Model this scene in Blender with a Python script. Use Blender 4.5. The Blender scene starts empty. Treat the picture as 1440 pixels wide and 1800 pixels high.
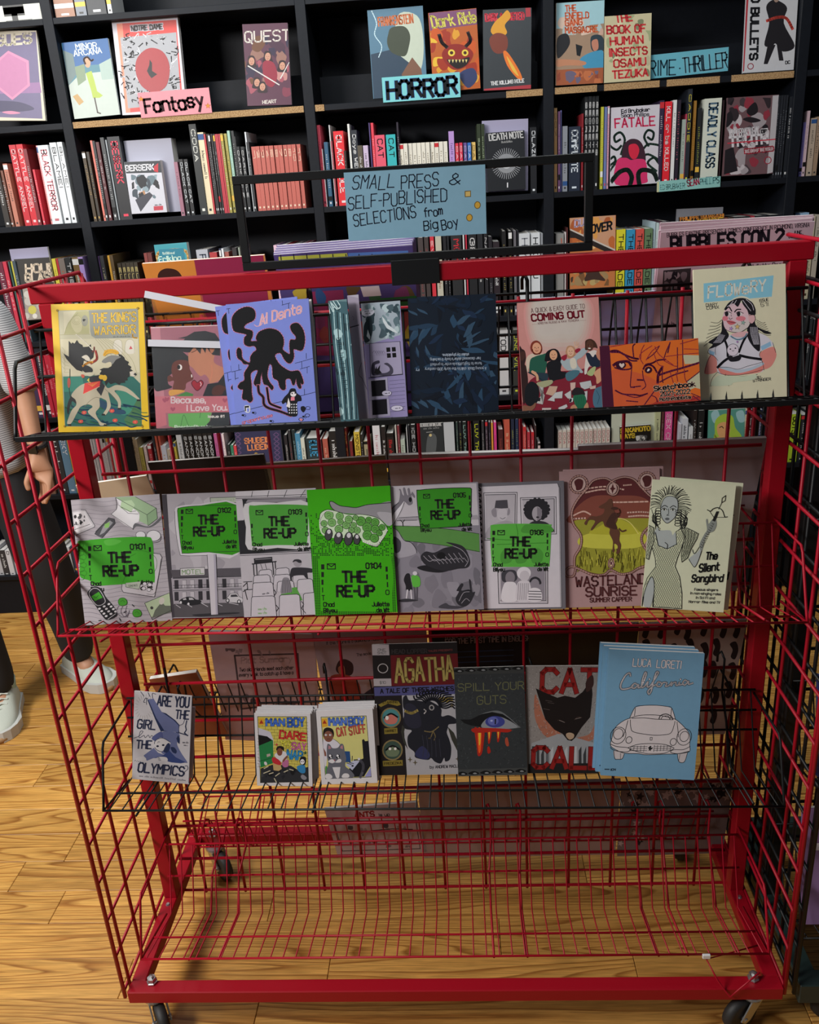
import bpy, bmesh, math, random
import numpy as np
from mathutils import Matrix, Vector
SC = bpy.context.scene
COL = SC.collection
PI = math.pi

# ------------------------------------------------------------------ camera
CAM = (0.773968, -1.322474, 1.714788)
CR = (0.997205, 0.043228, -0.060933)
CU = (0.041145, 0.362992, 0.930883)
CW = (-0.062359, 0.930789, -0.360199)
FPX = 1509.73
cd = bpy.data.cameras.new('camera')
cam = bpy.data.objects.new('camera', cd)
COL.objects.link(cam)
cd.sensor_fit = 'VERTICAL'
cd.sensor_height = 36.0
cd.sensor_width = 28.8
cd.lens = FPX / 1800.0 * 36.0
cd.clip_start = 0.05
cam.matrix_world = Matrix(((CR[0], CU[0], -CW[0], CAM[0]), (CR[1], CU[1], -CW[1], CAM[1]),
                           (CR[2], CU[2], -CW[2], CAM[2]), (0, 0, 0, 1)))
SC.camera = cam

# ------------------------------------------------------------------ world, lamps, exposure
wd = bpy.data.worlds.new('world')
SC.world = wd
wd.use_nodes = True
wd.node_tree.nodes['Background'].inputs[0].default_value = (0.75, 0.85, 1.0, 1)
wd.node_tree.nodes['Background'].inputs[1].default_value = 0.06


def area(name, loc, tgt, sx, sy, power, col):
    l = bpy.data.lights.new(name, 'AREA')
    l.shape = 'RECTANGLE'
    l.size, l.size_y, l.energy, l.color = sx, sy, power, col
    o = bpy.data.objects.new(name, l)
    COL.objects.link(o)
    o.location = loc
    d = Vector(tgt) - Vector(loc)
    o.rotation_euler = d.to_track_quat('-Z', 'Y').to_euler()
    return o


# fluorescent batten over the aisle behind the rack
area('ceiling_lamp_back', (-0.1, 1.1, 3.1), (0.1, 1.55, 0.6), 3.2, 0.35, 50, (0.95, 1.0, 1.0))
area('ceiling_lamp_left', (-1.5, -0.4, 2.95), (-0.7, 0.5, 0.0), 0.5, 1.6, 40, (1.0, 0.97, 0.9))
area('front_fill_light', (-1.6, -1.3, 2.7), (0.3, 0.25, 1.1), 1.2, 0.5, 90, (1.0, 0.97, 0.95))  # unseen fill added to brighten the front covers, set left so the right dims
SC.view_settings.view_transform = 'Standard'
SC.view_settings.look = 'None'
SC.view_settings.gamma = 1.0
SC.view_settings.use_curve_mapping = False
SC.view_settings.exposure = 0.0


# ------------------------------------------------------------------ helpers
def lin(c):
    return c / 12.92 if c <= 0.04045 else ((c + 0.055) / 1.055) ** 2.4


def hexc(h, k=1.0):
    """sRGB hex -> linear reflectance, k = how strongly the spot is lit in the photograph"""
    if len(h) == 3:
        h = ''.join(q * 2 for q in h)
    c = [lin(int(h[i:i + 2], 16) / 255.0) / k for i in (0, 2, 4)]
    f = min(1.0, 0.74 / max(max(c), 1e-6))
    return tuple(v * f for v in c)


MATS = {}


def mat(name, col, rough=0.5, metal=0.0, bump=0.0, bscale=200.0, spec=0.5, coat=0.0, vary=0.0):
    if name in MATS:
        return MATS[name]
    m = bpy.data.materials.new(name)
    m.use_nodes = True
    nt = m.node_tree
    b = nt.nodes['Principled BSDF']
    b.inputs['Base Color'].default_value = (*col, 1)
    b.inputs['Roughness'].default_value = rough
    b.inputs['Metallic'].default_value = metal
    b.inputs['Specular IOR Level'].default_value = spec
    b.inputs['Coat Weight'].default_value = coat
    if bump or vary:
        tc = nt.nodes.new('ShaderNodeTexCoord')
        n = nt.nodes.new('ShaderNodeTexNoise')
        n.inputs['Scale'].default_value = bscale
        nt.links.new(tc.outputs['Object'], n.inputs['Vector'])
        if bump:
            bp = nt.nodes.new('ShaderNodeBump')
            bp.inputs['Strength'].default_value = bump
            bp.inputs['Distance'].default_value = 0.002
            nt.links.new(n.outputs['Fac'], bp.inputs['Height'])
            nt.links.new(bp.outputs['Normal'], b.inputs['Normal'])
        if vary:
            mx = nt.nodes.new('ShaderNodeMix')
            mx.data_type = 'RGBA'
            mx.inputs[6].default_value = (*[v * (1 - vary) for v in col], 1)
            mx.inputs[7].default_value = (*[min(1, v * (1 + vary)) for v in col], 1)
            nt.links.new(n.outputs['Fac'], mx.inputs[0])
            nt.links.new(mx.outputs[2], b.inputs['Base Color'])
    MATS[name] = m
    return m


def attr_mat(name, rough, spec=0.4, vary=0.12):
    """print on paper: the ink colours are stored per face; a little paper noise on top"""
    m = bpy.data.materials.new(name)
    m.use_nodes = True
    nt = m.node_tree
    b = nt.nodes['Principled BSDF']
    a = nt.nodes.new('ShaderNodeAttribute')
    a.attribute_name = 'Col'
    tc = nt.nodes.new('ShaderNodeTexCoord')
    n = nt.nodes.new('ShaderNodeTexNoise')
    n.inputs['Scale'].default_value = 60
    n.inputs['Detail'].default_value = 4
    mr = nt.nodes.new('ShaderNodeMapRange')
    mr.inputs['To Min'].default_value = 1 - vary
    mr.inputs['To Max'].default_value = 1 + vary
    v = nt.nodes.new('ShaderNodeVectorMath')
    v.operation = 'SCALE'
    nt.links.new(tc.outputs['Object'], n.inputs['Vector'])
    nt.links.new(n.outputs['Fac'], mr.inputs['Value'])
    nt.links.new(a.outputs['Color'], v.inputs[0])
    nt.links.new(mr.outputs['Result'], v.inputs['Scale'])
    nt.links.new(v.outputs[0], b.inputs['Base Color'])
    b.inputs['Roughness'].default_value = rough
    b.inputs['Specular IOR Level'].default_value = spec
    return m


def tag(o, label=None, cat=None, group=None, kind=None):
    if label:
        o['label'] = label
    if cat:
        o['category'] = cat
    if group:
        o['group'] = group
    if kind:
        o['kind'] = kind
    return o


def empty(name, loc=(0, 0, 0), label=None, cat=None, group=None, rot=None):
    o = bpy.data.objects.new(name, None)
    COL.objects.link(o)
    o.location = loc
    if rot:
        o.rotation_euler = rot
    o.empty_display_size = 0.05
    return tag(o, label, cat, group)


def link(name, me, parent=None, loc=None):
    o = bpy.data.objects.new(name, me)
    COL.objects.link(o)
    if parent is not None:
        o.parent = parent
    if loc is not None:
        o.location = loc
    return o


class MB:
    def __init__(s):
        s.v, s.f, s.m = [], [], []

    def add(s, v, f, mi=0):
        n = len(s.v)
        s.v += [tuple(q) for q in v]
        s.f += [tuple(n + i for i in q) for q in f]
        s.m += [mi] * len(f)
        return s

    def box(s, x0, y0, z0, x1, y1, z1, mi=0):
        return s.add([(x0, y0, z0), (x1, y0, z0), (x1, y1, z0), (x0, y1, z0),
                      (x0, y0, z1), (x1, y0, z1), (x1, y1, z1), (x0, y1, z1)],
                     [(0, 3, 2, 1), (4, 5, 6, 7), (0, 1, 5, 4), (1, 2, 6, 5), (2, 3, 7, 6), (3, 0, 4, 7)], mi)

    def bbox(s, x0, y0, z0, x1, y1, z1, b=0.002, mi=0):
        """box with chamfered edges"""
        bm = bmesh.new()
        bmesh.ops.create_cube(bm, size=1.0)
        for q in bm.verts:
            q.co = Vector(((x0 + x1) / 2 + q.co.x * (x1 - x0), (y0 + y1) / 2 + q.co.y * (y1 - y0),
                           (z0 + z1) / 2 + q.co.z * (z1 - z0)))
        bmesh.ops.bevel(bm, geom=list(bm.edges), offset=b, segments=1, affect='EDGES')
        bm.verts.index_update()
        s.add([q.co for q in bm.verts], [[q.index for q in f.verts] for f in bm.faces], mi)
        bm.free()
        return s

    def tube(s, pts, r, n=6, mi=0, closed=False):
        pts = [Vector(p) for p in pts]
        rr = r if isinstance(r, (list, tuple)) else [r] * len(pts)
        up = None
        rings = []
        for i, p in enumerate(pts):
            if closed:
                d = (pts[(i + 1) % len(pts)] - pts[i - 1]).normalized()
            else:
                a = (pts[i] - pts[i - 1]).normalized() if i else (pts[1] - pts[0]).normalized()
                b = (pts[i + 1] - pts[i]).normalized() if i < len(pts) - 1 else a
                d = (a + b).normalized() if (a + b).length > 1e-6 else a
            if up is None:
                up = Vector((0, 0, 1)) if abs(d.z) < 0.9 else Vector((1, 0, 0))
            sx = d.cross(up).normalized()
            up = sx.cross(d).normalized()
            rings.append([p + rr[i] * (math.cos(2 * PI * k / n) * sx + math.sin(2 * PI * k / n) * up) for k in range(n)])
        v = [q for ring in rings for q in ring]
        f = []
        m = len(pts)
        for i in range(m if closed else m - 1):
            a, b = i * n, ((i + 1) % m) * n
            for k in range(n):
                f.append((a + k, a + (k + 1) % n, b + (k + 1) % n, b + k))
        if not closed:
            f.append(tuple(range(n))[::-1])
            f.append(tuple((m - 1) * n + k for k in range(n)))
        return s.add(v, f, mi)

    def lathe(s, prof, n=16, c=(0, 0, 0), ax='z', mi=0):
        v, f = [], []
        for (r, h) in prof:
            for k in range(n):
                a = 2 * PI * k / n
                x, y = r * math.cos(a), r * math.sin(a)
                p = {'z': (x, y, h), 'x': (h, x, y), 'y': (x, h, y)}[ax]
                v.append((p[0] + c[0], p[1] + c[1], p[2] + c[2]))
        for i in range(len(prof) - 1):
            for k in range(n):
                f.append((i * n + k, i * n + (k + 1) % n, (i + 1) * n + (k + 1) % n, (i + 1) * n + k))
        return s.add(v, f, mi)

    def mesh(s, name, mats, smooth=False):
        me = bpy.data.meshes.new(name)
        me.from_pydata(s.v, [], s.f)
        for q in (mats if isinstance(mats, (list, tuple)) else [mats]):
            me.materials.append(q)
        me.polygons.foreach_set('material_index', s.m)
        bm = bmesh.new()
        bm.from_mesh(me)
        bmesh.ops.recalc_face_normals(bm, faces=bm.faces)
        bm.to_mesh(me)
        bm.free()
        if smooth:
            me.polygons.foreach_set('use_smooth', [True] * len(me.polygons))
        me.update()
        return me

    def obj(s, name, mats, parent=None, loc=None, smooth=False):
        return link(name, s.mesh(name, mats, smooth), parent, loc)


def at(px, py, Y, ax=1):
    """point where the sight line through photograph pixel (px,py) meets the plane coordinate[ax] = Y"""
    d = [CW[i] * FPX + CR[i] * (px - 720) - CU[i] * (py - 900) for i in range(3)]
    t = (Y - CAM[ax]) / d[ax]
    return Vector([CAM[i] + t * d[i] for i in range(3)])


RED = mat('red_powder_coat', (0.32, 0.003, 0.012), 0.42, spec=.28, bump=0.05, bscale=400, vary=0.08)
REDW = mat('red_wire_coat', (0.34, 0.003, 0.016), 0.42, spec=.28)
BLK = mat('black_powder_coat', (0.006, 0.0065, 0.007), 0.45, spec=.3)
STEEL = mat('zinc_steel', (0.55, 0.56, 0.56), 0.3, metal=0.9, bump=0.1, bscale=80)
RUBBER = mat('black_rubber', (0.015, 0.015, 0.015), 0.6)
BOARD = mat('black_melamine', (0.0045, 0.006, 0.010), 0.55, spec=.25, bump=0.1, bscale=60, vary=0.25)
PAPER = mat('page_paper', (0.72, 0.70, 0.66), 0.8, vary=0.06, bscale=300)

# ------------------------------------------------------------------ floor boards
def wood_mat(name, plank):
    m = bpy.data.materials.new(name)
    m.use_nodes = True
    nt = m.node_tree
    N, Lk = nt.nodes.new, nt.links.new
    b = nt.nodes['Principled BSDF']
    tc = N('ShaderNodeTexCoord')
    oi = N('ShaderNodeObjectInfo')
    off = N('ShaderNodeVectorMath')
    off.operation = 'MULTIPLY_ADD'
    off.inputs[1].default_value = (7.3, 3.1, 11.7)
    Lk(oi.outputs['Random'], off.inputs[0])
    Lk(tc.outputs['Object'], off.inputs[2])
    mp = N('ShaderNodeMapping')
    mp.inputs['Scale'].default_value = (0.42, 6.5, 1.0)
    Lk(off.outputs[0], mp.inputs['Vector'])
    n1 = N('ShaderNodeTexNoise')
    n1.inputs['Scale'].default_value = 1.5
    n1.inputs['Detail'].default_value = 1.5
    n1.inputs['Roughness'].default_value = 0.4
    n1.inputs['Distortion'].default_value = 0.3
    Lk(mp.outputs[0], n1.inputs['Vector'])
    mu = N('ShaderNodeMath')
    mu.operation = 'MULTIPLY'
    mu.inputs[1].default_value = 24.0
    Lk(n1.outputs['Fac'], mu.inputs[0])
    fr = N('ShaderNodeMath')
    fr.operation = 'FRACT'
    Lk(mu.outputs[0], fr.inputs[0])
    ramp = N('ShaderNodeValToRGB')          # growth rings: slow light wood, quick dark line
    ramp.color_ramp.elements[0].position = 0.0
    ramp.color_ramp.elements[0].color = (0.64, 0.34, 0.085, 1)
    e = ramp.color_ramp.elements.new(0.62)
    e.color = (0.57, 0.285, 0.066, 1)
    e = ramp.color_ramp.elements.new(0.9)
    e.color = (0.31, 0.12, 0.022, 1)
    ramp.color_ramp.elements[-1].position = 1.0
    ramp.color_ramp.elements[-1].color = (0.60, 0.31, 0.075, 1)
    Lk(fr.outputs[0], ramp.inputs[0])
    mp2 = N('ShaderNodeMapping')
    mp2.inputs['Scale'].default_value = (12, 260, 10)
    Lk(off.outputs[0], mp2.inputs['Vector'])
    n2 = N('ShaderNodeTexNoise')
    n2.inputs['Scale'].default_value = 1.0
    n2.inputs['Detail'].default_value = 3
    Lk(mp2.outputs[0], n2.inputs['Vector'])
    pores = N('ShaderNodeMapRange')
    pores.inputs['From Min'].default_value = 0.35
    pores.inputs['From Max'].default_value = 0.65
    pores.inputs['To Min'].default_value = 0.74
    pores.inputs['To Max'].default_value = 1.12
    Lk(n2.outputs['Fac'], pores.inputs['Value'])
    tone = N('ShaderNodeMapRange')
    tone.inputs['To Min'].default_value = 0.80
    tone.inputs['To Max'].default_value = 1.14
    Lk(oi.outputs['Random'], tone.inputs['Value'])
    mm = N('ShaderNodeMath')
    mm.operation = 'MULTIPLY'
    Lk(pores.outputs['Result'], mm.inputs[0])
    Lk(tone.outputs['Result'], mm.inputs[1])
    sc = N('ShaderNodeVectorMath')
    sc.operation = 'SCALE'
    Lk(ramp.outputs['Color'], sc.inputs[0])
    Lk(mm.outputs[0], sc.inputs['Scale'])
    Lk(sc.outputs[0], b.inputs['Base Color'])
    b.inputs['Roughness'].default_value = 0.38
    b.inputs['Specular IOR Level'].default_value = 0.35
    bp = N('ShaderNodeBump')
    bp.inputs['Strength'].default_value = 0.12
    bp.inputs['Distance'].default_value = 0.001
    Lk(n2.outputs['Fac'], bp.inputs['Height'])
    Lk(bp.outputs['Normal'], b.inputs['Normal'])
    return m


WOOD = wood_mat('varnished_ash_boards', True)
floor = tag(MB().box(-2.6, -1.2, -0.03, 3.6, 2.36, -0.012).obj('floor', mat('dark_subfloor', (0.03, 0.018, 0.008), 0.9)),
            kind='structure', label='varnished yellow ash board floor')
PW = 0.1082
JOINTS = {0: [-0.06, 0.415], 1: [0.82, 1.125], 2: [-0.328, 0.24], 3: [-0.489 - .0, 1.055], 4: [-0.489, 1.054],
          5: [-0.38, 0.7], 6: [-0.9, 0.5], 7: [-0.62, 0.9], 8: [-0.2, 1.2], 9: [-1.0, 0.2], 10: [-0.55, 0.75], 11: [-.1, 1.4]}
JOINTS[1] = [-0.7, 0.821]
JOINTS[0] = [-0.066, 0.415, 1.126]
JOINTS[4] = [-0.38, 0.62]
JOINTS[3] = [-0.489, 1.054]
rng = random.Random(5)
plank_me = {}
for k in range(-12, 21):
    y0 = 0.084 + PW * k
    js = sorted(JOINTS.get(k, [rng.uniform(-1.3, -0.3), rng.uniform(0.1, 1.3)]))
    xs = [-2.6] + ([js[0] - 1.15] if js[0] > -1.3 else []) + js + ([js[-1] + 1.2] if js[-1] < 2.2 else []) + [3.6]
    for a, b in zip(xs[:-1], xs[1:]):
        L = round(b - a, 3)
        if L not in plank_me:
            plank_me[L] = MB().bbox(-L / 2 + .0006, 0.0006, -0.014, L / 2 - .0006, PW - .0006, 0.0, 0.0012).mesh('plank', WOOD)
        o = link('plank', plank_me[L], floor)
        o.location = ((a + b) / 2, y0, 0)

tag(MB().box(-2.6, 2.36, 0, 3.6, 2.42, 3.2).obj('wall_back', mat('navy_wall', (0.02, 0.022, 0.03), 0.8, vary=.1, bscale=5)), kind='structure')

# ------------------------------------------------------------------ the bookcase along the wall
SH = [2.315, 1.982, 1.64, 1.205, 0.895, 0.56, 0.19]
BY, BD = 2.03, 0.30
DIV = [-1.46, -0.60, 0.287, 1.133, 1.996, 2.86]
bc = empty('bookcase', (0.7, BY + .15, 0), 'long black bookcase of open bays filled with comics along the wall', 'bookcase')


def bpart(name, mb, m, par=None):
    o = mb.obj(name, m, par or bc)
    if par is None:
        o.location = (-0.7, -BY - .15, 0)
    return o


bpart('back_panel', MB().box(-1.48, BY + BD, 0.0, 2.88, BY + BD + .012, 2.75), BOARD)
bpart('plinth', MB().box(-1.47, BY + .02, 0.0, 2.87, BY + .04, 0.165), BOARD)
for x in DIV:
    bpart('divider', MB().bbox(x - .018, BY, 0, x + .018, BY + BD, 2.75, .001), BOARD)
EDGE = bpy.data.materials.new('raw_chipboard')
EDGE.use_nodes = True
_nt = EDGE.node_tree
_v = _nt.nodes.new('ShaderNodeTexVoronoi')
_v.inputs['Scale'].default_value = 260
_tc = _nt.nodes.new('ShaderNodeTexCoord')
_nt.links.new(_tc.outputs['Object'], _v.inputs['Vector'])
_r = _nt.nodes.new('ShaderNodeValToRGB')
_r.color_ramp.elements[0].color = (0.50, 0.33, 0.16, 1)
_r.color_ramp.elements[1].color = (0.25, 0.14, 0.06, 1)
_r.color_ramp.elements[1].position = 0.8
_nt.links.new(_v.outputs['Distance'], _r.inputs[0])
_nt.links.new(_r.outputs[0], _nt.nodes['Principled BSDF'].inputs['Base Color'])
_nt.nodes['Principled BSDF'].inputs['Roughness'].default_value = 0.9
for bi, (a, b) in enumerate(zip(DIV[:-1], DIV[1:])):
    for z in SH:
        sh = bpart('shelf', MB().bbox(a + .018, BY + .002, z - .02, b - .018, BY + BD, z, .001), BOARD)
    # low riser board at the back of the display row
    bpart('riser_panel', MB().box(a + .02, BY + .20, 1.983, b - .02, BY + .212, 2.09 + .012 * (bi % 2)), BOARD)
# stretches of the display row where the black edging has come off the chipboard
for a, b in ((-0.578, 0.266), (0.308, 0.34), (0.985, 1.112), (1.155, 1.30), (1.325, 1.515), (1.54, 1.72), (1.76, 1.97)):
    o = bpart('chipboard_edge', MB().box(a, BY - .001, 1.9615, b, BY + .0019, 1.9825), EDGE)
    tag(o, 'raw tan chipboard shelf edge')

# ------------------------------------------------------------------ red display rack
W, H, ZB = 1.40, 1.575, 0.125
T = 0.032
rack = empty('display_rack', (0.70, 0.25, 0), 'red wheeled wire grid display rack with a square tube frame', 'rack')
RO = (-0.70, -0.25, 0)


def rpart(name, mb, m, par=None, smooth=False):
    o = mb.obj(name, m, par or rack, smooth=smooth)
    if par is None:
        o.location = RO
    return o


X0, X1, Y0, Y1 = 0.010, 1.390, -0.006, 0.497
fr = rpart('base_frame', MB().bbox(X0, Y0, ZB - T, X1, Y0 + T, ZB, .002).bbox(X0, Y1 - T, ZB - T, X1, Y1, ZB, .002)
           .bbox(X0, Y0 + T, ZB - T, X0 + T, Y1 - T, ZB, .002).bbox(X1 - T, Y0 + T, ZB - T, X1, Y1 - T, ZB, .002), RED)
UY0, UY1 = 0.255, 0.287
for x in (X0, X1 - T):
    u = rpart('upright', MB().bbox(x, UY0, ZB, x + T, UY1, H - T, .002), RED)
    rpart('screw', MB().lathe([(0.0, .003), (.004, .003), (.006, 0)], 8, (x + T / 2, UY0 - .02, ZB)), STEEL, u)
rpart('top_rail', MB().bbox(-0.004, UY0, H - T, 1.400, UY1, H, .002), RED)

# grid panels are welded wire: every wire is a part of its panel
WR = 0.0036


ZG = [0.0955 + 0.0998 * k for k in range(15)]
XG = [0.0927 + 0.1 * j for j in range(13)]
GY = 0.312
panel = rpart('grid_panel', MB().tube([(0.042, GY - .003, ZG[0]), (1.358, GY - .003, ZG[0])], WR), REDW)
hm = MB().tube([(-0.658, 0, 0), (0.658, 0, 0)], WR).mesh('grid_wire', REDW, True)
vm = MB().tube([(0, 0, -.012), (0, 0, 1.405)], WR).mesh('grid_wire', REDW, True)
for z in ZG[1:15]:
    link('grid_wire', hm, panel, (0.70, GY - .003, z))
for x in XG:
    link('grid_wire', vm, panel, (x, GY + .003, ZG[0]))


def side_panel(x, m, par, y0=0.0, y1=0.5, zt=1.578, shift=0.0, top=True):
    """side grid: rim with rounded corners, double wire at the front and back"""
    zk = [0.1225 + 0.0988 * k for k in range(15)]
    r = WR + .0006
    c = 0.02
    rim = [(x, y0, 0.105), (x, y0, zt - c), (x, y0 + c, zt), (x, y1 - c, zt), (x, y1, zt - c), (x, y1, 0.105)]
    pn = MB().tube(rim, r).obj('side_panel', m, par, smooth=True)
    hz = MB().tube([(0, y0 - .001, 0), (0, y1 + .001, 0)], WR).mesh('grid_wire', m, True)
    vz = MB().tube([(0, 0, .110), (0, 0, zt - .002)], WR).mesh('grid_wire', m, True)
    for z in zk:
        link('grid_wire', hz, pn, (x, 0, z))
    for y in (y0 + .021, y0 + .1, y0 + .2, y0 + .3, y0 + .4, y1 - .021):
        link('grid_wire', vz, pn, (x + .005, y, 0))
    return pn


for x in (0.0015, 1.3935):
    side_panel(x, REDW, rack).location = RO


def caster(x, y, z, ang, par):
    """plate, swivel fork, wheel and the bolt that comes up through the frame"""
    c_ = MB()
    c_.lathe([(0, 0), (.024, 0), (.026, -.004), (.022, -.012), (.017, -.014)], 16, (0, 0, 0))
    for s in (-1, 1):
        c_.add([(-.016, s * .016, -.010), (.016, s * .016, -.010), (.040, s * .016, -.052), (.028, s * .016, -.062), (.016, s * .016, -.056),
                (-.016, s * .019, -.010), (.016, s * .019, -.010), (.040, s * .019, -.052), (.028, s * .019, -.062), (.016, s * .019, -.056)],
               [(0, 1, 2, 3, 4), (9, 8, 7, 6, 5), (0, 1, 6, 5), (1, 2, 7, 6), (2, 3, 8, 7), (3, 4, 9, 8), (4, 0, 5, 9)])
    c_.lathe([(0, -.021), (.005, -.021), (.005, .021), (0, .021)], 8, (.028, 0, -.052), 'y')
    f_ = c_.obj('caster', STEEL, par)
    f_.location = (x + RO[0], y + RO[1], z)
    f_.rotation_euler = (0, 0, ang)
    wh = MB().lathe([(.006, -.011), (.030, -.012), (.038, -.010), (.0405, 0), (.038, .010), (.030, .012), (.006, .011)], 24, (.028, 0, -.0515), 'y')
    wh.obj('wheel', RUBBER, f_, smooth=True)
    bo = MB().lathe([(0, .052), (.005, .051), (.005, .046), (.0095, .046), (.0095, .037), (.012, .036), (.012, .033), (0, .033)], 6, (0, 0, 0))
    bo.obj('bolt', STEEL, f_)


caster(0.058, 0.020, ZB - T, -1.0, rack)
caster(1.335, 0.018, ZB - T, 3.6, rack)
caster(0.075, 0.468, ZB - T, -0.8, rack)
caster(1.30, 0.470, ZB - T, 1.2, rack)


# ------------------------------------------------------------------ wire shelves hung on the grid
def wire_shelf(name, label, m, x0, x1, prof, hor, pitch, back=False, zr=0.0, r=0.0016, group=None, arm=True, hooks=()):
    """prof: (y,z) of front lip, bend and top of the back; every rib follows it"""
    o = empty(name, ((x0 + x1) / 2, prof[0][0], prof[0][1]), label, 'shelf', group)
    ox, oy, oz = o.location
    rib = MB().tube([(0, y - oy, z - oz) for y, z in prof], r, 5).mesh('rib', m, True)
    n = int((x1 - x0 - .02) / pitch)
    tilt = zr / (x1 - x0)
    for i in range(n + 1):
        x = x0 + .01 + (x1 - x0 - .02) * i / n
        link('rib', rib, o, (x - ox, 0, -tilt * (x - ox)))
    for (y, z) in hor:
        MB().tube([(x0 - ox, y - oy, z - oz - tilt * (x0 - ox)), (x1 - ox, y - oy, z - oz - tilt * (x1 - ox))], r * 1.5, 6).obj(
            'cross_wire', m, o, smooth=True)
    s = -1 if back else 1
    gy = GY
    if arm:
        for x in (x0 - .001, x1 + .001):
            y, z = prof[0]
            zz = z - tilt * (x - ox)
            MB().tube([(x - ox, gy - oy, zz + .118 - oz), (x - ox, y + s * .062 - oy, zz + .122 - oz), (x - ox, y + s * .052 - oy, zz + .112 - oz),
                       (x - ox, y + s * .006 - oy, zz + .01 - oz), (x - ox, y - oy, zz - oz), (x - ox, prof[1][0] - oy, prof[1][1] - oz)],
                      r * 1.7, 6).obj('end_wire', m, o, smooth=True)
    for hx in hooks:
        pb = prof[-1]
        MB().tube([(hx - ox, prof[0][0] - oy, prof[0][1] - oz - .003), (hx - ox, prof[1][0] - oy + .004, prof[1][1] - oz - .004),
                   (hx - ox, pb[0] - oy - s * .01, pb[1] - oz - .08), (hx - ox + .008, gy - s * .012 - oy, pb[1] - oz - .05),
                   (hx - ox + .008, gy - s * .012 - oy, pb[1] - oz + .03), (hx - ox + .004, gy - oy, pb[1] - oz + .042),
                   (hx - ox, gy + s * .010 - oy, pb[1] - oz + .03), (hx - ox, gy + s * .010 - oy, pb[1] - oz + .012)],
                  r * 1.6, 6).obj('hook', m, o, smooth=True)
    return o


GF = 'wire shelves hung on the red rack'
top_sh = wire_shelf('wire_shelf', 'topmost black wire shelf holding the upper row of comics', BLK, 0.008, 1.382,
           [(.075, 1.338), (.165, 1.322), (.225, 1.50)], [(.075, 1.338), (.125, 1.329), (.165, 1.322), (.20, 1.42), (.225, 1.50)],
           .0265, r=.0022, hooks=(.09, .50, .90, 1.30))
MB().bbox(-.687, -.004, -.0045, .687, -.001, .0050, .0008).obj('front_strip', BLK, top_sh)
wire_shelf('wire_shelf', 'red wire shelf under the row of black, white and green comics', REDW, 0.012, 1.374,
           [(.055, .952), (.180, .918), (.235, 1.07)], [(.055, .952), (.100, .940), (.180, .918), (.21, .99), (.235, 1.07)],
           .0265, zr=.022, hooks=(.09, .50, .90, 1.30))
wire_shelf('wire_shelf', 'black wire shelf below the car comic and the two small stacks', BLK, 0.026, 1.368,
           [(.045, .556), (.180, .535), (.245, .69)], [(.045, .556), (.11, .546), (.215, .612), (.23, .65), (.245, .69)],
           .0265, zr=.022, hooks=(.09, .45, .90, 1.31))
wire_shelf('wire_shelf', 'empty red wire basket shelf at the bottom of the rack', REDW, 0.045, 1.362,
           [(.022, .190), (.180, .152), (.245, .298)], [(.022, .190), (.095, .172), (.222, .225), (.245, .298)],
           .0265, hooks=(.148, .212, .80, .87, 1.14, 1.20, 1.305))
# rear face
wire_shelf('wire_shelf', 'black wire shelf on the rear of the rack, topmost', BLK, 0.03, 1.36,
           [(.54, 1.318), (.44, 1.302), (.36, 1.50)], [(.54, 1.318), (.44, 1.302), (.38, 1.42), (.36, 1.50)], .053, back=True, r=.002)
wire_shelf('wire_shelf', 'red wire shelf on the rear of the rack behind the wide grey boards', REDW, 0.03, 1.36,
           [(.54, .905), (.44, .892), (.38, 1.04)], [(.54, .905), (.44, .892), (.40, .97), (.38, 1.04)], .053, back=True)
wire_shelf('wire_shelf', 'black wire shelf on the rear of the rack behind the grey booklets', BLK, 0.05, 1.34,
           [(.54, .520), (.44, .498), (.37, .655)], [(.54, .520), (.44, .498), (.395, .58), (.37, .655)], .030, back=True, hooks=(.12, 1.27))
wire_shelf('wire_shelf', 'red wire shelf on the rear of the rack just above the floor', REDW, 0.05, 1.34,
           [(.53, .20), (.40, .148), (.355, .27)], [(.53, .20), (.46, .172), (.40, .148), (.375, .21), (.355, .27)], .030, back=True, hooks=(.12, .2, 1.2))

# ------------------------------------------------------------------ sign holder on the top rail
sgn = empty('sign_holder', (0.708, 0.271, H), 'black flat metal sign frame clamped to the top rail of the red rack', 'sign holder')
a_, b_ = 0.396 - .708, 1.020 - .708
z0, z1, bw = 1.579 - H, 1.739 - H, 0.0145
MB().bbox(a_, -.006, z1 - bw, b_, .004, z1, .001).bbox(a_, -.006, z0, b_, .004, z0 + bw, .001) \
    .bbox(a_, -.006, z0 + bw, a_ + bw, .004, z1 - bw, .001).bbox(b_ - bw, -.006, z0 + bw, b_, .004, z1 - bw, .001).obj('frame', BLK, sgn)
MB().bbox(.664 - .708, -.0195, -T - .003, .750 - .708, -.0165, .008, .0008).bbox(.664 - .708, -.0165, .001, .750 - .708, .02, .0045, .001).obj('clamp', BLK, sgn)

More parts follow.
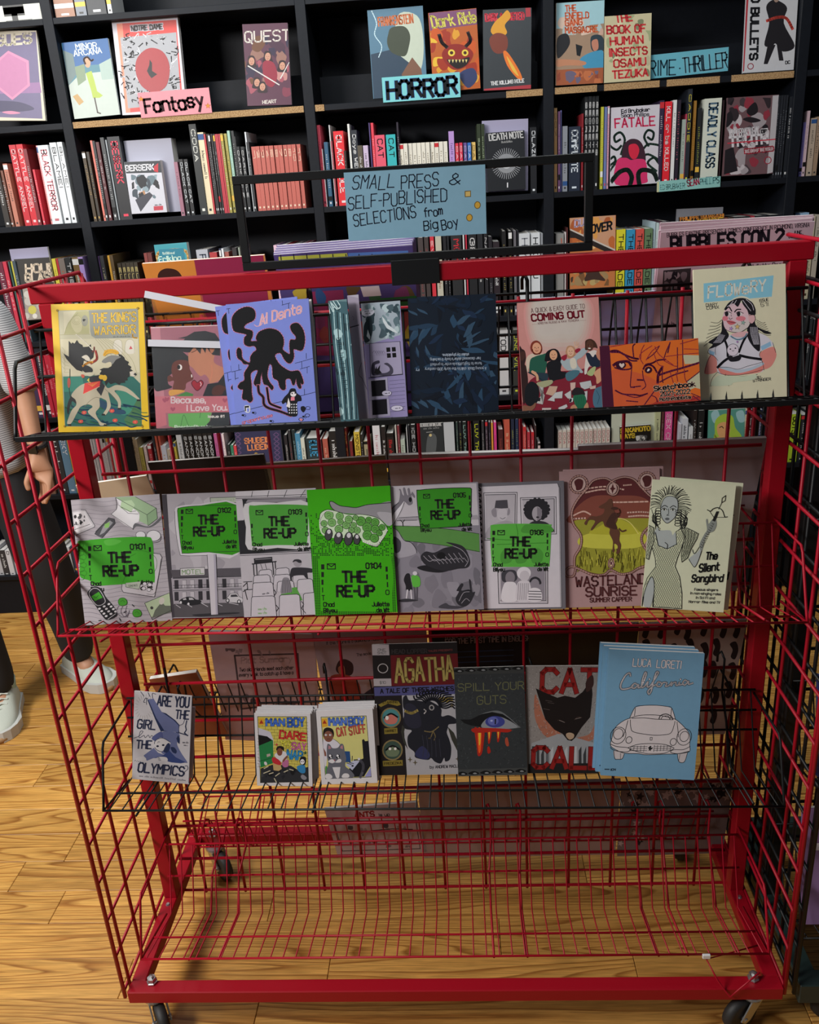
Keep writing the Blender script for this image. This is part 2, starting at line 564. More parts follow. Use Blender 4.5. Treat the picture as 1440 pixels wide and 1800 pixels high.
# ------------------------------------------------------------------ neighbouring black rack on the right
nb = empty('display_rack', (1.75, 0.25, 0), 'black wheeled wire rack standing right beside the red rack, mostly cut off', 'rack')
RO_keep = RO
NO = (-1.75, -.25, 0)
sp = side_panel(1.413, BLK, nb, zt=1.50)
sp.location = NO
for y in (0.255,):
    MB().bbox(1.426, .240, .125, 1.470, .290, 1.50, .002).obj('upright', BLK, nb, NO)
DG = mat('dark_green_coat', (0.015, 0.03, 0.028), 0.45)
MB().bbox(1.425, 0.0, .075, 2.05, .04, .125, .002).bbox(1.425, 0.46, .075, 2.05, .5, .125, .002).bbox(1.425, .04, .075, 1.468, .46, .125, .002) \
    .obj('base_frame', DG, nb, NO)
MB().bbox(1.426, .255, 1.50, 2.05, .287, 1.53, .002).obj('top_rail', BLK, nb, NO)
MB().bbox(2.018, .255, .125, 2.05, .287, 1.50, .002).obj('upright', BLK, nb, NO)
ngm = MB().tube([(1.47, .30, 0), (2.02, .30, 0)], WR).mesh('grid_wire', BLK, True)
ngv = MB().tube([(0, .306, .13), (0, .306, 1.5)], WR).mesh('grid_wire', BLK, True)
for k in range(14):
    link('grid_wire', ngm, nb, (NO[0], NO[1], .14 + .1 * k))
for k in range(5):
    link('grid_wire', ngv, nb, (NO[0] + 1.55 + .1 * k, NO[1], 0))
for x, y in ((1.50, .03), (2.02, .03), (1.50, .47), (2.02, .47)):
    cs = MB().lathe([(.006, -.011), (.030, -.012), (.036, 0), (.030, .012), (.006, .011)], 16, (x, y, .036), 'y')
    cs.obj('caster', RUBBER, nb, NO, smooth=True)
for zz, lb in ((1.30, 'topmost'), (.93, 'second'), (.57, 'third'), (.20, 'lowest')):
    wire_shelf('wire_shelf', lb + ' black wire shelf on the black rack at the right', BLK, 1.44, 2.01,
               [(.05, zz), (.18, zz - .03), (.24, zz + .13)], [(.05, zz), (.11, zz - .015), (.24, zz + .13)], .03)

# ------------------------------------------------------------------ print: flat inked shapes laid on covers
FONT = {}
for _l in '''A 022842 1434|B 020838474635053544433202|C 4738180703123243|D 02082847433202|E 48080242 0535|F 480802 0535
G 47381807031232434525|H 0802 4842 0545|I 2822|J 4843321203|K 0802 4804 1542|L 080242|M 0208254842|N 02084248|O 180703123243473818
P 02083847463505|Q 180703123243473818 2441|R 02083847463505 2542|S 473818070615354443321203|T 0848 2822|U 080312324348|V 082248
W 0812263248|X 0842 4802|Y 082548 2522|Z 08480242|a 4536160503123243 4642|b 0802 0516364543321203|c 4536160503123243
d 4842 4536160503123243|e 04444536160503123243|f 38281712 0636|g 4536160503123243 46413010|h 0802 0516364542|i 2622 2728|j 262110 2728
k 0802 3604 1442|l 2822|m 0602 05162522 25364542|n 0602 0516364542|o 160503123243453616|p 0600 0516364543321203|q 4640 4536160503123243
r 0602 05163645|s 45361605143443321203|t 18132232 0636|u 0603123243 4642|v 062246|w 0612243246|x 0642 4602|y 0623 4610|z 06460242
0 180703123243473818|1 072822|2 07183847460242|3 071838474635153544433212|4 380444 3832|5 480805354443321203|6 473818070312324344350504
7 084812|8 1807061535444332120304153546473818|9 453515060718384743321203|& 4216172837360403122244|# 1812 3832 0646 0444|? 071838474524 2322
! 2824 2322|. 2322|, 2321|- 1535|: 2423 2726|' 2827|$ 473818070615354443321203 2921|+ 1535 2624|/ 0248'''.replace('\n', '|').split('|'):
    _k, _v = _l[0], _l[2:]
    FONT[_k] = [[(int(s_[i]), int(s_[i + 1])) for i in range(0, len(s_) - 1, 2)] for s_ in _v.split()]


def nums(p):
    q = [float(t) for t in p.split()] if isinstance(p, str) else list(p)
    return [(q[i], q[i + 1]) for i in range(0, len(q) - 1, 2)]


def catmull(p, closed, n=5):
    out = []
    m = len(p)
    for i in range(m if closed else m - 1):
        if closed:
            a, b, c, d = p[i - 1], p[i], p[(i + 1) % m], p[(i + 2) % m]
        else:
            a, b, c, d = p[max(i - 1, 0)], p[i], p[i + 1], p[min(i + 2, m - 1)]
        for k in range(n):
            t = k / n
            out.append(tuple(0.5 * (2 * b[j] + (c[j] - a[j]) * t + (2 * a[j] - 5 * b[j] + 4 * c[j] - d[j]) * t * t
                                    + (3 * b[j] - a[j] - 3 * c[j] + d[j]) * t ** 3) for j in (0, 1)))
    if not closed:
        out.append(p[-1])
    return out


def homog(q):
    A, B = [], []
    for (x, y), (u, v) in zip(q, [(0, 0), (1, 0), (1, 1), (0, 1)]):
        A.append([x, y, 1, 0, 0, 0, -u * x, -u * y])
        B.append(u)
        A.append([0, 0, 0, x, y, 1, -v * x, -v * y])
        B.append(v)
    h = np.linalg.solve(np.array(A, float), np.array(B, float))
    return np.append(h, 1).reshape(3, 3)


INKS = {}


class Art:
    """shapes are given in the coordinates of an enlarged view of the cover whose corners are `quad`"""
    def __init__(s, quad, w, h, k=0.55):
        s.Hm, s.w, s.h, s.k = homog(quad), w, h, k
        s.v, s.f, s.c, s.n = [], [], [], 0

    def pt(s, x, y, lay):
        a = s.Hm @ np.array([x, y, 1.0])
        u, v = min(1.0, max(0.0, a[0] / a[2])), min(1.0, max(0.0, a[1] / a[2]))
        return ((u - .5) * s.w, -0.00012 - lay * 0.0000045, (1 - v) * s.h)

    def poly(s, col, pts, same=False):
        if not same:
            s.n += 1
        i0 = len(s.v)
        s.v += [s.pt(x, y, s.n) for x, y in pts]
        s.f.append(tuple(range(i0, len(s.v))))
        s.c.append(hexc(col, s.k))

    def P(s, col, p):
        s.poly(col, nums(p))

    def S(s, col, p, n=5):
        s.poly(col, catmull(nums(p), True, n))

    def R(s, col, x0, y0, x1, y1):
        s.poly(col, [(x0, y0), (x1, y0), (x1, y1), (x0, y1)])

    def E(s, col, cx, cy, rx, ry=None, ang=0, n=20):
        ry = ry or rx
        a = math.radians(ang)
        s.poly(col, [(cx + rx * math.cos(t) * math.cos(a) - ry * math.sin(t) * math.sin(a),
                      cy + rx * math.cos(t) * math.sin(a) + ry * math.sin(t) * math.cos(a)) for t in [2 * PI * i / n for i in range(n)]])

    def line(s, col, w, p, same=False):
        if not same:
            s.n += 1
        w *= .5
        for a, b in zip(p[:-1], p[1:]):
            dx, dy = b[0] - a[0], b[1] - a[1]
            l = math.hypot(dx, dy) or 1e-6
            ux, uy = dx / l * w, dy / l * w
            e = 0.7
            s.poly(col, [(a[0] - ux * e - uy, a[1] - uy * e + ux), (b[0] + ux * e - uy, b[1] + uy * e + ux),
                         (b[0] + ux * e + uy, b[1] + uy * e - ux), (a[0] - ux * e + uy, a[1] - uy * e - ux)], True)

    def L(s, col, w, p):
        s.line(col, w, nums(p))

    def C(s, col, w, p, closed=False, n=5):
        q = catmull(nums(p), closed, n)
        s.line(col, w, q + q[:1] if closed else q)

    def O(s, col, w, cx, cy, rx, ry=None, ang=0, n=20):
        ry = ry or rx
        a = math.radians(ang)
        q = [(cx + rx * math.cos(t) * math.cos(a) - ry * math.sin(t) * math.sin(a),
              cy + rx * math.cos(t) * math.sin(a) + ry * math.sin(t) * math.cos(a)) for t in [2 * PI * i / n for i in range(n + 1)]]
        s.line(col, w, q)

    def T(s, txt, x0, y0, x1, y1, h, col, w=1.0, slant=0.0, jit=0.0, halo=None, hw=0, seed=3):
        """stroke lettering, baseline from (x0,y0) to (x1,y1)"""
        rg = random.Random(seed)
        L = math.hypot(x1 - x0, y1 - y0)
        bx, by = (x1 - x0) / L, (y1 - y0) / L
        ux, uy = by, -bx
        cur, gl = 0.0, []
        for ch in txt:
            if ch == ' ':
                cur += 3.0
                continue
            st = FONT.get(ch)
            if not st:
                continue
            xs = [q[0] for t in st for q in t]
            mn, mx = min(xs), max(xs)
            if mx - mn < .5:
                mn, mx = mn - .25, mx + .25
            dy, rot = rg.uniform(-jit, jit), rg.uniform(-jit, jit) * .12
            gl.append([[(cur + q[0] - mn + rot * (q[1] - 5), q[1] - 2 + dy) for q in t] for t in st])
            cur += mx - mn + 1.35
        tot = cur - 1.35
        if tot <= 0:
            return
        sx, sy = L / tot, h / 6.0
        for pas, (cc, ww) in enumerate(([(halo, w + hw)] if halo else []) + [(col, w)]):
            s.n += 1
            for g in gl:
                for t in g:
                    q = [(x0 + bx * (a * sx + slant * b * sy) + ux * b * sy, y0 + by * (a * sx + slant * b * sy) + uy * b * sy) for a, b in t]
                    s.line(cc, ww, q, True)

    def squiggle(s, col, w, x0, y0, x1, y1, h, n, seed=1):
        """a run of small lettering too fine to read"""
        rg = random.Random(seed)
        s.n += 1
        for i in range(n):
            t = (i + .5) / n
            if rg.random() < .16:
                continue
            cx, cy = x0 + (x1 - x0) * t, y0 + (y1 - y0) * t
            l = math.hypot(x1 - x0, y1 - y0)
            ux, uy = (y1 - y0) / l, -(x1 - x0) / l
            hh = h * rg.choice((.6, .6, 1))
            s.line(col, w, [(cx, cy), (cx + ux * hh, cy + uy * hh)], True)
            if rg.random() < .6:
                d = (x1 - x0) / l * h * .4, (y1 - y0) / l * h * .4
                s.line(col, w, [(cx + ux * hh * .5, cy + uy * hh * .5), (cx + ux * hh * .5 + d[0], cy + uy * hh * .5 + d[1])], True)

    def build(s, parent, m, name='cover_print'):
        me = bpy.data.meshes.new(name)
        me.from_pydata(s.v, [], s.f)
        at_ = me.color_attributes.new('Col', 'FLOAT_COLOR', 'CORNER')
        data = np.empty((len(me.loops), 4), np.float32)
        i = 0
        for f, c in zip(s.f, s.c):
            data[i:i + len(f)] = (*c, 1)
            i += len(f)
        at_.data.foreach_set('color', data.ravel())
        me.materials.append(m)
        me.update()
        return link(name, me, parent)


INK = attr_mat('cover_ink_satin', 0.42, 0.35, 0.06)
INKM = attr_mat('cover_ink_matt', 0.75, 0.2, 0.06)


def place(quad, yb, zb, lean):
    """fit the rectangle seen through the four photo points on the plane leaning through (yb,zb)"""
    n = Vector((0, -math.cos(lean), math.sin(lean)))
    up = Vector((0, math.sin(lean), math.cos(lean)))
    p0 = Vector((0, yb, zb))
    q = []
    for x, y in quad:
        d = Vector([CW[i] * FPX + CR[i] * (x - 720) - CU[i] * (y - 900) for i in range(3)])
        t = (p0 - Vector(CAM)).dot(n) / d.dot(n)
        P_ = Vector(CAM) + t * d
        q.append(Vector((P_.x, (P_ - p0).dot(up))))
    w = ((q[1] - q[0]).length + (q[2] - q[3]).length) / 2
    h = ((q[3] - q[0]).length + (q[2] - q[1]).length) / 2
    ex = ((q[1] - q[0]) + (q[2] - q[3])).normalized()
    c = (q[0] + q[1] + q[2] + q[3]) / 4
    ez = Vector((-ex.y, ex.x))
    b = c - ez * h / 2
    EX = Vector((ex.x, 0, 0)) + up * ex.y
    EZ = Vector((ez.x, 0, 0)) + up * ez.y
    EY = EZ.cross(EX)
    O = Vector((b.x, 0, 0)) + p0 + up * b.y
    return O, EX, EY, EZ, w, h


def book(name, cat, label, crop, quad, yb, zb, lean=15, th=.004, spine='888888', k=.55, art=None, group=None, base=None,
         matt=False, backs=0, stiff=True, w=None, h=None, pages=True, off=(0, 0, 0)):
    ox, oy, s = crop
    qd = nums(quad)
    O, EX, EY, EZ, w_, h_ = place([(ox + x / s, oy + y / s) for x, y in qd], yb, zb, math.radians(lean))
    w, h = w or w_, h or h_
    if k == .55:                                # the added fill light on the left reaches the left end of the rack more strongly
        k = .98 - .48 * min(1, max(0, O.x / 1.4))
    o = empty(name, (0, 0, 0), label, cat, group)
    O = O + EX * off[0] + EY * off[1] + EZ * off[2]
    o.matrix_world = Matrix(((EX.x, EY.x, EZ.x, O.x), (EX.y, EY.y, EZ.y, O.y), (EX.z, EY.z, EZ.z, O.z), (0, 0, 0, 1)))
    t = min(.0008, th * .12)
    cm = mat('cover_' + (base or spine), hexc(base or spine, k), .55 if matt else .4)
    sm_ = mat('cover_' + spine, hexc(spine, k), .5)
    mb = MB()
    mb.box(-w / 2, 0, 0, w / 2, t, h, 0)
    mb.box(-w / 2, t, 0, -w / 2 + t, th, h, 1)
    mb.box(-w / 2 + t, th - t, 0, w / 2, th, h, 1)
    mb.obj('cover', [cm, sm_], o)
    if pages and th > .0012:
        MB().box(-w / 2 + t * 1.2, t * 1.1, .0008, w / 2 - .0006, th - t * 1.1, h - .0002).obj('page_block', PAPER, o)
    if art:
        a = Art(qd, w, h, k)
        art(a)
        a.build(o, INKM if matt else INK)
    return o


def ghost(src, name, label, dx=0.0, dy=0.006, dz=0.0, rot=0.0, group=None, plain=False):
    """another copy of the same comic standing behind: the thing and each of its parts copied"""
    r = src.copy()
    COL.objects.link(r)
    r.matrix_world = src.matrix_world @ Matrix.Translation((dx, dy, dz)) @ Matrix.Rotation(rot, 4, 'Y')
    r['label'] = label
    if group:
        r['group'] = src['group'] = group
    for ch in src.children:
        if plain and ch.name.startswith('cover_print'):
            continue
        c = ch.copy()
        COL.objects.link(c)
        c.parent = r
    return r

# ------------------------------------------------------------------ upper row of comics
def art_kw(a):
    a.R('d6b017', 0, 0, 1440, 1800)
    a.P('8f8f6a', '165 178 1170 165 1228 1650 240 1660')
    a.P('b5b195', '172 183 1166 170 1222 1643 246 1652')
    a.P('c3bda0', '235 195 560 180 565 480 245 485')
    a.P('a9a679', '400 190 520 185 560 190 562 475 240 480 290 340')
    a.S('bcb690', '350 270 440 255 470 330 460 430 400 460 350 400 330 340')
    for r in (25, 40, 58):
        a.O('8a865c', 3, 400, 300, r)
    a.E('8f8f80', 505, 310, 42, 70)
    a.P('161616', '475 300 492 285 520 295 492 322')
    a.C('8a865c', 4, '250 470 280 370 350 280 420 215')
    a.L('8a865c', 4, '190 485 570 480 M'.replace('M', ''))
    a.P('c6bfa2', '190 540 1172 530 1195 960 215 1010')
    for x in (860, 1010):
        a.S('d3cdbd', f'{x} 640 {x+15} 570 {x+60} 545 {x+105} 570 {x+115} 640 {x+115} 720 {x+10} 720')
        a.C('8a865c', 3, f'{x} 720 {x} 640 {x+15} 570 {x+60} 545 {x+105} 570 {x+115} 640 {x+115} 720')
    a.P('c24a52', '1060 670 1080 625 1105 665')
    for i in range(6):
        a.C('9a9468', 4, f'{640+i*30} 540 {720+i*45} 640 {820+i*55} 800 {900+i*52} 980')
    for i in range(5):
        a.C('a8a27a', 4, f'210 {640+i*60} 250 {690+i*60} 240 {760+i*50} 300 {800+i*40}')
    a.P('8a8d84', '557 184 1166 170 1172 530 640 532 590 500 575 440')
    a.T("THE KING'S", 600, 335, 1145, 320, 112, 'e8c040', 15, halo='7c6a3a', hw=6)
    a.T('WARRIOR', 625, 487, 1140, 468, 100, 'e8c040', 14, halo='7c6a3a', hw=6)
    a.squiggle('55553f', 4, 850, 520, 1070, 515, 16, 22)
    a.C('e0a92a', 16, '1105 480 1110 520 1160 530')
    a.P('1f6158', '225 1015 460 1010 600 1000 900 1000 1110 1010 1200 1100 1222 1643 246 1652')
    a.P('2d7d6a', '225 1015 470 1015 500 1200 230 1210')
    a.S('33806a', '900 1200 1100 1190 1160 1300 1150 1420 1020 1500 950 1480 940 1350')
    a.P('3f6b42', '1170 1290 1200 1290 1222 1640 1040 1642 1000 1560 1090 1450')
    rg = random.Random(4)
    for i in range(26):
        x, y = rg.uniform(240, 1100), rg.uniform(1330, 1600)
        a.C(rg.choice(['16405a', '134a60', '2f6b45', '1c5552']), rg.uniform(9, 20),
            f'{x} {y} {x+70} {y+rg.uniform(10,50)} {x+150} {y+rg.uniform(20,60)} {x+220} {y+rg.uniform(40,70)}')
    a.S('16405a', '640 1300 760 1330 850 1400 1000 1440 1010 1490 860 1480 700 1400')
    for x, y in ((490, 1475), (445, 1590), (885, 1572), (1140, 1590), (845, 1450)):
        a.S('c4453f', f'{x-30} {y-8} {x-6} {y-22} {x+26} {y-18} {x+32} {y+8} {x+6} {y+24} {x-24} {y+16}')
        a.E('e08a50', x, y, 9)
    a.C('2a3a2a', 8, '312 920 310 1040 300 1160 320 1300 330 1400')
    a.S('b05040', '285 1040 310 1035 320 1100 300 1160 280 1120')
    # horse
    a.S('171717', '350 1240 400 1260 420 1330 400 1370 340 1330 310 1400 290 1500 270 1450 290 1330')
    a.S('b3aa92', '330 1250 440 1130 600 1080 740 1110 800 1160 900 1120 1010 1140 1100 1200 1190 1290 1185 1310 1090 1250 1000 1200 '
                  '880 1190 930 1260 960 1330 955 1410 925 1415 920 1340 860 1260 800 1210 820 1310 830 1400 770 1500 735 1490 780 1410 780 1330 '
                  '740 1300 690 1290 690 1400 640 1480 700 1590 775 1620 700 1640 660 1580 540 1470 600 1400 540 1370 450 1400 400 1480 '
                  '330 1610 280 1625 275 1590 330 1450 390 1380 380 1310')
    a.C('6d6653', 5, '500 1400 560 1330 640 1280 700 1290')
    a.C('6d6653', 5, '760 1170 820 1230 900 1310')
    for x, y in ((1180, 1310), (940, 1420), (735, 1497), (300, 1635), (760, 1632)):
        a.P('151515', f'{x-22} {y+12} {x-14} {y-10} {x+22} {y-8} {x+26} {y+14}')
    # dark mane
    a.P('151718', '850 830 880 790 935 755 925 715 945 735 960 735 1000 770 1010 800 1060 830 1045 860 1090 890 1075 915 1110 940 1068 950 '
                  '1070 1010 1040 1030 1045 1060 1010 1065 1015 1090 960 1095 940 1120 890 1090 830 1110 800 1080 770 1130 750 1060 720 1000 690 980 '
                  '715 940 690 925 740 905 800 905 840 880')
    a.S('c9c0b0', '1070 960 1120 950 1140 1000 1100 1010')
    a.P('141414', '1115 985 1140 965 1160 990 1140 1000')
    a.S('7d7d78', '720 830 760 780 850 745 960 765 900 800 850 860 800 850')
    a.S('c6bd9e', '760 850 830 830 840 880 780 900')
    a.S('dda62a', '735 745 760 690 830 668 900 680 935 715 905 735 850 720 790 730 760 755')
    a.C('9a6f20', 4, '750 740 780 700 840 690 910 712')
    for i in range(7):
        a.P('dda62a', f'{750+i*25} {700-i*4+i*i} {758+i*25} {672-i*4+i*i} {772+i*25} {695-i*4+i*i}')
    # rider
    a.P('16181a', '300 560 335 600 345 580 375 595 405 550 430 590 475 615 480 640 545 635 580 605 580 670 620 690 610 770 540 830 490 810 480 850 '
                  '470 950 400 930 330 860 270 790 232 720 300 760')
    a.S('c9c2b0', '465 765 520 740 560 770 570 815 520 810 500 790')
    a.C('b3473a', 26, '640 690 655 790 580 845')
    a.C('dd9a35', 24, '480 880 540 840 600 830')
    a.S('c0553f', '455 990 490 990 500 1020 470 1030')
    a.S('17191c', '470 910 520 870 590 905 600 950 540 970 490 950')
    a.S('c6bfa5', '490 970 600 960 620 990 560 1010')
    a.C('d8d2c0', 12, '395 480 480 550 610 680')
    a.C('8a4038', 14, '600 700 620 680 622 640')
    a.P('24252b', '560 1020 700 990 740 1000 720 1090 760 1130 710 1260 650 1180 700 1110 640 1090 560 1090')
    a.E('e2b62c', 715, 1020, 34, 30)
    a.E('e2b62c', 755, 1030, 30, 38)
    a.P('d2c14a', '530 1060 560 1030 560 1080 585 1085 570 1095')
    a.P('d33a35', '500 1100 700 1070 690 1140 480 1240')
    for t in range(6):
        a.L('e8873f', 6, f'{600} {1140} {545+t*26} {1105-t*5}')
    a.L('e9c7a5', 6, '480 1240 690 1140')
    for x, y in ((160, 178), (1168, 162), (1230, 1645), (240, 1655)):
        a.O('8f7a2a', 7, x, y, 10)
        a.E('b08a30', x, y, 8)


def heart(a, col, x, y, r, edge=None):
    p = f'{x} {y+r} {x-r*.75} {y+r*.3} {x-r} {y-r*.35} {x-r*.55} {y-r*.8} {x} {y-r*.4} {x+r*.55} {y-r*.8} {x+r} {y-r*.35} {x+r*.75} {y+r*.3}'
    a.S(col, p)
    if edge:
        a.C(edge, r * .12, p, True)


def art_love(a):
    a.R('8e5a66', 0, 0, 1300, 1900)
    a.P('a9707a', '130 475 240 470 290 1700 150 1750')
    a.P('c8b0b0', '120 455 1010 430 1010 450 120 478')
    a.S('26292c', '140 640 260 630 370 660 480 730 600 830 600 900 480 870 390 900 390 1000 330 1060 330 1150 380 1190 260 1230 155 1225 120 1000 110 800')
    a.S('5a3029', '390 890 470 850 590 870 600 960 640 1040 640 1095 560 1140 540 1220 420 1250 385 1200 400 1110 330 1120 320 1060 350 1040 385 1060 370 980')
    a.E('e8e4e0', 475, 940, 30, 36)
    a.E('181818', 462, 938, 20, 28)
    a.P('ece6e0', '618 1030 630 1030 634 1062 620 1065')
    a.S('a87058', '590 740 700 680 900 720 900 880 1060 960 1050 1010 980 1100 860 1140 840 1080 790 1030 740 1050 690 1010 640 950 590 900')
    a.P('2a2c30', '430 690 540 600 450 595 560 570 650 520 780 510 900 540 960 620 970 800 880 790 830 740 800 680 790 770 740 690 730 780 650 690 600 760 560 760 480 750')
    a.S('a36a50', '840 680 890 670 900 720 870 770 845 740')
    a.C('2a1a18', 7, '620 760 660 745 700 715')
    a.C('c07058', 5, '870 910 880 1010 860 1110')
    a.P('22262a', '1060 980 1130 1040 1150 1300 770 1310 830 1150 960 1130')
    a.S('4a2a26', '920 1180 980 1160 1040 1180 1080 1200 1040 1240 1010 1290 900 1290 890 1220')
    heart(a, '8c1f2e', 700, 1160, 75, '4a1420')
    a.C('e8d8d8', 9, '735 1125 748 1150 740 1175')
    a.S('bf8a45', '345 1230 480 1225 540 1245 420 1290 345 1300')
    a.P('3f7a40', '420 1310 560 1250 650 1280 640 1320')
    a.P('b0646e', '150 1310 1130 1305 1135 1520 290 1535 300 1700 150 1750')
    for x, y in ((280, 1360), (385, 1480), (1060, 1360), (310, 1345)):
        heart(a, '93485a', x, y, 32)
    a.P('5d9a55', '320 1545 895 1525 870 1650 790 1800 480 1810 330 1720')
    a.C('2f5a35', 6, '480 1780 500 1660 530 1560 580 1680 620 1760')
    a.C('2f5a35', 6, '750 1530 740 1600')
    a.P('2b2f33', '900 1525 1140 1520 1150 1800 790 1800 880 1640')
    a.T('Because,', 365, 1398, 810, 1395, 78, 'e6d8da', 15)
    a.T('I Love You.', 570, 1505, 1095, 1495, 78, 'e6d8da', 14)
    a.T('Issue #1', 850, 1597, 1060, 1595, 34, 'e6e0da', 9)
    a.T('PassionPhantom', 410, 1752, 935, 1745, 44, 'd8e0d8', 9)


def art_alden(a):
    B = '6f7bc0'
    a.R(B, 0, 0, 1400, 1900)
    ink = '10131f'
    for p in ('150 245 195 238 M175 245 178 300', '840 185 945 155 M850 185 845 130 M925 160 925 235', '995 920 1230 855 M1140 860 1140 790 M1080 900 1082 980 M1060 993 1180 958 M1148 968 1148 1045',
              '195 1028 315 998 M285 1000 284 935 M235 1020 238 1128 M238 1112 275 1104', '218 1550 360 1515 M410 1502 600 1455 M660 1440 870 1395 M1050 1340 1250 1290 M1110 1320 1108 1250', '760 118 762 135'):
        for q in p.split('M'):
            a.L(ink, 6, q)
    blobs = ['210 400 230 320 300 250 400 212 480 235 508 300 485 380 390 430 365 480 460 510 465 580 440 640 490 640 520 640 505 600 540 530 620 490 700 480 790 510 850 590 '
             '855 680 840 740 900 790 930 800 925 700 940 620 1000 620 1010 580 960 520 940 450 985 410 1050 415 1110 500 1128 620 1105 730 1060 760 980 740 '
             '985 830 950 910 900 915 850 860 810 790 740 820 790 920 860 980 940 1020 1030 1010 1070 1060 1100 1160 1080 1190 1060 1170 1070 1230 1040 1240 1010 1180 1005 1110 '
             '985 1190 955 1190 930 1120 870 1130 870 1240 830 1260 790 1220 770 1140 710 1100 700 960 670 930 650 1000 640 1080 670 1160 715 1220 690 1260 640 1200 '
             '590 1180 570 1080 575 1030 555 1100 545 1190 500 1210 465 1170 490 1090 520 1010 480 1010 430 1060 440 1180 440 1300 450 1380 410 1415 370 1380 340 1380 315 1350 330 1250 300 1250 265 1215 300 1160 '
             '350 1130 350 1040 410 940 350 930 320 890 270 850 262 760 290 725 325 760 330 850 370 890 425 910 430 840 470 780 510 750 480 700 420 710 360 680 360 600 390 560 300 540 230 510']
    for b in blobs:
        a.C('c07a96', 15, b, True, 3)
        a.S('101114', b, 3)
    for p in ('520 1200 530 1290 580 1350 590 1440 650 1490 780 1530 930 1590', '630 1230 640 1310 650 1390 680 1440 800 1490'):
        a.C('b06a7a', 40, p)
        a.C('131018', 26, p)
    a.T('Al Dente', 560, 440, 1085, 275, 120, 'e8a8b0', 15, slant=.35, halo='e8d0dd', hw=7)
    a.C('e8b0bb', 9, '490 435 520 455 580 430 640 320')
    a.T('grapenhouse', 310, 1690, 690, 1600, 42, 'd07a8a', 9, slant=.3)
    # small figure with a checked skirt
    a.S('131318', '900 1300 930 1245 990 1245 1010 1300 1060 1340 1068 1400 1020 1410 1010 1460 1015 1580 960 1605 900 1570 880 1480 870 1420 830 1440 815 1410 850 1350')
    a.E('e8e0e0', 965, 1315, 38, 32)
    a.P('e8e0e0', '885 1440 870 1470 920 1490 925 1440 900 1360')
    a.E('131318', 950, 1305, 9)
    a.E('131318', 990, 1300, 10)
    a.P('e08090', '935 1350 980 1350 982 1395 930 1398')
    rg = random.Random(2)
    for i in range(16):
        x, y = 905 + (i % 4) * 30, 1440 + (i // 4) * 36
        a.P('e4e4ea', f'{x} {y} {x+14} {y-4} {x+14} {y+14} {x} {y+16}')
    a.S('e4e4ea', '340 1470 360 1450 410 1460 412 1530 380 1545 350 1530')
    a.P('131318', '345 1460 400 1455 400 1480 360 1480 362 1530 348 1520')
    a.P(B, '372 1490 405 1486 402 1532 375 1536')
    for x, y in ((460, 1550), (330, 1580), (680, 1660), (1100, 1610)):
        a.E('131318', x - 10, y - 5, 16, 12)
        a.O('131318', 4, x + 12, y, 14)
    for x, y in ((1150, 1495), (1140, 1590), (1060, 1640)):
        a.O('131318', 5, x, y, 30, 20)
    a.S('14121a', '1060 1480 1100 1470 1120 1510 1090 1550 1060 1520')
    a.S('c07a80', '1040 1630 1080 1640 1060 1665')


def wash(a, x0, y0, x1, y1, cols, n, seed, big=90):
    """brushed tonal patches"""
    rg = random.Random(seed)
    for i in range(n):
        x, y = rg.uniform(x0, x1), rg.uniform(y0, y1)
        r = rg.uniform(.3, 1) * big
        pts = []
        k = 7
        for j in range(k):
            t = 2 * PI * j / k
            pts += [x + r * rg.uniform(.4, 1.1) * math.cos(t), y + r * rg.uniform(.5, 1.5) * math.sin(t)]
        pts = ' '.join(f'{min(max(q, x0), x1) if i_ % 2 == 0 else min(max(q, y0), y1):.0f}' for i_, q in enumerate(pts))
        a.S(rg.choice(cols), pts, 3)


def art_mad(a):           # narrow curled cover seen from the side
    a.R('3c5a62', 0, 0, 1300, 1900)
    wash(a, 60, 200, 430, 1740, ['7fa0a4', '2c4249', '526f75', '9db9bc', '22343a'], 26, 3, 60)
    for i in range(7):
        a.C('9dbcc0' if i % 2 else '1c2c32', 12, f'{110+i*40} {260+i*10} {120+i*42} 700 {170+i*38} 1200 {200+i*34} 1700')
    a.T('MAD', 100, 300, 245, 215, 120, 'b8d0d2', 14)
    a.squiggle('1c3038', 7, 180, 600, 250, 1440, 60, 30, 4)


def art_page(a):
    a.R('8c8494', 0, 0, 1300, 1900)
    a.L('1b1b20', 12, '350 470 460 440')
    a.C('3b3742', 6, '490 930 450 1080 500 1150 560 1300')
    a.C('55505c', 4, '380 330 400 350 390 380')


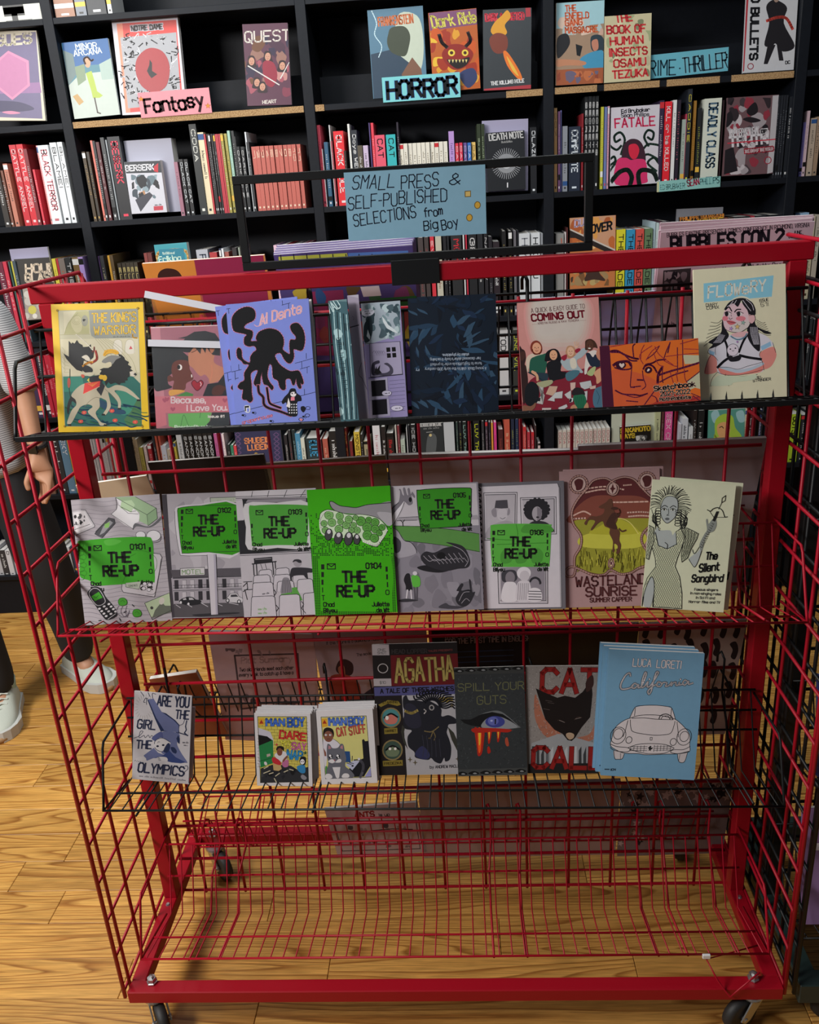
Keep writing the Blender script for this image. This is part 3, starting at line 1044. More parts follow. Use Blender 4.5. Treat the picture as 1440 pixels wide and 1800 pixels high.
def art_panels(a):
    a.R('8078a0', 0, 0, 1300, 1900)
    a.P('8f9aa4', '478 185 1020 130 1015 620 560 760 500 700')
    wash(a, 500, 180, 1015, 680, ['40525a', '6d8288', '2c3c44', '9fb0b4', '50646c', '33454d'], 40, 6, 70)
    a.S('1e2a30', '560 420 620 380 640 560 600 700 530 720 520 520')
    a.P('c3ccd0', '765 360 800 400 850 480 940 550 985 600 920 580 830 530 780 440')
    a.P('aab4ba', '575 550 610 650 600 690 560 640')
    a.S('b9bac6', '498 300 560 270 650 275 660 310 620 350 550 370 500 345')
    a.squiggle('3a3a44', 5, 515, 305, 640, 290, 14, 12)
    a.squiggle('3a3a44', 5, 530, 335, 610, 325, 14, 8)
    a.P('8f89a2', '600 740 1005 710 1030 1145 615 1180')
    for p in ('600 740 1005 710 1030 1145 615 1180 600 740', '535 745 600 740', '590 1190 1030 1150'):
        a.L('1c1a24', 6, p)
    for x0, y0 in ((820, 795), (893, 790), (826, 873), (898, 868)):
        a.P('0d0d10', f'{x0} {y0} {x0+52} {y0-3} {x0+56} {y0+56} {x0+5} {y0+60}')
    a.S('33303f', '620 1100 640 1000 720 965 730 1000 670 1030 700 1120 780 1150 650 1160')
    a.S('3c3948', '790 1010 840 1000 900 1060 905 1130 850 1160 720 1160 700 1130 800 1130 860 1100 850 1050')
    a.P('131216', '660 1130 690 1040 700 1080 740 1020 730 1090 760 1130 700 1150')
    for i in range(5):
        a.C('5a556a', 4, f'{640+i*30} 870 {660+i*30} 840 {690+i*28} 870 {700+i*26} 900')
    a.P('9a95ac', '580 1215 830 1185 840 1440 600 1470')
    a.P('9a95ac', '600 1475 845 1450 865 1660 610 1690')
    a.P('14131a', '620 1230 805 1215 815 1415 632 1425')
    a.P('14131a', '632 1470 820 1455 830 1640 640 1650')
    for i in range(9):
        a.L('625d7a', 4, f'{860} {1230+i*48} {1050} {1215+i*48}')
    for x, y in ((820, 1385), (950, 1572)):
        a.E('b9b5c8', x, y, 62 if x < 900 else 78, 34)
        a.O('2a2733', 4, x, y, 62 if x < 900 else 78, 34)
        a.squiggle('2a2733', 6, x - 35, y + 8, x + 40, y + 4, 12, 7)


def art_blue(a):
    a.R('0d1622', 0, 0, 1400, 1900)
    rg = random.Random(12)
    cols = ['15243a', '1c3044', '0a101a', '223a50', '0d1a2a', '101c2e', '2a4054']
    for i in range(95):
        x, y = rg.uniform(260, 1300), rg.uniform(170, 1700)
        l = rg.uniform(50, 190)
        t = rg.uniform(0, PI)
        w = rg.uniform(14, 48)
        dx, dy = math.cos(t) * l, math.sin(t) * l
        nx, ny = -math.sin(t) * w, math.cos(t) * w
        a.S(rg.choice(cols), f'{x-dx} {y-dy} {x-dx*.3+nx} {y-dy*.3+ny} {x+dx*.5+nx*.6} {y+dy*.5+ny*.6} {x+dx} {y+dy} {x+dx*.3-nx} {y+dy*.3-ny} {x-dx*.5-nx*.4} {y-dy*.5-ny*.4}', 3)
    for s, x0, y0, x1, y1 in (('A young Black child in the early 20th century', 1165, 1095, 360, 1110), ('turns to Yogi Lattice in order to protect', 1105, 1030, 430, 1050),
                              ("her deceased sister's body from being", 1090, 965, 430, 985), ('stolen by physicians.', 940, 915, 590, 925)):
        a.T(s, x0, y0, x1, y1, 34, '8c96a4', 6)


def face(a, x, y, rx, ry, skin, hair=None, hp=None, mouth='8a3a3a'):
    if hp:
        a.S(hair, hp)
    a.E(skin, x, y, rx, ry)
    a.E('1a1512', x - rx * .38, y - ry * .08, rx * .1, ry * .09)
    a.E('1a1512', x + rx * .38, y - ry * .08, rx * .1, ry * .09)
    a.C(mouth, rx * .12, f'{x-rx*.3} {y+ry*.45} {x} {y+ry*.58} {x+rx*.3} {y+ry*.42}')
    a.L(mouth, rx * .08, f'{x} {y} {x-rx*.08} {y+ry*.2}')


def art_out(a):
    a.R('a8746f', 0, 0, 1500, 1900)
    for i in range(7):                       # printed vignette of the cover
        c = ['b07c78', 'ab847e', 'a98d86', 'a8948c', 'a79a92', 'a79d95', 'a79e97'][i]
        a.S(c, f'{240+i*22} {150+i*4} 680 {60+i*12} {1140-i*28} {130+i*6} {1180-i*35} {560-i*10} {1000-i*20} {900-i*45} 680 {1000-i*62} {330+i*22} {900-i*40} {200+i*30} {560}')
    a.T('A QUICK & EASY GUIDE TO', 295, 330, 1058, 252, 62, '4a2a2c', 7)
    a.T('COMING OUT', 300, 447, 1055, 380, 92, '5e0f1e', 24)
    a.T('KRISTIN RUSSO & RAVI TEIXEIRA', 385, 495, 970, 440, 28, '5e3a3a', 5)
    a.L('7a5050', 3, '300 495 370 490')
    a.L('7a5050', 3, '985 430 1075 425')
    a.S('6a1d2a', '250 1290 500 1180 900 1150 1270 1100 1300 1400 1300 1700 150 1760 180 1500')
    a.S('b0a090', '200 1000 260 920 380 900 480 930 400 1000 250 1100 215 1180')
    a.S('2a1a1a', '110 860 150 845 190 880 200 980 180 1060 200 1100 220 1300 200 1500 140 1600')
    a.S('3a221e', '120 900 185 880 190 950 160 1000 125 1000')
    # bearded man in green
    a.S('1f4a3c', '240 1160 260 1000 330 950 430 920 510 905 500 1000 480 1120 440 1250 380 1200 300 1160 250 1200')
    a.S('22303a', '220 1180 260 1170 320 1220 400 1300 490 1300 500 1200 380 1180')
    a.S('b0876a', '290 1150 360 1210 370 1290 340 1300 330 1230 270 1180')
    face(a, 355, 830, 62, 78, 'b8876c', '6a2c20', '265 820 290 750 350 722 400 745 430 800 430 870 395 920 330 910 280 880')
    a.C('6a2c20', 16, '292 850 310 905 355 918 410 890 425 840')
    # dark-haired person in black
    a.S('16161a', '490 1060 560 1010 640 1000 700 1050 690 1160 770 1180 740 1260 620 1290 540 1310 500 1200')
    face(a, 590, 930, 55, 72, 'b88a6c', '141116', '470 960 500 880 590 838 660 870 700 980 690 1030 620 1000 560 1010 470 1020')
    # fair-haired person in denim waving
    a.S('8c979c', '690 1010 760 990 840 980 900 940 1000 840 1050 830 1080 870 1000 960 930 1000 940 1080 1010 1170 980 1190 880 1150 790 1150 720 1090')
    a.S('b5aea0', '830 990 900 980 920 1100 860 1130 830 1080')
    a.S('3d5f6b', '760 1200 860 1150 960 1160 930 1230 830 1300 770 1290')
    face(a, 838, 880, 50, 68, 'c09a80', '9a7458', '765 900 790 810 850 795 900 830 905 920 860 960 800 970')
    a.S('c09a80', '890 745 910 790 940 800 975 780 960 800 920 830 900 800')
    a.L('c09a80', 10, '900 790 895 740')
    a.L('c09a80', 10, '925 790 925 738')
    a.L('c09a80', 10, '945 790 950 745')
    # person in a navy waistcoat
    a.S('7e1e30', '900 860 960 830 980 860 920 900')
    a.S('7e1e30', '700 960 780 920 770 990 730 1010')
    a.S('b9b2ac', '1030 1190 1050 1000 1080 900 1200 860 1240 960 1100 1100 1060 1200')
    a.S('1c2433', '1060 910 1110 900 1160 960 1200 920 1270 1000 1270 1090 1180 1110 1120 1080 1080 1000')
    face(a, 1118, 790, 52, 78, '4a2e24', '3a251c', '1050 790 1060 720 1130 695 1200 740 1230 830 1180 820 1060 860')
    a.E('d8d0c8', 1112, 832, 20, 10)
    a.S('8f9a6c', '1065 1200 1150 1110 1200 1110 1150 1230')
    a.S('b08468', '1170 1190 1260 1120 1285 1160 1285 1290 1210 1350 1200 1260')
    a.S('a06c58', '1210 900 1270 820 1275 1000 1230 980')
    # papers spread on the rug
    for p, c in (('360 1350 440 1380 400 1500 330 1620 420 1640 450 1510', '9c9a98'), ('520 1375 640 1380 590 1525 465 1490', 'a88a78'), ('820 1330 900 1325 890 1420 825 1450', 'b0958c'),
                 ('600 1470 710 1450 700 1555 590 1555 590 1600 485 1580 560 1520', 'a3a3a4'), ('955 1330 1120 1300 1140 1400 1030 1430 975 1400', '9fa3a4'), ('730 1500 830 1440 830 1560 780 1560', 'a3a3a4'),
                 ('640 1690 760 1640 775 1680 700 1740 640 1730', 'a3a3a4'), ('405 1690 540 1690 530 1740 410 1745', 'a69a98'), ('1100 1390 1195 1370 1190 1420 1110 1430', 'b0958c'), ('1020 1460 1070 1450 1060 1590 1035 1590', 'a3a3a4'),
                 ('800 1560 860 1550 850 1610 805 1620', 'b9b9bb')):
        a.P(c, p)
        a.L('5a4a4c', 3, p + ' ' + ' '.join(p.split()[:2]))
    for x, y in ((380, 1570), (830, 1590)):
        a.P('1a1a1e', f'{x-20} {y-30} {x+10} {y-24} {x} {y+24} {x-30} {y+20}')
    a.S('8a8a6c', '340 1330 450 1300 560 1290 560 1340 460 1390 380 1380')
    # people with their backs to us
    a.S('14161a', '180 1400 260 1310 340 1350 370 1450 340 1600 240 1660 170 1600')
    a.S('6e4a3a', '140 1650 250 1660 320 1610 300 1690 200 1760 140 1750')
    a.S('211d20', '840 1500 870 1420 930 1400 1000 1430 1030 1510 930 1530')
    a.S('1f5a40', '860 1530 930 1510 1020 1510 1050 1600 1020 1700 920 1720 880 1650')
    for i in range(5):
        a.C('163c2c', 5, f'{890+i*28} 1530 {905+i*26} 1610 {915+i*22} 1700')
    a.S('9c7358', '820 1680 880 1650 920 1730 830 1730')
    a.S('9c7358', '1010 1700 1060 1620 1080 1700')
    a.S('3f5f72', '1145 1560 1180 1430 1260 1390 1300 1400 1300 1700 1170 1690')
    a.C('22384a', 6, '1200 1450 1240 1540 1210 1650')


def art_sketch(a):
    a.R('b85a22', 0, 0, 1500, 1200)
    a.P('8e2f26', '0 640 420 720 800 820 1400 900 1400 1100 0 1100')
    a.S('a84a2a', '160 560 500 560 800 700 820 900 600 1020 180 1020')
    a.P('3a1226', '45 225 172 215 205 1030 60 1035')
    a.P('9c9a80', '1135 325 1358 330 1360 425 1250 445 1160 450')
    a.P('9c9a80', '1190 690 1365 560 1372 790 1300 770 1230 800')
    D = '4c1430'
    lw = (10, 14, 20, 8)
    for w, p in ((26, '180 290 260 280 360 330 460 370 540 385'), (20, '190 300 330 310 430 400 520 410'), (34, '215 470 280 430 400 420 440 470'), (20, '230 500 330 525 440 510 440 440'),
                 (22, '600 520 640 460 720 440 800 400 900 390'), (24, '620 480 680 460 740 490 780 560'), (12, '590 540 600 640 630 740 580 790'),
                 (12, '450 500 440 600 430 690 430 750 480 765'), (22, '520 660 600 665'), (16, '430 760 560 745'), (20, '230 800 330 850 480 860 560 870 650 845'),
                 (12, '330 850 480 895 600 870'), (14, '370 940 520 955'), (14, '605 1000 700 870 760 790'), (34, '790 700 800 590 850 500'), (16, '480 370 470 230 500 190'),
                 (10, '570 380 580 280 620 200'), (10, '600 450 560 330 720 210'), (10, '640 400 720 280 820 210'), (12, '660 380 760 300 820 210'), (10, '740 300 800 450 870 480'),
                 (10, '760 220 820 330 1000 460'), (12, '880 370 910 280 965 160'), (10, '870 400 1000 470 1060 480'), (16, '930 300 960 170'), (12, '1130 130 1135 480'), (9, '900 350 1130 320 1355 300'),
                 (26, '800 600 950 550 1130 500 1358 430'), (18, '820 690 1000 600 1200 540'), (12, '1180 690 1365 550'), (12, '1060 230 1060 560'), (10, '1100 180 1340 110'), (12, '860 480 850 620 860 700'),
                 (10, '960 560 1000 700'), (10, '1040 560 1060 680'), (10, '1150 520 1160 640 1190 700'), (12, '1250 850 1370 900'), (12, '1270 880 1372 960'), (8, '1150 245 1355 250'), (12, '700 870 760 900 780 960'),
                 (10, '180 230 500 170'), (9, '1240 940 1340 900')):
        a.C(D if w > 11 else '7c2330', w, p)
    a.E('2a0c1e', 310, 470, 66, 46, -8)
    a.E('2a0c1e', 668, 530, 50, 44, -20)
    heart(a, 'f2ddd2', 322, 468, 34)
    a.S('f2e4da', '650 540 668 512 690 525 664 550')
    a.T('Sketchbook', 745, 810, 1305, 748, 62, '17090c', 15, halo='e8cdb8', hw=9, jit=.4)
    a.T('2021-2022', 825, 880, 1230, 848, 58, '17090c', 12, halo='e8cdb8', hw=8, jit=.3)
    a.T('MothRabbits', 815, 948, 1240, 918, 42, '17090c', 11, halo='e8cdb8', hw=7, jit=.3)


def star(a, col, x, y, r, edge='4a4a50', rot=0):
    p = ' '.join(f'{x + (r if i % 2 == 0 else r*.45)*math.sin(rot+i*PI/5):.1f} {y - (r if i % 2 == 0 else r*.45)*math.cos(rot+i*PI/5):.1f}' for i in range(10))
    a.P(col, p)
    if edge:
        a.L(edge, r * .1, p + ' ' + ' '.join(p.split()[:2]))


def art_flow(a):
    a.R('a9a68e', 0, 0, 1400, 1900)
    a.P('6898a8', '193 318 1058 200 1040 470 205 552')
    a.T('FLOWeRY', 255, 495, 955, 400, 140, 'b5b5aa', 21, slant=.15, jit=.25)
    a.T('DIARY', 235, 600, 372, 585, 34, '2a2a2a', 7, jit=.4)
    a.T('COMIX', 245, 637, 390, 622, 34, '2a2a2a', 7, jit=.4)
    a.T('ISSUE', 888, 540, 1000, 522, 34, '2a2a2a', 7, jit=.4)
    a.T('51!', 905, 598, 1000, 585, 46, '2a2a2a', 7, jit=.3)
    a.T('MEL', 860, 1468, 945, 1462, 24, '2a2a2a', 6, jit=.4)
    a.T('STRINGER', 828, 1507, 1045, 1492, 30, '2a2a2a', 7, jit=.4)
    K = '141318'
    a.S('b7b5a2', '520 540 600 480 700 470 790 520 780 580 560 600')
    # arms and tee
    a.S('b07068', '320 1170 400 1230 410 1320 380 1390 250 1400 270 1270')
    a.S('b07068', '890 1180 1060 1090 1105 1160 1100 1230 1040 1330 940 1350')
    a.S('aaa8b0', '290 1110 420 1010 520 950 740 930 870 920 980 960 1060 1040 1060 1080 920 1140 900 1180 940 1270 955 1360 880 1400 500 1420 400 1380 390 1260 350 1190 290 1160')
    a.P('6f8fa6', '910 1085 1030 1025 1045 1075 930 1135')
    a.P('6f8fa6', '290 1125 360 1150 350 1190 300 1170')
    a.S('b06a62', '405 1340 500 1360 640 1400 800 1370 950 1310 955 1345 880 1400 500 1425')
    a.S('8c97a2', '405 1325 500 1330 640 1360 800 1335 940 1280 945 1310 800 1370 640 1395 500 1365')
    for p in ('400 1330 520 1330 640 1355 760 1320 880 1290 940 1270', '400 1385 500 1420 700 1420 960 1360', '290 1110 280 1160 350 1195 400 1250', '1060 1040 1100 1160', '920 1140 900 1190 940 1280 960 1370',
              '370 1180 370 1090 450 1020', '400 1385 340 1460 320 1550', '500 1410 450 1490 330 1545', '530 1430 525 1500 540 1550', '560 1440 700 1440 880 1420', '250 1400 270 1280 310 1190'):
        a.C(K, 5, p)
    a.S('9aa38e', '330 1540 400 1430 500 1430 700 1440 860 1420 840 1480 600 1510 560 1540')
    # harness and small round face pouch
    for w, p in ((26, '470 1000 505 1090 515 1200'), (26, '745 940 690 1040 650 1150'), (30, '400 1330 470 1260 560 1200'), (30, '660 1190 760 1215 920 1240')):
        a.C(K, w, p)
    a.S(K, '510 1170 560 1210 640 1190 680 1190 660 1250 560 1265 520 1230')
    a.E('b3aab4', 575, 1125, 70, 72)
    a.O('3a363f', 5, 575, 1125, 70, 72)
    for x, y in ((545, 1115), (605, 1105)):
        a.E(K, x, y, 10, 8)
    a.C(K, 5, '565 1130 578 1140 590 1128')
    # hair behind
    for p in ('700 520 790 540 840 640 830 720 860 840 1040 920 960 930 880 880 900 1000 900 1140 830 1100 760 1000 740 900 750 700', '480 600 450 700 430 800 430 900 380 960 280 1030 330 1060 290 1110 420 1060 520 960 470 860 440 760'):
        a.S(K, p)
    for i in range(7):
        a.C(K, 5, f'{430-i*6} {760+i*40} {380-i*12} {800+i*36} {300-i*12} {790+i*48}')
        a.C(K, 5, f'{850+i*3} {760+i*22} {930+i*6} {800+i*24} {960+i*12} {790+i*26}')
        a.C('9f9ca6', 5, f'{780+i*14} {850} {790+i*14} {940} {830+i*10} {1060}')
        a.C('9f9ca6', 4, f'{400+i*12} {930+i*3} {380+i*12} {990} {340+i*14} {1040}')
    # face
    a.S('b59ba2', '480 620 560 560 680 560 740 640 760 760 750 850 660 910 540 905 470 860 440 760 450 680')
    a.S('a39b98', '560 820 760 770 750 850 660 910 560 900')
    a.E('a8606a', 470, 745, 36, 30)
    a.E('a8606a', 660, 745, 60, 30)
    a.S('b58f92', '755 700 820 700 835 760 800 805 765 790')
    a.C(K, 5, '760 710 820 700 836 760 800 806 765 790')
    a.S(K, '465 610 520 540 620 495 720 500 800 560 835 650 830 700 760 690 735 640 680 570 660 520 620 600 560 560 500 600 455 640')
    for p in ('680 520 740 600 780 650', '720 510 790 570 815 640', '560 530 520 580 490 600', '600 520 570 570 540 580'):
        a.C('c4c0c8', 7, p)
    a.C(K, 14, '470 640 510 605 545 655')
    a.C(K, 14, '582 665 610 635 655 632')
    for x in (490, 635):
        a.E('d6d0d0', x + 14, 688, 26, 24)
        a.E(K, x - 4, 690, 22, 30)
        a.C(K, 7, f'{x-34} 680 {x} 660 {x+55} 680')
    a.C(K, 6, '515 735 530 755 555 740')
    a.C(K, 5, '540 700 545 720')
    a.S('9a4a50', '490 775 540 770 600 795 560 820 515 815')
    a.C(K, 5, '485 775 540 790 605 795')
    a.C(K, 6, '440 770 470 870 560 910 660 910 750 855')
    star(a, 'c9a86a', 620, 845, 36)
    star(a, '6f8a80', 690, 795, 30, rot=.2)
    star(a, '8a6a9a', 545, 868, 26, rot=.3)
    a.S('b58f92', '560 930 740 900 730 960 640 970 570 960')
    a.C('5a7a8c', 16, '545 960 620 1000 700 980 740 930')
    a.E('7a5a86', 625, 1028, 12)


S1 = dict(yb=.155, zb=1.3245)
bk = {}
G1 = None
bk['kw'] = book('comic', 'comic', 'yellow bordered comic with a rearing white horse and black cloaked rider', (80, 520, 7.2), '75 100 1230 85 1320 1700 160 1735',
                yb=.155, zb=1.3265, th=.007, spine='b8960f', base='d6b017', art=art_kw)
bk['mad'] = book('comic', 'comic', 'curled grey green comic turned nearly edge on beside the white page', (570, 510, 7.5), '85 145 320 110 436 1720 190 1735', yb=.12, zb=1.333,
                 th=.003, spine='5a777c', art=art_mad, matt=True, pages=False)
bk['page'] = book('comic', 'comic', 'loose pale page standing between the grey green comic and the panel page', (570, 510, 7.5), '320 72 462 55 590 1720 440 1730', yb=.135, zb=1.330,
                  th=.002, spine='9d97a4', art=art_page, matt=True)
bk['pan'] = book('comic', 'comic', 'open lilac comic page with stormy panels and black windows', (570, 510, 7.5), '478 185 1020 130 1085 1700 600 1720', yb=.150, zb=1.327,
                 th=.0045, spine='7c7690', art=art_panels, matt=True)
bk['blue'] = book('comic', 'comic', 'dark blue upside down comic of crumpled cloth with pale small print', (700, 500, 7.5), '240 155 1290 130 1325 1700 310 1760', yb=.150, zb=1.327,
                  th=.006, spine='121c28', base='0d1622', art=art_blue)
ghost(bk['blue'], 'comic', 'second copy of the dark blue comic showing at its left edge', dx=-.0165, dy=.0075, dz=-.001, group=None)
bk['out'] = book('graphic_novel', 'book', 'pink graphic novel with a group of friends sitting on a red rug', (900, 510, 8.18), '100 195 1262 85 1295 1700 135 1755', yb=.15, zb=1.3275,
                 th=.009, spine='8a5a58', base='a8746f', art=art_out)
bk['flow'] = book('comic', 'comic', 'cream comic with a black haired girl under a blue title banner', (1205, 455, 6.92), '62 150 1208 45 1245 1705 165 1740', yb=.165, zb=1.3235,
                  th=.005, spine='a09d88', base='a9a68e', art=art_flow, matt=True)
bk['sk'] = book('comic', 'comic', 'orange landscape format sketchbook zine with a huge sketched face', (1050, 580, 7.579), '45 225 1345 100 1380 950 60 1035', yb=.148, zb=1.3275,
                th=.004, spine='3a1226', base='a84a2a', art=art_sketch)
bk['al'] = book('comic', 'comic', 'front lilac comic with a big black octopus like blob and tiny figure', (380, 510, 7.2), '143 190 1180 95 1275 1680 232 1728', yb=.14, zb=1.3295,
                th=.003, spine='6570b0', base='6f7bc0', art=art_alden, matt=True)
g = ghost(bk['al'], 'comic', 'second lilac blob comic tilted behind the front copy', dx=-.010, dy=.0045, dz=.002, rot=-.05)
MB().box(-.066, 0, .002, .0765, .003, .214).obj('page_block', PAPER, bk['al']).location = (0, .0095, 0)

# comic in a clear sleeve with white sealing strips
bk['love'] = book('comic', 'comic', 'bagged pink comic with two faces about to kiss in a clear sleeve', (250, 510, 7.2), '125 465 1010 440 1145 1735 160 1765', yb=.150, zb=1.327,
                  th=.003, spine='8e5a66', base='8e5a66', art=art_love)
CLEAR = bpy.data.materials.new('clear_sleeve')
CLEAR.use_nodes = True
_b = CLEAR.node_tree.nodes['Principled BSDF']
_b.inputs['Base Color'].default_value = (1, 1, 1, 1)
_b.inputs['Roughness'].default_value = 0.12
_b.inputs['Transmission Weight'].default_value = 1.0
_b.inputs['IOR'].default_value = 1.08
_b.inputs['Alpha'].default_value = 0.35
SEAL = mat('white_seal_strip', (0.55, 0.55, 0.6), 0.5, spec=.3)
lw_, lh_ = .131, .183
sl = MB()
nx_, nz_ = 6, 10
for j in range(nz_ + 1):
    for i in range(nx_ + 1):
        rgx = math.sin(i * 2.1 + j * 1.7) * .0009
        sl.v.append((-.072 + .148 * i / nx_, -.0032 + rgx, -.001 + .236 * j / nz_))
for j in range(nz_):
    for i in range(nx_):
        q = j * (nx_ + 1) + i
        sl.f.append((q, q + 1, q + nx_ + 2, q + nx_ + 1))
        sl.m.append(0)
s_ = sl.obj('sleeve', CLEAR, bk['love'])
MB().box(0, 0, 0, .148, .0006, .012).obj('seal_strip', SEAL, bk['love'], (-.072, -.0045, .147)).rotation_euler = (0, .055, 0)
st = MB().box(0, 0, 0, .155, .0006, .012).obj('seal_strip', SEAL, bk['love'], (-.074, -.0045, .232))
st.rotation_euler = (0, .22, 0)


# ------------------------------------------------------------------ second row: the green screen series
def phone_ui(a, ox, oy, s, num, kx=1.0, bars=(4, 3), n='151a14', sk=-.03, right=True):
    """the little old phone screen: signal bars, envelope, clock, title and names; (ox,oy) top left, s = width"""
    def q(u, v):
        return ox + u * s, oy + v * s + u * s * sk

    def rr(u0, v0, u1, v1):
        (x0, y0), (x1, y1) = q(u0, v0), q(u1, v1)
        a.P(n, f'{x0} {y0} {x1} {y1-(v1-v0)*s} {x1} {y1} {x0} {y0+(v1-v0)*s}')
    for i in range(4 - bars[0], 4):
        rr(.045 + .008 * (i > 2), .08 + .105 * i, .045 + .045 - .008 * i, .15 + .105 * i)
    x, y = q(.06, .53)
    a.T('T', *q(.05, .57), *q(.085, .57), s * .065, n, s * .012)
    if right:
        for i in range(bars[1]):
            rr(.925 + .006 * i, .12 + .105 * i, .955, .19 + .105 * i)
        a.T('0', *q(.92, .50), *q(.965, .50), s * .06, n, s * .012)
    x0, y0 = q(.13, .075)
    x1, y1 = q(.24, .075)
    h = s * .07
    a.L(n, s * .013, f'{x0} {y0} {x1} {y1} {x1} {y1+h} {x0} {y0+h} {x0} {y0} {(x0+x1)/2} {y0+h*.55} {x1} {y1}')
    a.T(num, *q(.66, .145), *q(.87, .145), s * .075, n, s * .017)
    a.T('THE', *q(.34, .325), *q(.66, .325), s * .14, n, s * .036)
    a.T('RE-UP', *q(.26, .52), *q(.76, .52), s * .14, n, s * .036)
    a.T('Chad', *q(.07, .655), *q(.215, .655), s * .055, n, s * .013)
    a.T('Bilyeu', *q(.07, .735), *q(.25, .735), s * .055, n, s * .013)
    if right:
        a.T('Juliette', *q(.73, .655), *q(.96, .655), s * .055, n, s * .013)
        a.T('de Wit', *q(.79, .735), *q(.96, .735), s * .055, n, s * .013)


def art_r1(a):
    a.R('a29ca2', 0, 0, 1400, 1900)
    rg = random.Random(3)
    for i in range(30):
        y = 150 + i * 56
        o = rg.uniform(-14, 14)
        a.C('847f86', rg.uniform(4, 8), f'60 {y+o} 250 {y-14} 480 {y+18+o} 700 {y-10} 950 {y+16} 1300 {y-22+o}')
    K = '26262a'
    a.P('b9b6ba', '60 290 200 260 250 265 365 470 350 490 100 600')
    a.P('d0cdd0', '90 300 190 280 240 285 330 460 120 560')
    for p in ('190 260 250 265 365 470', '110 590 350 490 365 470', '90 520 300 450'):
        a.L(K, 6, p)
    wash(a, 95, 310, 240, 460, ['2e2e30', '555558', 'dddddd'], 16, 5, 30)
    a.P('4c4c50', '545 370 620 385 625 440 460 625 360 575 370 540')
    a.P('8b8b8f', '470 480 560 400 600 430 480 560 420 590')
    a.P('7fae60', '490 450 560 420 545 490 490 500')
    a.L(K, 6, '545 365 620 385 628 440 450 628 358 575 545 365')
    a.P('cfcdd0', '580 320 660 250 680 180 650 100 900 250 950 340 930 420 880 440 850 510 740 450')
    a.P('8fa886', '645 100 900 95 1160 245 1170 380 1060 470 940 410 945 300')
    a.P('7f9a78', '1040 330 1160 245 1170 380 1060 470')
    a.P('a9c09c', '720 150 850 140 890 200 840 300 700 240')
    for p in ('645 105 1040 330 1160 245 900 98', '1040 330 1050 470 1172 380 1162 245', '580 320 850 510 885 440', '580 320 650 260 655 180 645 105', '680 200 800 310 930 320', '720 230 830 290 900 280'):
        a.L(K, 5, p)
    a.S('5c5c60', '890 440 1060 480 1200 370 1215 350 1210 400 1080 490 900 480 860 520 850 510')
    a.E('c9c7cb', 950, 590, 62, 48)
    a.E('c9c7cb', 1115, 600, 90, 70)
    a.O(K, 5, 950, 590, 62, 48)
    a.O(K, 6, 1115, 600, 90, 70)
    a.C(K, 6, '1030 640 1100 690 1190 670 1215 610')
    # scales
    a.P('b9b4b9', '700 1180 900 810 1190 830 1215 880 1100 1390 700 1330 680 1290')
    a.L(K, 7, '1060 820 1190 835 1213 880 1100 1390 700 1330 680 1290 690 1210')
    a.C(K, 5, '1000 1350 1100 1345 1150 1180 1200 900')
    a.S('3c9426', '130 690 230 660 600 625 1010 615 1095 660 1108 900 1110 1180 1040 1200 560 1235 330 1245 270 1180 150 1130 150 950')
    a.S('4fa03a', '480 660 600 640 700 670 600 720 500 720')
    for i in range(9):
        a.O('2c6a20', 5, 165 + (i % 2) * 30, 720 + i * 52, 42, 34)
    a.C('2c6a20', 5, '800 790 1000 800 1130 880 1140 1000 1090 1090')
    a.C('2c6a20', 5, '880 830 780 900 740 1100 700 1200')
    phone_ui(a, 225, 665, 890, '01:01', sk=-.03)
    a.P('a9b0a2', '735 1210 930 1190 905 1290 740 1262')
    a.squiggle('55605a', 8, 770, 1262, 890, 1250, 44, 6, 4)
    a.L(K, 5, '735 1215 735 1262 905 1292 935 1200')
    for x, y in ((980, 1220), (1045, 1232), (965, 1280), (1030, 1296)):
        a.E('c6c2c8', x, y, 26, 22)
        a.O(K, 5, x, y, 26, 22)
    # phone
    a.S('232327', '240 1330 300 1270 350 1255 420 1290 470 1390 560 1500 612 1600 590 1650 480 1690 420 1640 330 1500 250 1390')
    a.C('b9b7bb', 9, '262 1330 320 1280 390 1300 450 1400 460 1460 400 1500 340 1490 270 1390', True)
    a.P('3c8f26', '285 1385 385 1325 432 1400 330 1445')
    a.L('17401a', 6, '320 1390 350 1400 M'.replace(' M', '') + ' 380 1370')
    rg = random.Random(1)
    for r in range(4):
        for c in range(3):
            a.E('c9c7cb', 385 + c * 62 + r * 28, 1548 - c * 30 + r * 32 - 4, 19, 13, -20)
    a.L('c9c7cb', 6, '490 1680 590 1610')
    for x, y in ((690, 1452), (870, 1597)):
        a.S('3f8a2a', f'{x-60} {y+10} {x-40} {y-40} {x+20} {y-48} {x+55} {y-5} {x+40} {y+40} {x-30} {y+52}')
        a.C('1c4a18', 5, f'{x-60} {y+10} {x-40} {y-40} {x+20} {y-48} {x+55} {y-5} {x+40} {y+40} {x-30} {y+52}', True)
        a.C('1c4a18', 4, f'{x-30} {y} {x} {y-16} {x+26} {y+6}')
    a.P('a5b495', '975 1470 1200 1370 1320 1330 1330 1520 1050 1650')
    a.P('5d6258', '1100 1560 1190 1450 1230 1500 1310 1500 1310 1580 1060 1660')
    a.E('b9b4ac', 1190, 1440, 34, 48, 20)
    a.E('3c3c3c', 1060, 1530, 20)
    a.L(K, 6, '1310 1335 1200 1372 970 1470 1060 1680 1320 1560')
    for p in ('370 1700 400 1695', '640 1670 655 1700', '810 1490 830 1510', '700 1590 730 1575'):
        a.L(K, 12, p)
    for i in range(3):
        a.C('5a5560', 5, f'{640+i*50} 1500 {600+i*60} 1580 {680+i*30} 1650 {770} {1600-i*20}')


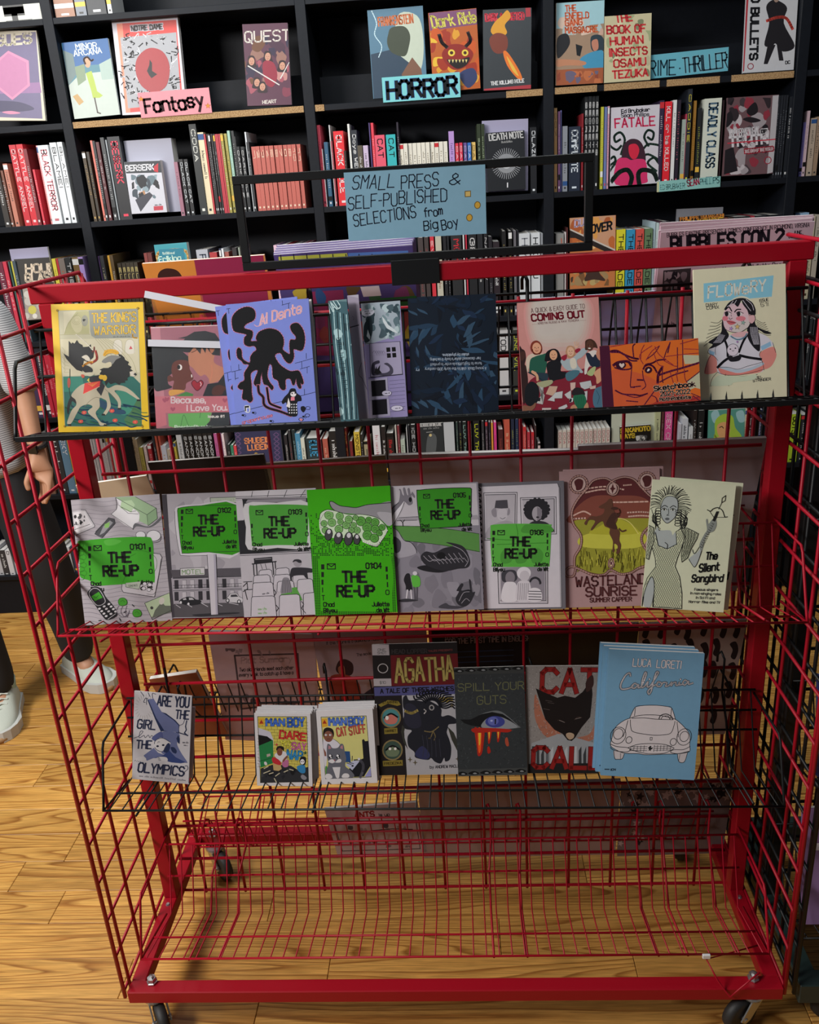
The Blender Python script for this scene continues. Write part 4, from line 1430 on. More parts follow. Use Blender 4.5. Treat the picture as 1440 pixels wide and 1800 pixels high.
def art_r2(a):
    a.R('9b969c', 0, 0, 1200, 1900)
    wash(a, 70, 100, 1100, 1190, ['a6a1a7', '8b868d', 'aca8ad'], 22, 8, 120)
    a.P('3a363c', '0 110 65 105 165 1725 100 1740')
    K = '222226'
    a.P('a3ab9c', '632 150 980 140 985 215 650 225')
    a.L(K, 6, '980 140 640 150 645 222 985 215')
    a.squiggle('8a9a7c', 5, 700, 200, 960, 190, 34, 12)
    a.S('b9b6ba', '170 330 230 260 500 235 985 225 1000 900 600 910 290 915 230 870 180 560', 3)
    a.S('2f8512', '205 320 250 280 500 255 990 245 1040 860 600 870 300 885 260 850 225 560', 3)
    a.C(K, 6, '205 320 250 280 500 255 990 245')
    a.C(K, 6, '205 320 225 560 260 850 300 885 600 870 1030 858')
    a.C(K, 5, '170 330 180 560 230 870 290 915 600 912')
    phone_ui(a, 215, 245, 800, '01:02', sk=-.025)
    a.P('4c484e', '110 1105 1040 1075 1045 1180 140 1210')
    a.P('8d888f', '120 1210 1045 1185 1060 1540 150 1560')
    a.P('4a474b', '150 1550 1055 1530 1080 1720 165 1725')
    a.P('b5b2b4', '240 1085 560 1070 562 1170 240 1180')
    a.L(K, 6, '240 1085 560 1070 562 1170 240 1180 240 1085')
    a.T('MOTEL', 265, 1160, 545, 1150, 56, '6f8a62', 10, jit=.5)
    for lv, y in ((0, 1240), (1, 1395)):
        for i in range(9):
            x = 160 + i * 105
            if x > 1000:
                continue
            a.P('2d2b30' if i % 3 == 0 or i == 4 else 'a7a2a8', f'{x} {y-i*3} {x+52} {y-i*3-2} {x+56} {y+112-i*3} {x+4} {y+114-i*3}')
            a.L(K, 3, f'{x} {y-i*3} {x+52} {y-i*3-2} {x+56} {y+112-i*3}')
    for y in (1205, 1300, 1335, 1370):
        a.L(K, 5 if y != 1205 else 10, f'145 {y+8} 1045 {y-18}')
    for i in range(20):
        a.L(K, 3, f'{165+i*44} {1308-i} {165+i*44} {1345-i}')
    # cars
    a.S('1f1f23', '225 1510 260 1480 300 1465 340 1455 400 1460 440 1490 500 1500 515 1530 500 1550 350 1570 240 1540')
    a.P('9c9a9e', '270 1485 310 1470 320 1495 280 1500')
    a.P('9c9a9e', '350 1468 395 1468 420 1495 355 1498')
    for x, y in ((245, 1530), (345, 1550)):
        a.E('b9b7bb', x, y, 14, 18)
    a.S('b1aeb2', '840 1480 870 1450 900 1415 980 1410 1010 1450 1050 1470 1055 1520 1000 1535 860 1515')
    a.P('35343a', '905 1430 975 1425 1000 1455 900 1460')
    a.C(K, 5, '840 1480 870 1450 900 1415 980 1410 1010 1450 1050 1470')
    for x, y in ((860, 1505), (1010, 1520)):
        a.E('2a2a2e', x, y, 26, 28)
        a.E('b9b7bb', x, y, 15, 17)
    for p in ('510 1535 600 1585', '730 1550 790 1575', '880 1535 1000 1560', '180 1560 240 1600', '330 1555 390 1590'):
        a.L('aaa6ac', 8, p)
    a.S('29282c', '400 1690 700 1670 980 1660 990 1675 720 1695 500 1715')
    a.P('b2adb4', '595 900 712 895 735 1690 640 1695')
    a.P('9893a0', '680 895 712 895 735 1690 705 1692')
    a.L(K, 6, '595 905 640 1695 735 1690 712 900')


def art_r3(a):
    a.R('a5a0a6', 0, 0, 800, 1300)
    K = '1e1e22'
    a.P('b4b0b5', '30 70 670 50 630 120 30 130')
    for p in ('30 120 670 100', '30 135 670 120', '185 70 175 120', '335 65 320 120', '498 58 470 125', '665 55 620 120'):
        a.L(K, 5, p)
    a.P('232327', '88 140 700 130 730 600 60 640 30 340 100 335')
    a.P('b0abb1', '30 160 92 150 105 330 35 330')
    a.P('7d7880', '140 145 670 135 670 165 120 175')
    a.S('b5b3b5', '112 185 400 175 700 180 705 570 400 585 135 600 120 400', 3)
    a.S('438a33', '150 215 200 200 400 190 670 198 690 230 680 400 665 545 640 562 400 560 190 570 170 540 160 400', 3)
    phone_ui(a, 140, 205, 560, '01:03', bars=(2, 3), sk=-.015)
    a.L(K, 6, '60 640 700 612')
    a.L(K, 4, '60 655 700 628')
    # projector on a table, rows of chairs
    a.P('232327', '185 680 350 665 352 715 188 725')
    a.L('8a868c', 5, '200 690 340 680')
    a.L(K, 10, '170 730 385 708')
    for p in ('180 730 185 830', '207 730 212 825', '352 715 360 825', '375 712 378 770'):
        a.L(K, 9, p)
    a.L(K, 4, '245 730 260 775')
    a.L(K, 4, '285 727 298 775')
    ch = [(225, 785, 118, 60), (375, 770, 122, 75), (175, 832, 150, 80), (355, 828, 150, 85), (528, 815, 130, 80), (385, 885, 150, 90), (565, 868, 140, 120), (165, 898, 185, 130),
          (150, 1020, 215, 170), (400, 1005, 185, 185), (615, 990, 120, 185)]
    for i, (x, y, w, h) in enumerate(ch):
        if i == 6:
            a.S('2a292e', '515 780 560 760 700 770 705 805 660 810 665 860 640 850 620 830 530 840 520 880 505 860')
            a.E('8c878d', 575, 720, 36, 36)
            a.S('2a292e', '532 715 550 690 600 692 612 715 590 720 560 705')
        p = f'{x} {y+h} {x+w*.04} {y+12} {x+20} {y} {x+w-22} {y-8} {x+w} {y+4} {x+w*1.06} {y+h}'
        a.P('aea9b0', p)
        a.L(K, 5, p)
        if i == 8:
            a.squiggle('7fa072', 6, x + 50, y + 120, x + 150, y + 115, 24, 9)
            a.squiggle('7fa072', 6, x + 50, y + 155, x + 150, y + 150, 24, 9)
        if i == 7:
            a.squiggle('44424a', 5, x + 80, y + 105, x + 150, y + 95, 14, 8)
        if i == 6:
            a.P('4f8a3e', '520 940 560 935 610 1050 580 1055 555 1005 420 1005 440 950')
            a.S('77737a', '420 990 430 900 445 855 480 850 500 870 520 970 480 985')
            for k in range(6):
                a.C(K, 3, f'{440+k*12} 870 {436+k*14} 930 {432+k*16} 985')
    for p in ('90 890 165 885', '95 960 165 955', '85 930 120 895 125 950 85 975', '100 960 120 1045', '360 960 378 985 360 1010', '375 1095 395 1120 375 1150', '600 1060 620 1085 600 1120 635 1165'):
        a.L(K, 6, p)


def art_r4(a):
    a.R('35920c', 0, 0, 900, 1300)
    rg = random.Random(9)
    a.n += 1
    for j in range(62):
        y = 290 + j * 14.6
        for i in range(48):
            x = 45 + i * 15.6
            if y < 660:
                p = max(0, (y - 280) / 560) * (1.0 if 560 > y else 1.1)
            else:
                p = 1 if (x < 135 or x > 760 or y > 1140) else 0
            if p and rg.random() < p * (.92 if y < 660 else 1):
                a.poly('14350f', [(x, y), (x + 10.5, y - .4), (x + 11, y + 10), (x + .5, y + 10.4)], True)
    a.S('35920c', '120 720 135 690 400 680 740 675 765 700 772 900 745 1100 720 1120 450 1140 190 1150 150 1120 135 900', 3)
    phone_ui(a, 118, 690, 640, '01:04', sk=-.012)
    a.S('7e7c80', '232 190 260 185 320 220 400 232 470 238 560 215 660 205 790 195 790 370 740 400 700 360 620 320 500 300 380 290 290 275 250 240')
    a.S('98959a', '650 290 720 280 790 300 790 370 740 400')
    a.C('17181a', 6, '790 195 660 205 560 215 470 238 400 232 320 220 260 185 232 190 250 240 290 275')
    a.S('b3c4a8', '140 340 150 290 200 258 260 262 400 300 520 300 650 330 715 390 735 440 700 510 650 580 600 578 520 540 480 500 300 510 180 490 140 430')
    a.C('15210f', 5, '140 340 150 290 200 258 260 262 400 300 520 300 650 330 715 390 735 440 700 510 650 580 600 578 520 540', False)
    for x, y, r in [(225, 305, 40), (180, 380, 28), (250, 372, 36), (320, 315, 34), (325, 365, 26), (310, 430, 36), (375, 395, 34), (400, 345, 34), (440, 395, 26), (470, 440, 30), (505, 360, 42),
                    (575, 350, 28), (630, 370, 36), (560, 415, 42), (630, 430, 36), (690, 415, 28), (560, 485, 42), (620, 510, 38), (665, 465, 26), (420, 440, 26), (460, 330, 24), (190, 440, 30)]:
        a.E('4f8a3a' if x > 480 else '6b9a58', x, y, r)
        a.O('1d3a15', 4, x, y, r)
        a.C('1d3a15', 3, f'{x-r*.5} {y-r*.2} {x-r*.1} {y-r*.4} {x+r*.4} {y-r*.1}')
        a.C('1d3a15', 3, f'{x-r*.4} {y+r*.3} {x+r*.1} {y+r*.1} {x+r*.4} {y+r*.4}')
    a.C('d5d5cf', 9, '150 430 145 340 200 268 260 275')
    a.C('d5d5cf', 10, '520 540 600 570 640 570 700 500 735 440')
    for x, y, rx, ry, an in ((218, 478, 32, 52, 12), (303, 508, 35, 54, 14), (393, 515, 36, 60, 10), (465, 520, 28, 46, 0)):
        a.E('3a393c', x, y, rx, ry, an)
        a.O('101010', 5, x, y, rx, ry, an)
        a.E('b5b2b6', x + 4, y - ry * .5, rx * .5, ry * .38, an)


def art_r5(a):
    a.R('75717a', 0, 0, 900, 1300)
    K = '18181b'
    a.P('a7a2a8', '20 70 780 50 790 420 30 430')
    wash(a, 40, 540, 790, 1180, ['6b6770', '7f7b84', '5f5c64', '78747c'], 40, 4, 90)
    a.P('8b868d', '60 350 780 330 790 370 60 375')
    a.P('4c7a3c', '35 422 280 425 560 455 790 495 790 655 600 620 400 585 140 555 80 470')
    a.C(K, 4, '35 422 280 430 560 458 790 495')
    a.C(K, 4, '140 555 400 585 600 615 790 652')
    a.C(K, 4, '30 378 250 372')
    a.C(K, 4, '90 350 260 342')
    a.L(K, 8, '125 425 122 390')
    a.L(K, 6, '100 372 122 392 140 370')
    a.S('8e8a92', '30 440 80 470 130 550 190 570 230 620 240 660 180 690 60 700 40 600')
    a.S('3d3a42', '40 520 100 560 95 640 55 665 40 620')
    a.C(K, 5, '35 440 80 470 130 550 190 570 230 620 240 660')
    a.S('6a666e', '30 260 90 210 105 120 95 100 110 95 125 140 140 150 132 90 150 85 165 140 178 148 172 95 190 90 200 140 215 120 238 160 230 175 205 150 215 220 180 240 140 210 110 290 40 420 30 400')
    a.S('c6c2c8', '36 330 110 240 140 205 130 260 60 390 36 420')
    a.E(K, 195, 190, 14, 22)
    for p in ('36 418 110 290 140 215', '30 270 90 215'):
        a.C(K, 5, p)
    a.S('2f7a1c', '255 125 280 105 480 92 700 90 732 100 735 130 720 400 700 425 500 438 300 447 280 430 262 300', 3)
    a.C(K, 6, '255 125 280 105 480 92 700 90 732 100 735 130 720 400 700 425 500 438 300 447 280 430 262 300', True, 3)
    phone_ui(a, 248, 108, 500, '01:05', bars=(2, 3), sk=-.02)
    a.S('1c1b1f', '240 790 330 770 460 800 520 815 430 835 300 820')
    a.S('26252a', '275 690 320 650 380 660 420 650 480 620 560 600 500 570 560 575 640 600 680 650 705 740 680 790 600 800 480 820 340 780 290 740')
    for i in range(8):
        a.C('8a868e', 5, f'{300+i*44} {690-i*4} {350+i*42} {735-i*3} {400+i*36} {720-i*2} {440+i*34} {760-i*3}')
    a.C('8a868e', 5, '560 600 640 640 690 720 660 780')
    a.E('131316', 455, 685, 38, 30)
    a.S('26252a', '570 1060 600 1000 580 990 620 930 640 940 620 990 690 980 700 1010 690 900 705 905 715 1000 740 1000 720 1050 690 1100 640 1130 590 1110')
    a.C('8a868e', 5, '600 1080 640 1010 690 1000')
    a.C('8a868e', 5, '620 1100 660 1060 690 1080')
    a.S('3a383f', '420 1140 480 1100 520 1120 640 1130 560 1150')
    a.S('1c1b1f', '120 900 140 850 170 845 180 890 190 960 190 990 140 990 135 950')
    for p in ('150 990 140 1060', '180 990 185 1070'):
        a.L('b5b1b7', 12, p)
    a.S('4f9a38', '188 870 230 860 260 880 265 940 240 965 200 960')
    a.E('b5b1b7', 220, 842, 20, 18)
    for p in ('210 965 215 1080', '235 965 230 1075'):
        a.L('4c4950', 14, p)
    a.S('2c2b30', '70 1080 140 1065 240 1078 180 1090 90 1095')


def art_r6(a):
    a.R('5c5a60', 0, 0, 900, 1300)
    a.P('b0abb1', '40 110 740 70 755 100 800 1170 90 1175 70 1160')
    a.L('2a2a2e', 5, '740 70 760 110 798 1168 92 1172')
    a.L('2a2a2e', 3, '745 80 752 110 788 1160')
    for i in range(21):
        a.C('1f1f23', 9, f'{36+i*2.0} {112+i*50} {62+i*2.0} {122+i*50} {66+i*2} {140+i*50} {48+i*2} {136+i*50}')
    K = '222226'
    a.P('9b969c', '110 175 370 165 378 560 125 570')
    a.P('9b969c', '430 210 715 200 725 505 440 512')
    for p in ('95 160 384 152 385 560 110 572 95 160', '108 178 370 168 370 550', '413 200 728 188 738 515 430 520 413 200', '428 215 712 204 718 500'):
        a.L(K, 5, p)
    a.S('8c878d', '130 480 190 430 300 400 370 440 378 560 130 560')
    a.E('a5a0a6', 258, 345, 46, 58)
    a.S('7a757c', '165 310 200 290 210 360 190 370 170 350')
    a.S('7a757c', '310 290 325 310 320 345 300 350')
    a.P('3e3c42', '190 290 200 225 300 218 308 290 250 295')
    a.C(K, 4, '240 375 262 385 285 372')
    a.S('232226', '450 320 460 250 510 215 580 208 640 235 664 300 640 370 600 390 500 390 460 360')
    for i in range(18):
        t = i * PI / 9
        a.E('232226', 560 + 104 * math.cos(t), 300 + 88 * math.sin(t), 16)
    a.E('8f8a90', 562, 335, 44, 62)
    a.P('6d686f', '562 275 606 300 600 380 565 395')
    a.E('232226', 568, 368, 14, 7)
    a.S('2a292e', '440 500 500 420 560 400 640 410 690 450 700 500')
    a.P('a19ca2', '230 620 650 600 665 1120 250 1110')
    for p in ('215 608 660 590 672 1130 240 1125 215 608', '240 635 640 618 655 1105 255 1100'):
        a.L(K, 5, p)
    a.P('77727a', '250 810 640 800 645 1100 258 1105')
    a.S('35343a', '260 900 265 850 320 830 380 840 400 900 370 935 300 940 270 930')
    a.E('6d686f', 335, 900, 42, 55)
    a.S('c3bfc4', '265 1100 280 960 330 935 390 960 400 1100')
    a.E('bdb9be', 455, 860, 62, 56)
    a.E('a8a3a9', 462, 885, 44, 48)
    a.S('b2adb3', '395 1100 400 950 460 925 510 950 520 1100')
    for i in range(6):
        a.L('5c5960', 4, f'{410+i*17} 950 {405+i*18} 1095')
    a.S('26252a', '510 940 520 905 560 892 600 915 605 960')
    a.E('77727a', 555, 955, 38, 44)
    a.S('c3bfc4', '500 1105 505 1010 560 990 610 1020 612 1105')
    for i in range(4):
        a.L('3a383f', 7, f'502 {1020+i*24} 612 {1024+i*24}')
    a.S('4b9438', '158 470 180 435 400 425 670 430 690 450 688 600 680 780 660 802 450 805 190 802 175 780 160 620', 3)
    a.S('3f7f30', '450 440 520 430 620 432 690 450 690 498 440 505')
    a.C('2c6a20', 5, '130 555 378 560 380 430')
    a.L('2c6a20', 5, '215 608 660 592')
    for x in (300, 430, 570):
        a.S('3f7f30', f'{x-50} 690 {x} 640 {x+50} 680 {x+40} 760 {x-40} 770')
    phone_ui(a, 150, 445, 540, '01:06', sk=-.004)


def art_waste(a):
    a.R('8c7070', 0, 0, 900, 1300)
    D = '421f20'
    a.S('4c2224', '255 240 290 180 350 145 440 155 480 190 500 160 560 135 640 150 690 220 760 290 800 330 800 540 730 600 720 680 760 760 800 800 800 840 700 870 600 915 520 905 480 880 400 920 300 900 205 860 '
                  '195 770 235 700 235 620 160 520 150 400 190 330')
    a.S('6b3a30', '160 420 300 300 500 290 700 300 800 380 800 520 160 520')
    a.S('7c7a2a', '165 500 400 485 800 480 780 560 725 620 735 700 800 800 700 870 600 912 500 900 400 915 300 895 208 855 200 770 238 690 235 610')
    a.S('a3a03c', '240 620 500 560 740 600 720 700 500 720 240 700')
    a.S('94902c', '310 600 380 540 500 480 620 520 680 600')
    a.C('c9c06a', 7, '480 480 560 480 630 520 690 600')
    for p in ('250 265 380 240 520 250', '270 230 420 215 560 240', '440 345 560 345 760 340', '600 430 700 425 780 430', '610 462 700 455 790 460', '160 455 240 420 300 445', '160 480 260 475', '560 205 620 200'):
        a.C('b09084', 12, p)
    rg = random.Random(6)
    for i in range(120):
        x, y = rg.uniform(215, 780), rg.uniform(760, 900)
        a.L(rg.choice(['4f4a14', '6b661e', 'a19c3a', '35300f']), 6, f'{x} {y} {x+rg.uniform(-14,14)} {y-rg.uniform(30,60)}')
    a.S('4f3226', '365 380 420 345 450 315 470 330 480 390 500 440 520 480 500 540 540 580 540 650 555 690 545 750 520 755 530 700 500 680 505 740 490 740 490 660 460 600 460 560 420 540 400 500 360 520 320 570 310 560 '
                  '340 500 290 490 270 530 255 510 300 460 350 460 400 440 410 400 380 395')
    a.S('3a241e', '440 490 470 440 500 430 540 445 520 470 500 500 520 560 480 560 430 530')
    a.E('3a241e', 492, 395, 30, 12)
    a.C('4f3226', 12, '535 560 560 580 590 572')
    a.C('4f3226', 10, '510 440 540 430 530 400')
    for w, c in ((20, '6b4844'), (8, '9a7a72')):
        a.C(c, w, '262 230 310 165 400 145 470 180 515 215 505 270 470 285 430 260 430 205 480 160 560 135 640 155 700 220 765 285 800 310')
        a.C(c, w, '262 230 190 320 148 420 165 520 230 610 235 700 195 780 195 850 205 870 190 930 140 930 130 890 170 860 240 880 340 920 430 920 482 885 560 915 640 905 700 870 800 840')
        a.C(c, w, '800 520 725 600 725 680 800 780')
        a.O(c, w * .9, 190, 195, 70, 72)
        a.O(c, w * .9, 748, 168, 66, 72)
        a.O(c, w * .7, 484, 832, 20, 36)
    for x, y in ((190, 195), (748, 168)):
        a.E('a08882', x, y, 56, 58)
        a.S(D, f'{x-38} {y-20} {x-10} {y-46} {x+30} {y-36} {x+36} {y} {x+24} {y+40} {x-14} {y+50} {x-24} {y+20}')
    a.E('a08882', 470, 232, 34, 46)
    a.P(D, '470 190 480 222 495 232 480 242 470 276 460 242 446 232 460 222')
    a.P('c9a8a0', '484 806 498 832 484 862 472 832')
    a.E(D, 484, 832, 7, 14)
    a.T('WASTELAND', 215, 1012, 760, 985, 72, D, 12)
    a.T('SUNRISE', 298, 1085, 690, 1072, 66, D, 12)
    a.T('SUMMER CAPPER', 332, 1128, 652, 1118, 30, D, 6)


def art_song(a):
    a.R('b2b59c', 0, 0, 900, 1300)
    K = '1a1b1a'
    G = '8b918f'
    rg = random.Random(8)
    a.S(G, '90 480 150 420 210 430 262 500 275 590 200 625 125 595')
    a.S('1c1c1e', '128 400 215 400 225 450 190 460 180 420 150 420 150 460 120 470')
    hair = '70 160 130 110 200 100 270 115 340 150 366 230 366 330 345 400 325 370 300 470 270 430 240 510 215 470 135 470 110 440 80 420 50 440 42 330 42 240'
    a.S('b2b59c', hair, 3)
    for i in range(46):
        t = i / 46 * PI * 1.35 - .2
        x0, y0 = 190 + 70 * math.cos(PI - t), 260 - 90 * math.sin(t)
        x1, y1 = 200 + 168 * math.cos(PI - t) + rg.uniform(-8, 8), 265 - 160 * math.sin(t) + rg.uniform(-10, 10)
        a.C(K, 5, f'{x0} {y0} {(x0+x1)/2+rg.uniform(-12,12)} {(y0+y1)/2-12} {x1} {y1}')
    for i in range(12):
        a.C(K, 5, f'{300+rg.uniform(-40,50)} {300+i*8} {310+rg.uniform(-40,40)} {360+i*6} {300+rg.uniform(-40,40)} {430+i*4}')
        a.C(K, 4, f'{90+rg.uniform(-40,20)} {300+i*8} {80+rg.uniform(-20,20)} {360+i*4} {110+rg.uniform(-30,30)} {430+i*3}')
    a.S(G, '125 260 150 200 200 185 250 210 262 280 250 350 205 400 175 408 140 370 125 320')
    a.C(K, 5, '125 260 150 200 200 185 250 210 262 280 250 350 205 400 175 408 140 370 125 320', True)
    for i in range(6):
        a.O(K, 5, 105, 300 + i * 22, 22, 13)
        a.O(K, 5, 270, 310 + i * 22, 24, 13)
    for x in (152, 222):
        a.C(K, 6, f'{x-24} 282 {x} 264 {x+26} 276')
        a.E('d0d4c4', x, 298, 17, 8)
        a.E(K, x, 298, 8)
        a.C(K, 5, f'{x-20} 296 {x} 286 {x+22} 298')
    a.C(K, 4, '185 290 190 330 176 345 195 345')
    a.E('55595a', 182, 375, 17, 12)
    a.L(K, 3, '165 375 200 376')
    # crossed-line dress
    dress = '95 490 125 595 200 625 275 585 262 480 300 455 340 520 310 640 290 700 275 770 320 860 350 1000 358 1128 120 1100 115 960 90 860 50 960 35 1090 35 950 60 860 120 770 110 700 75 600'
    a.P('a5a98f', dress)
    for sh in ('40 430 80 450 90 560 70 640 60 710 38 700 30 560', '300 455 350 448 400 470 450 495 440 540 400 620 375 700 330 735 320 680 330 560'):
        a.P('8a8e78', sh)
        a.L(K, 6, sh)
    a.L(K, 6, dress)
    poly_d = nums(dress)

    def inside(x, y, pl):
        c = False
        for i in range(len(pl)):
            (x1, y1), (x2, y2) = pl[i], pl[i - 1]
            if (y1 > y) != (y2 > y) and x < (x2 - x1) * (y - y1) / (y2 - y1) + x1:
                c = not c
        return c
    polys = [poly_d] + [nums(q) for q in ('40 430 80 450 90 560 70 640 60 710 38 700 30 560', '300 455 350 448 400 470 450 495 440 540 400 620 375 700 330 735 320 680 330 560')]
    a.n += 1
    for i in range(26):
        for j in range(44):
            x, y = 32 + i * 17 + (j % 2) * 8.5, 440 + j * 16
            for pl in polys:
                if inside(x, y, pl) and inside(x + 8, y + 8, pl) and inside(x - 8, y + 8, pl):
                    a.line(K, 2.6, [(x, y), (x + 8.5, y + 16)], True)
                    a.line(K, 2.6, [(x, y), (x - 8.5, y + 16)], True)
    for i in range(4):
        a.C(K, 4, f'{335+i*28} {460+i*6} {345+i*22} 560 {335+i*14} {690-i*10}')
    a.S(G, '50 960 85 855 115 900 118 1000 100 1100 50 1090 46 1020')
    a.C(K, 6, '35 1090 50 960 90 855 118 910 125 1100')
    a.C(K, 5, '178 570 200 590 198 620')
    a.S(G, '385 710 430 665 400 640 440 665 490 600 485 640 460 740 440 778 415 755')
    a.C(K, 5, '385 710 415 755 440 778 465 730 490 640')
    a.C(K, 5, '410 630 430 665 470 600')
    a.S('6e736e', '465 590 500 500 520 460 505 380 518 370 530 410 560 370 590 370 600 420 580 470 540 490 510 540 490 640')
    for i in range(12):
        a.C(K, 4, f'{470+i*8} {600-i*18} {485+i*8} {612-i*18} {500+i*7} {604-i*18}')
    a.P(K, '560 380 590 300 614 300 585 390')
    a.C(K, 7, '510 290 540 300 560 280 600 268 640 290 660 330 670 348 690 345')
    a.L(K, 4, '530 300 570 352 665 350')
    a.L(K, 5, '608 280 632 222')
    a.L(K, 6, '630 225 632 185 662 160 660 205 630 225')
    a.T('The', 530, 715, 625, 712, 60, K, 13, slant=.1)
    a.T('Silent', 480, 822, 650, 808, 66, K, 13, slant=.1)
    a.T('Songbird', 422, 905, 690, 908, 60, K, 13, slant=.1)
    a.T('Famous singers', 452, 978, 655, 990, 20, '333', 4)
    a.T('in non-singing roles', 420, 1008, 685, 1028, 20, '333', 4)
    a.T('in Sci Fi and', 470, 1048, 632, 1060, 20, '333', 4)
    a.T('Horror films and TV', 412, 1080, 680, 1100, 20, '333', 4)


R2 = dict(yb=.165, th=.0035, matt=True)
GR = 'green screen comic series'
book('comic', 'comic', 'zine with phone, lighter and green screen 01:01 on wood grain, leftmost of its row', (120, 860, 7.347), '62 135 1205 65 1315 1690 190 1765', zb=.925, spine='8d888e', base='a29ca2', art=art_r1, **R2)
book('comic', 'comic', 'zine with a green 01:02 billboard over a motel car park', (285, 855, 7.5), '0 105 1100 68 1180 1715 105 1740', zb=.924, spine='3a363c', base='9b969c', art=art_r2, **R2)
book('comic', 'comic', 'zine with a green 01:03 projection above rows of empty chairs', (410, 850, 5.107), '28 72 760 40 790 1175 90 1200', yb=.158, zb=.924, th=.0035, matt=True, spine='8d888e', base='a5a0a6', art=art_r3)
book('comic', 'comic', 'bright green 01:04 zine with a hand holding a bag', (535, 845, 5), '30 80 770 45 803 1155 90 1190', yb=.152, zb=.923, th=.0035, matt=True, spine='2a6a10', base='35920c', art=art_r4)
book('comic', 'comic', 'zine with a green 01:05 screen over grey fields and a coiled form', (685, 840, 5), '20 70 795 40 812 1150 58 1190', yb=.158, zb=.921, th=.0035, matt=True, spine='6b6770', base='75717a', art=art_r5)
book('comic', 'comic', 'grey zine drawn as a ring bound album with green screen 01:06', (830, 835, 5), '18 80 795 45 835 1180 62 1185', yb=.165, zb=.919, th=.0035, matt=True, spine='444247', base='5c5a60', art=art_r6)
wsb = book('comic', 'comic', 'dusty pink comic with a rider on a rearing horse in a rope frame', (970, 810, 4.537), '22 88 850 60 880 1150 120 1172', yb=.172, zb=.916, th=.004, matt=True, spine='6e5656', base='8c7070', art=art_waste)
ghost(wsb, 'comic', 'second copy of the dusty pink rider comic behind the first', dx=.008, dy=.005, dz=.003)
sb = book('comic', 'comic', 'cream comic with a big haired woman in fishnet dress holding a tiny crossbow', (1130, 835, 4.806), '42 55 748 60 722 1180 32 1098', yb=.135, zb=.928, th=.003, matt=True, spine='9a9d88', base='b2b59c', art=art_song)
ghost(sb, 'comic', 'second copy of the crossbow comic, dim grey edge at its right', dx=.012, dy=.012, dz=.004, rot=.02)


# ------------------------------------------------------------------ third row
NTH = ['second', 'third', 'fourth', 'fifth', 'sixth', 'seventh']


def art_oly(a):
    a.R('b3b0b4', 0, 0, 900, 1300)
    N, D = '1f2a4a', '2a3048'
    for i in range(22):
        t = i * PI / 11
        a.L('8a8680', 4, f'{200+75*math.cos(t)} {280+100*math.sin(t)} {200+110*math.cos(t)} {280+150*math.sin(t)}')
    a.T('ARE YOU', 345, 262, 705, 280, 115, D, 19)
    a.T('THE', 560, 408, 710, 418, 95, D, 17)
    a.T('GIRL', 132, 520, 332, 538, 98, D, 17)
    a.C(D, 6, '100 635 160 610 200 560 170 560 160 630 200 610 215 605 230 630 260 600 280 630 300 605 330 630 355 625')
    a.T('THE', 135, 748, 300, 755, 88, D, 17)
    a.P(N, '230 195 300 185 400 335 450 350 560 430 615 490 620 560 600 590 560 560 430 555 400 560 330 420')
    a.P('5c6388', '240 190 300 180 400 335 540 430 600 490 600 570 440 550 340 400')
    a.S('5c6388', '380 600 450 555 600 580 615 640 590 700 640 800 710 900 700 915 600 890 520 880 520 830 420 800 440 640')
    a.S('49507a', '300 640 400 560 430 620 420 690')
    a.P('5c6388', '220 830 330 745 380 800 500 840 510 860 330 860 260 890')
    a.P('2c3a68', '330 860 440 830 500 770 580 850 700 910 640 920 540 910 500 900 420 850')
    a.P(N, '600 600 620 640 620 700 600 690 580 640')
    a.S('b9b6b8', '335 690 370 645 420 630 510 680 500 720 430 785 370 770 345 740')
    a.S(N, '440 780 470 710 500 690 515 730 500 780 470 800')
    a.S(N, '520 740 560 740 590 780 580 810 540 790')
    a.C(D, 7, '335 700 340 670 370 645 430 635 510 680')
    a.C(D, 6, '340 740 370 770 430 785 480 720')
    a.E('14182c', 372, 726, 15, 11)
    a.E('14182c', 435, 714, 15, 11)
    a.C(D, 5, '370 690 380 675 395 680')
    a.S('b9b6b8', '130 870 180 845 235 850 250 880 200 890 150 895')
    a.S('b9b6b8', '370 855 420 845 480 855 490 890 430 890 390 880')
    for i in range(4):
        a.L(D, 4, f'{135+i*18} {880+i*5} {125+i*22} {892+i*6}')
        a.L(D, 4, f'{372+i*6} {848+i*12} {400+i*6} {856+i*10}')
    a.S('b3b0b4', '610 495 650 440 690 430 700 480 710 600 620 580')
    a.C(D, 7, '610 490 650 470 665 425')
    a.L(D, 14, '690 435 680 500 690 540 670 575 705 605')
    a.L(D, 12, '615 575 710 605')
    for p in ('235 185 210 175 190 220 210 225', '220 180 225 250', '290 175 285 120 325 130', '150 100 190 155', '235 110 260 160'):
        a.C(D, 6, p)
    a.T('OLYMPICS', 165, 1010, 675, 1062, 100, D, 18)
    a.C(D, 6, '690 950 715 950 722 985 690 1015 690 1040')
    a.squiggle('4a4a55', 4, 160, 1062, 705, 1118, 18, 34)
    a.squiggle('4a4a55', 4, 640, 690, 715, 695, 22, 8)
    a.squiggle('4a4a55', 4, 655, 720, 710, 725, 18, 6)
    a.L('7c7980', 5, '740 150 738 1140')


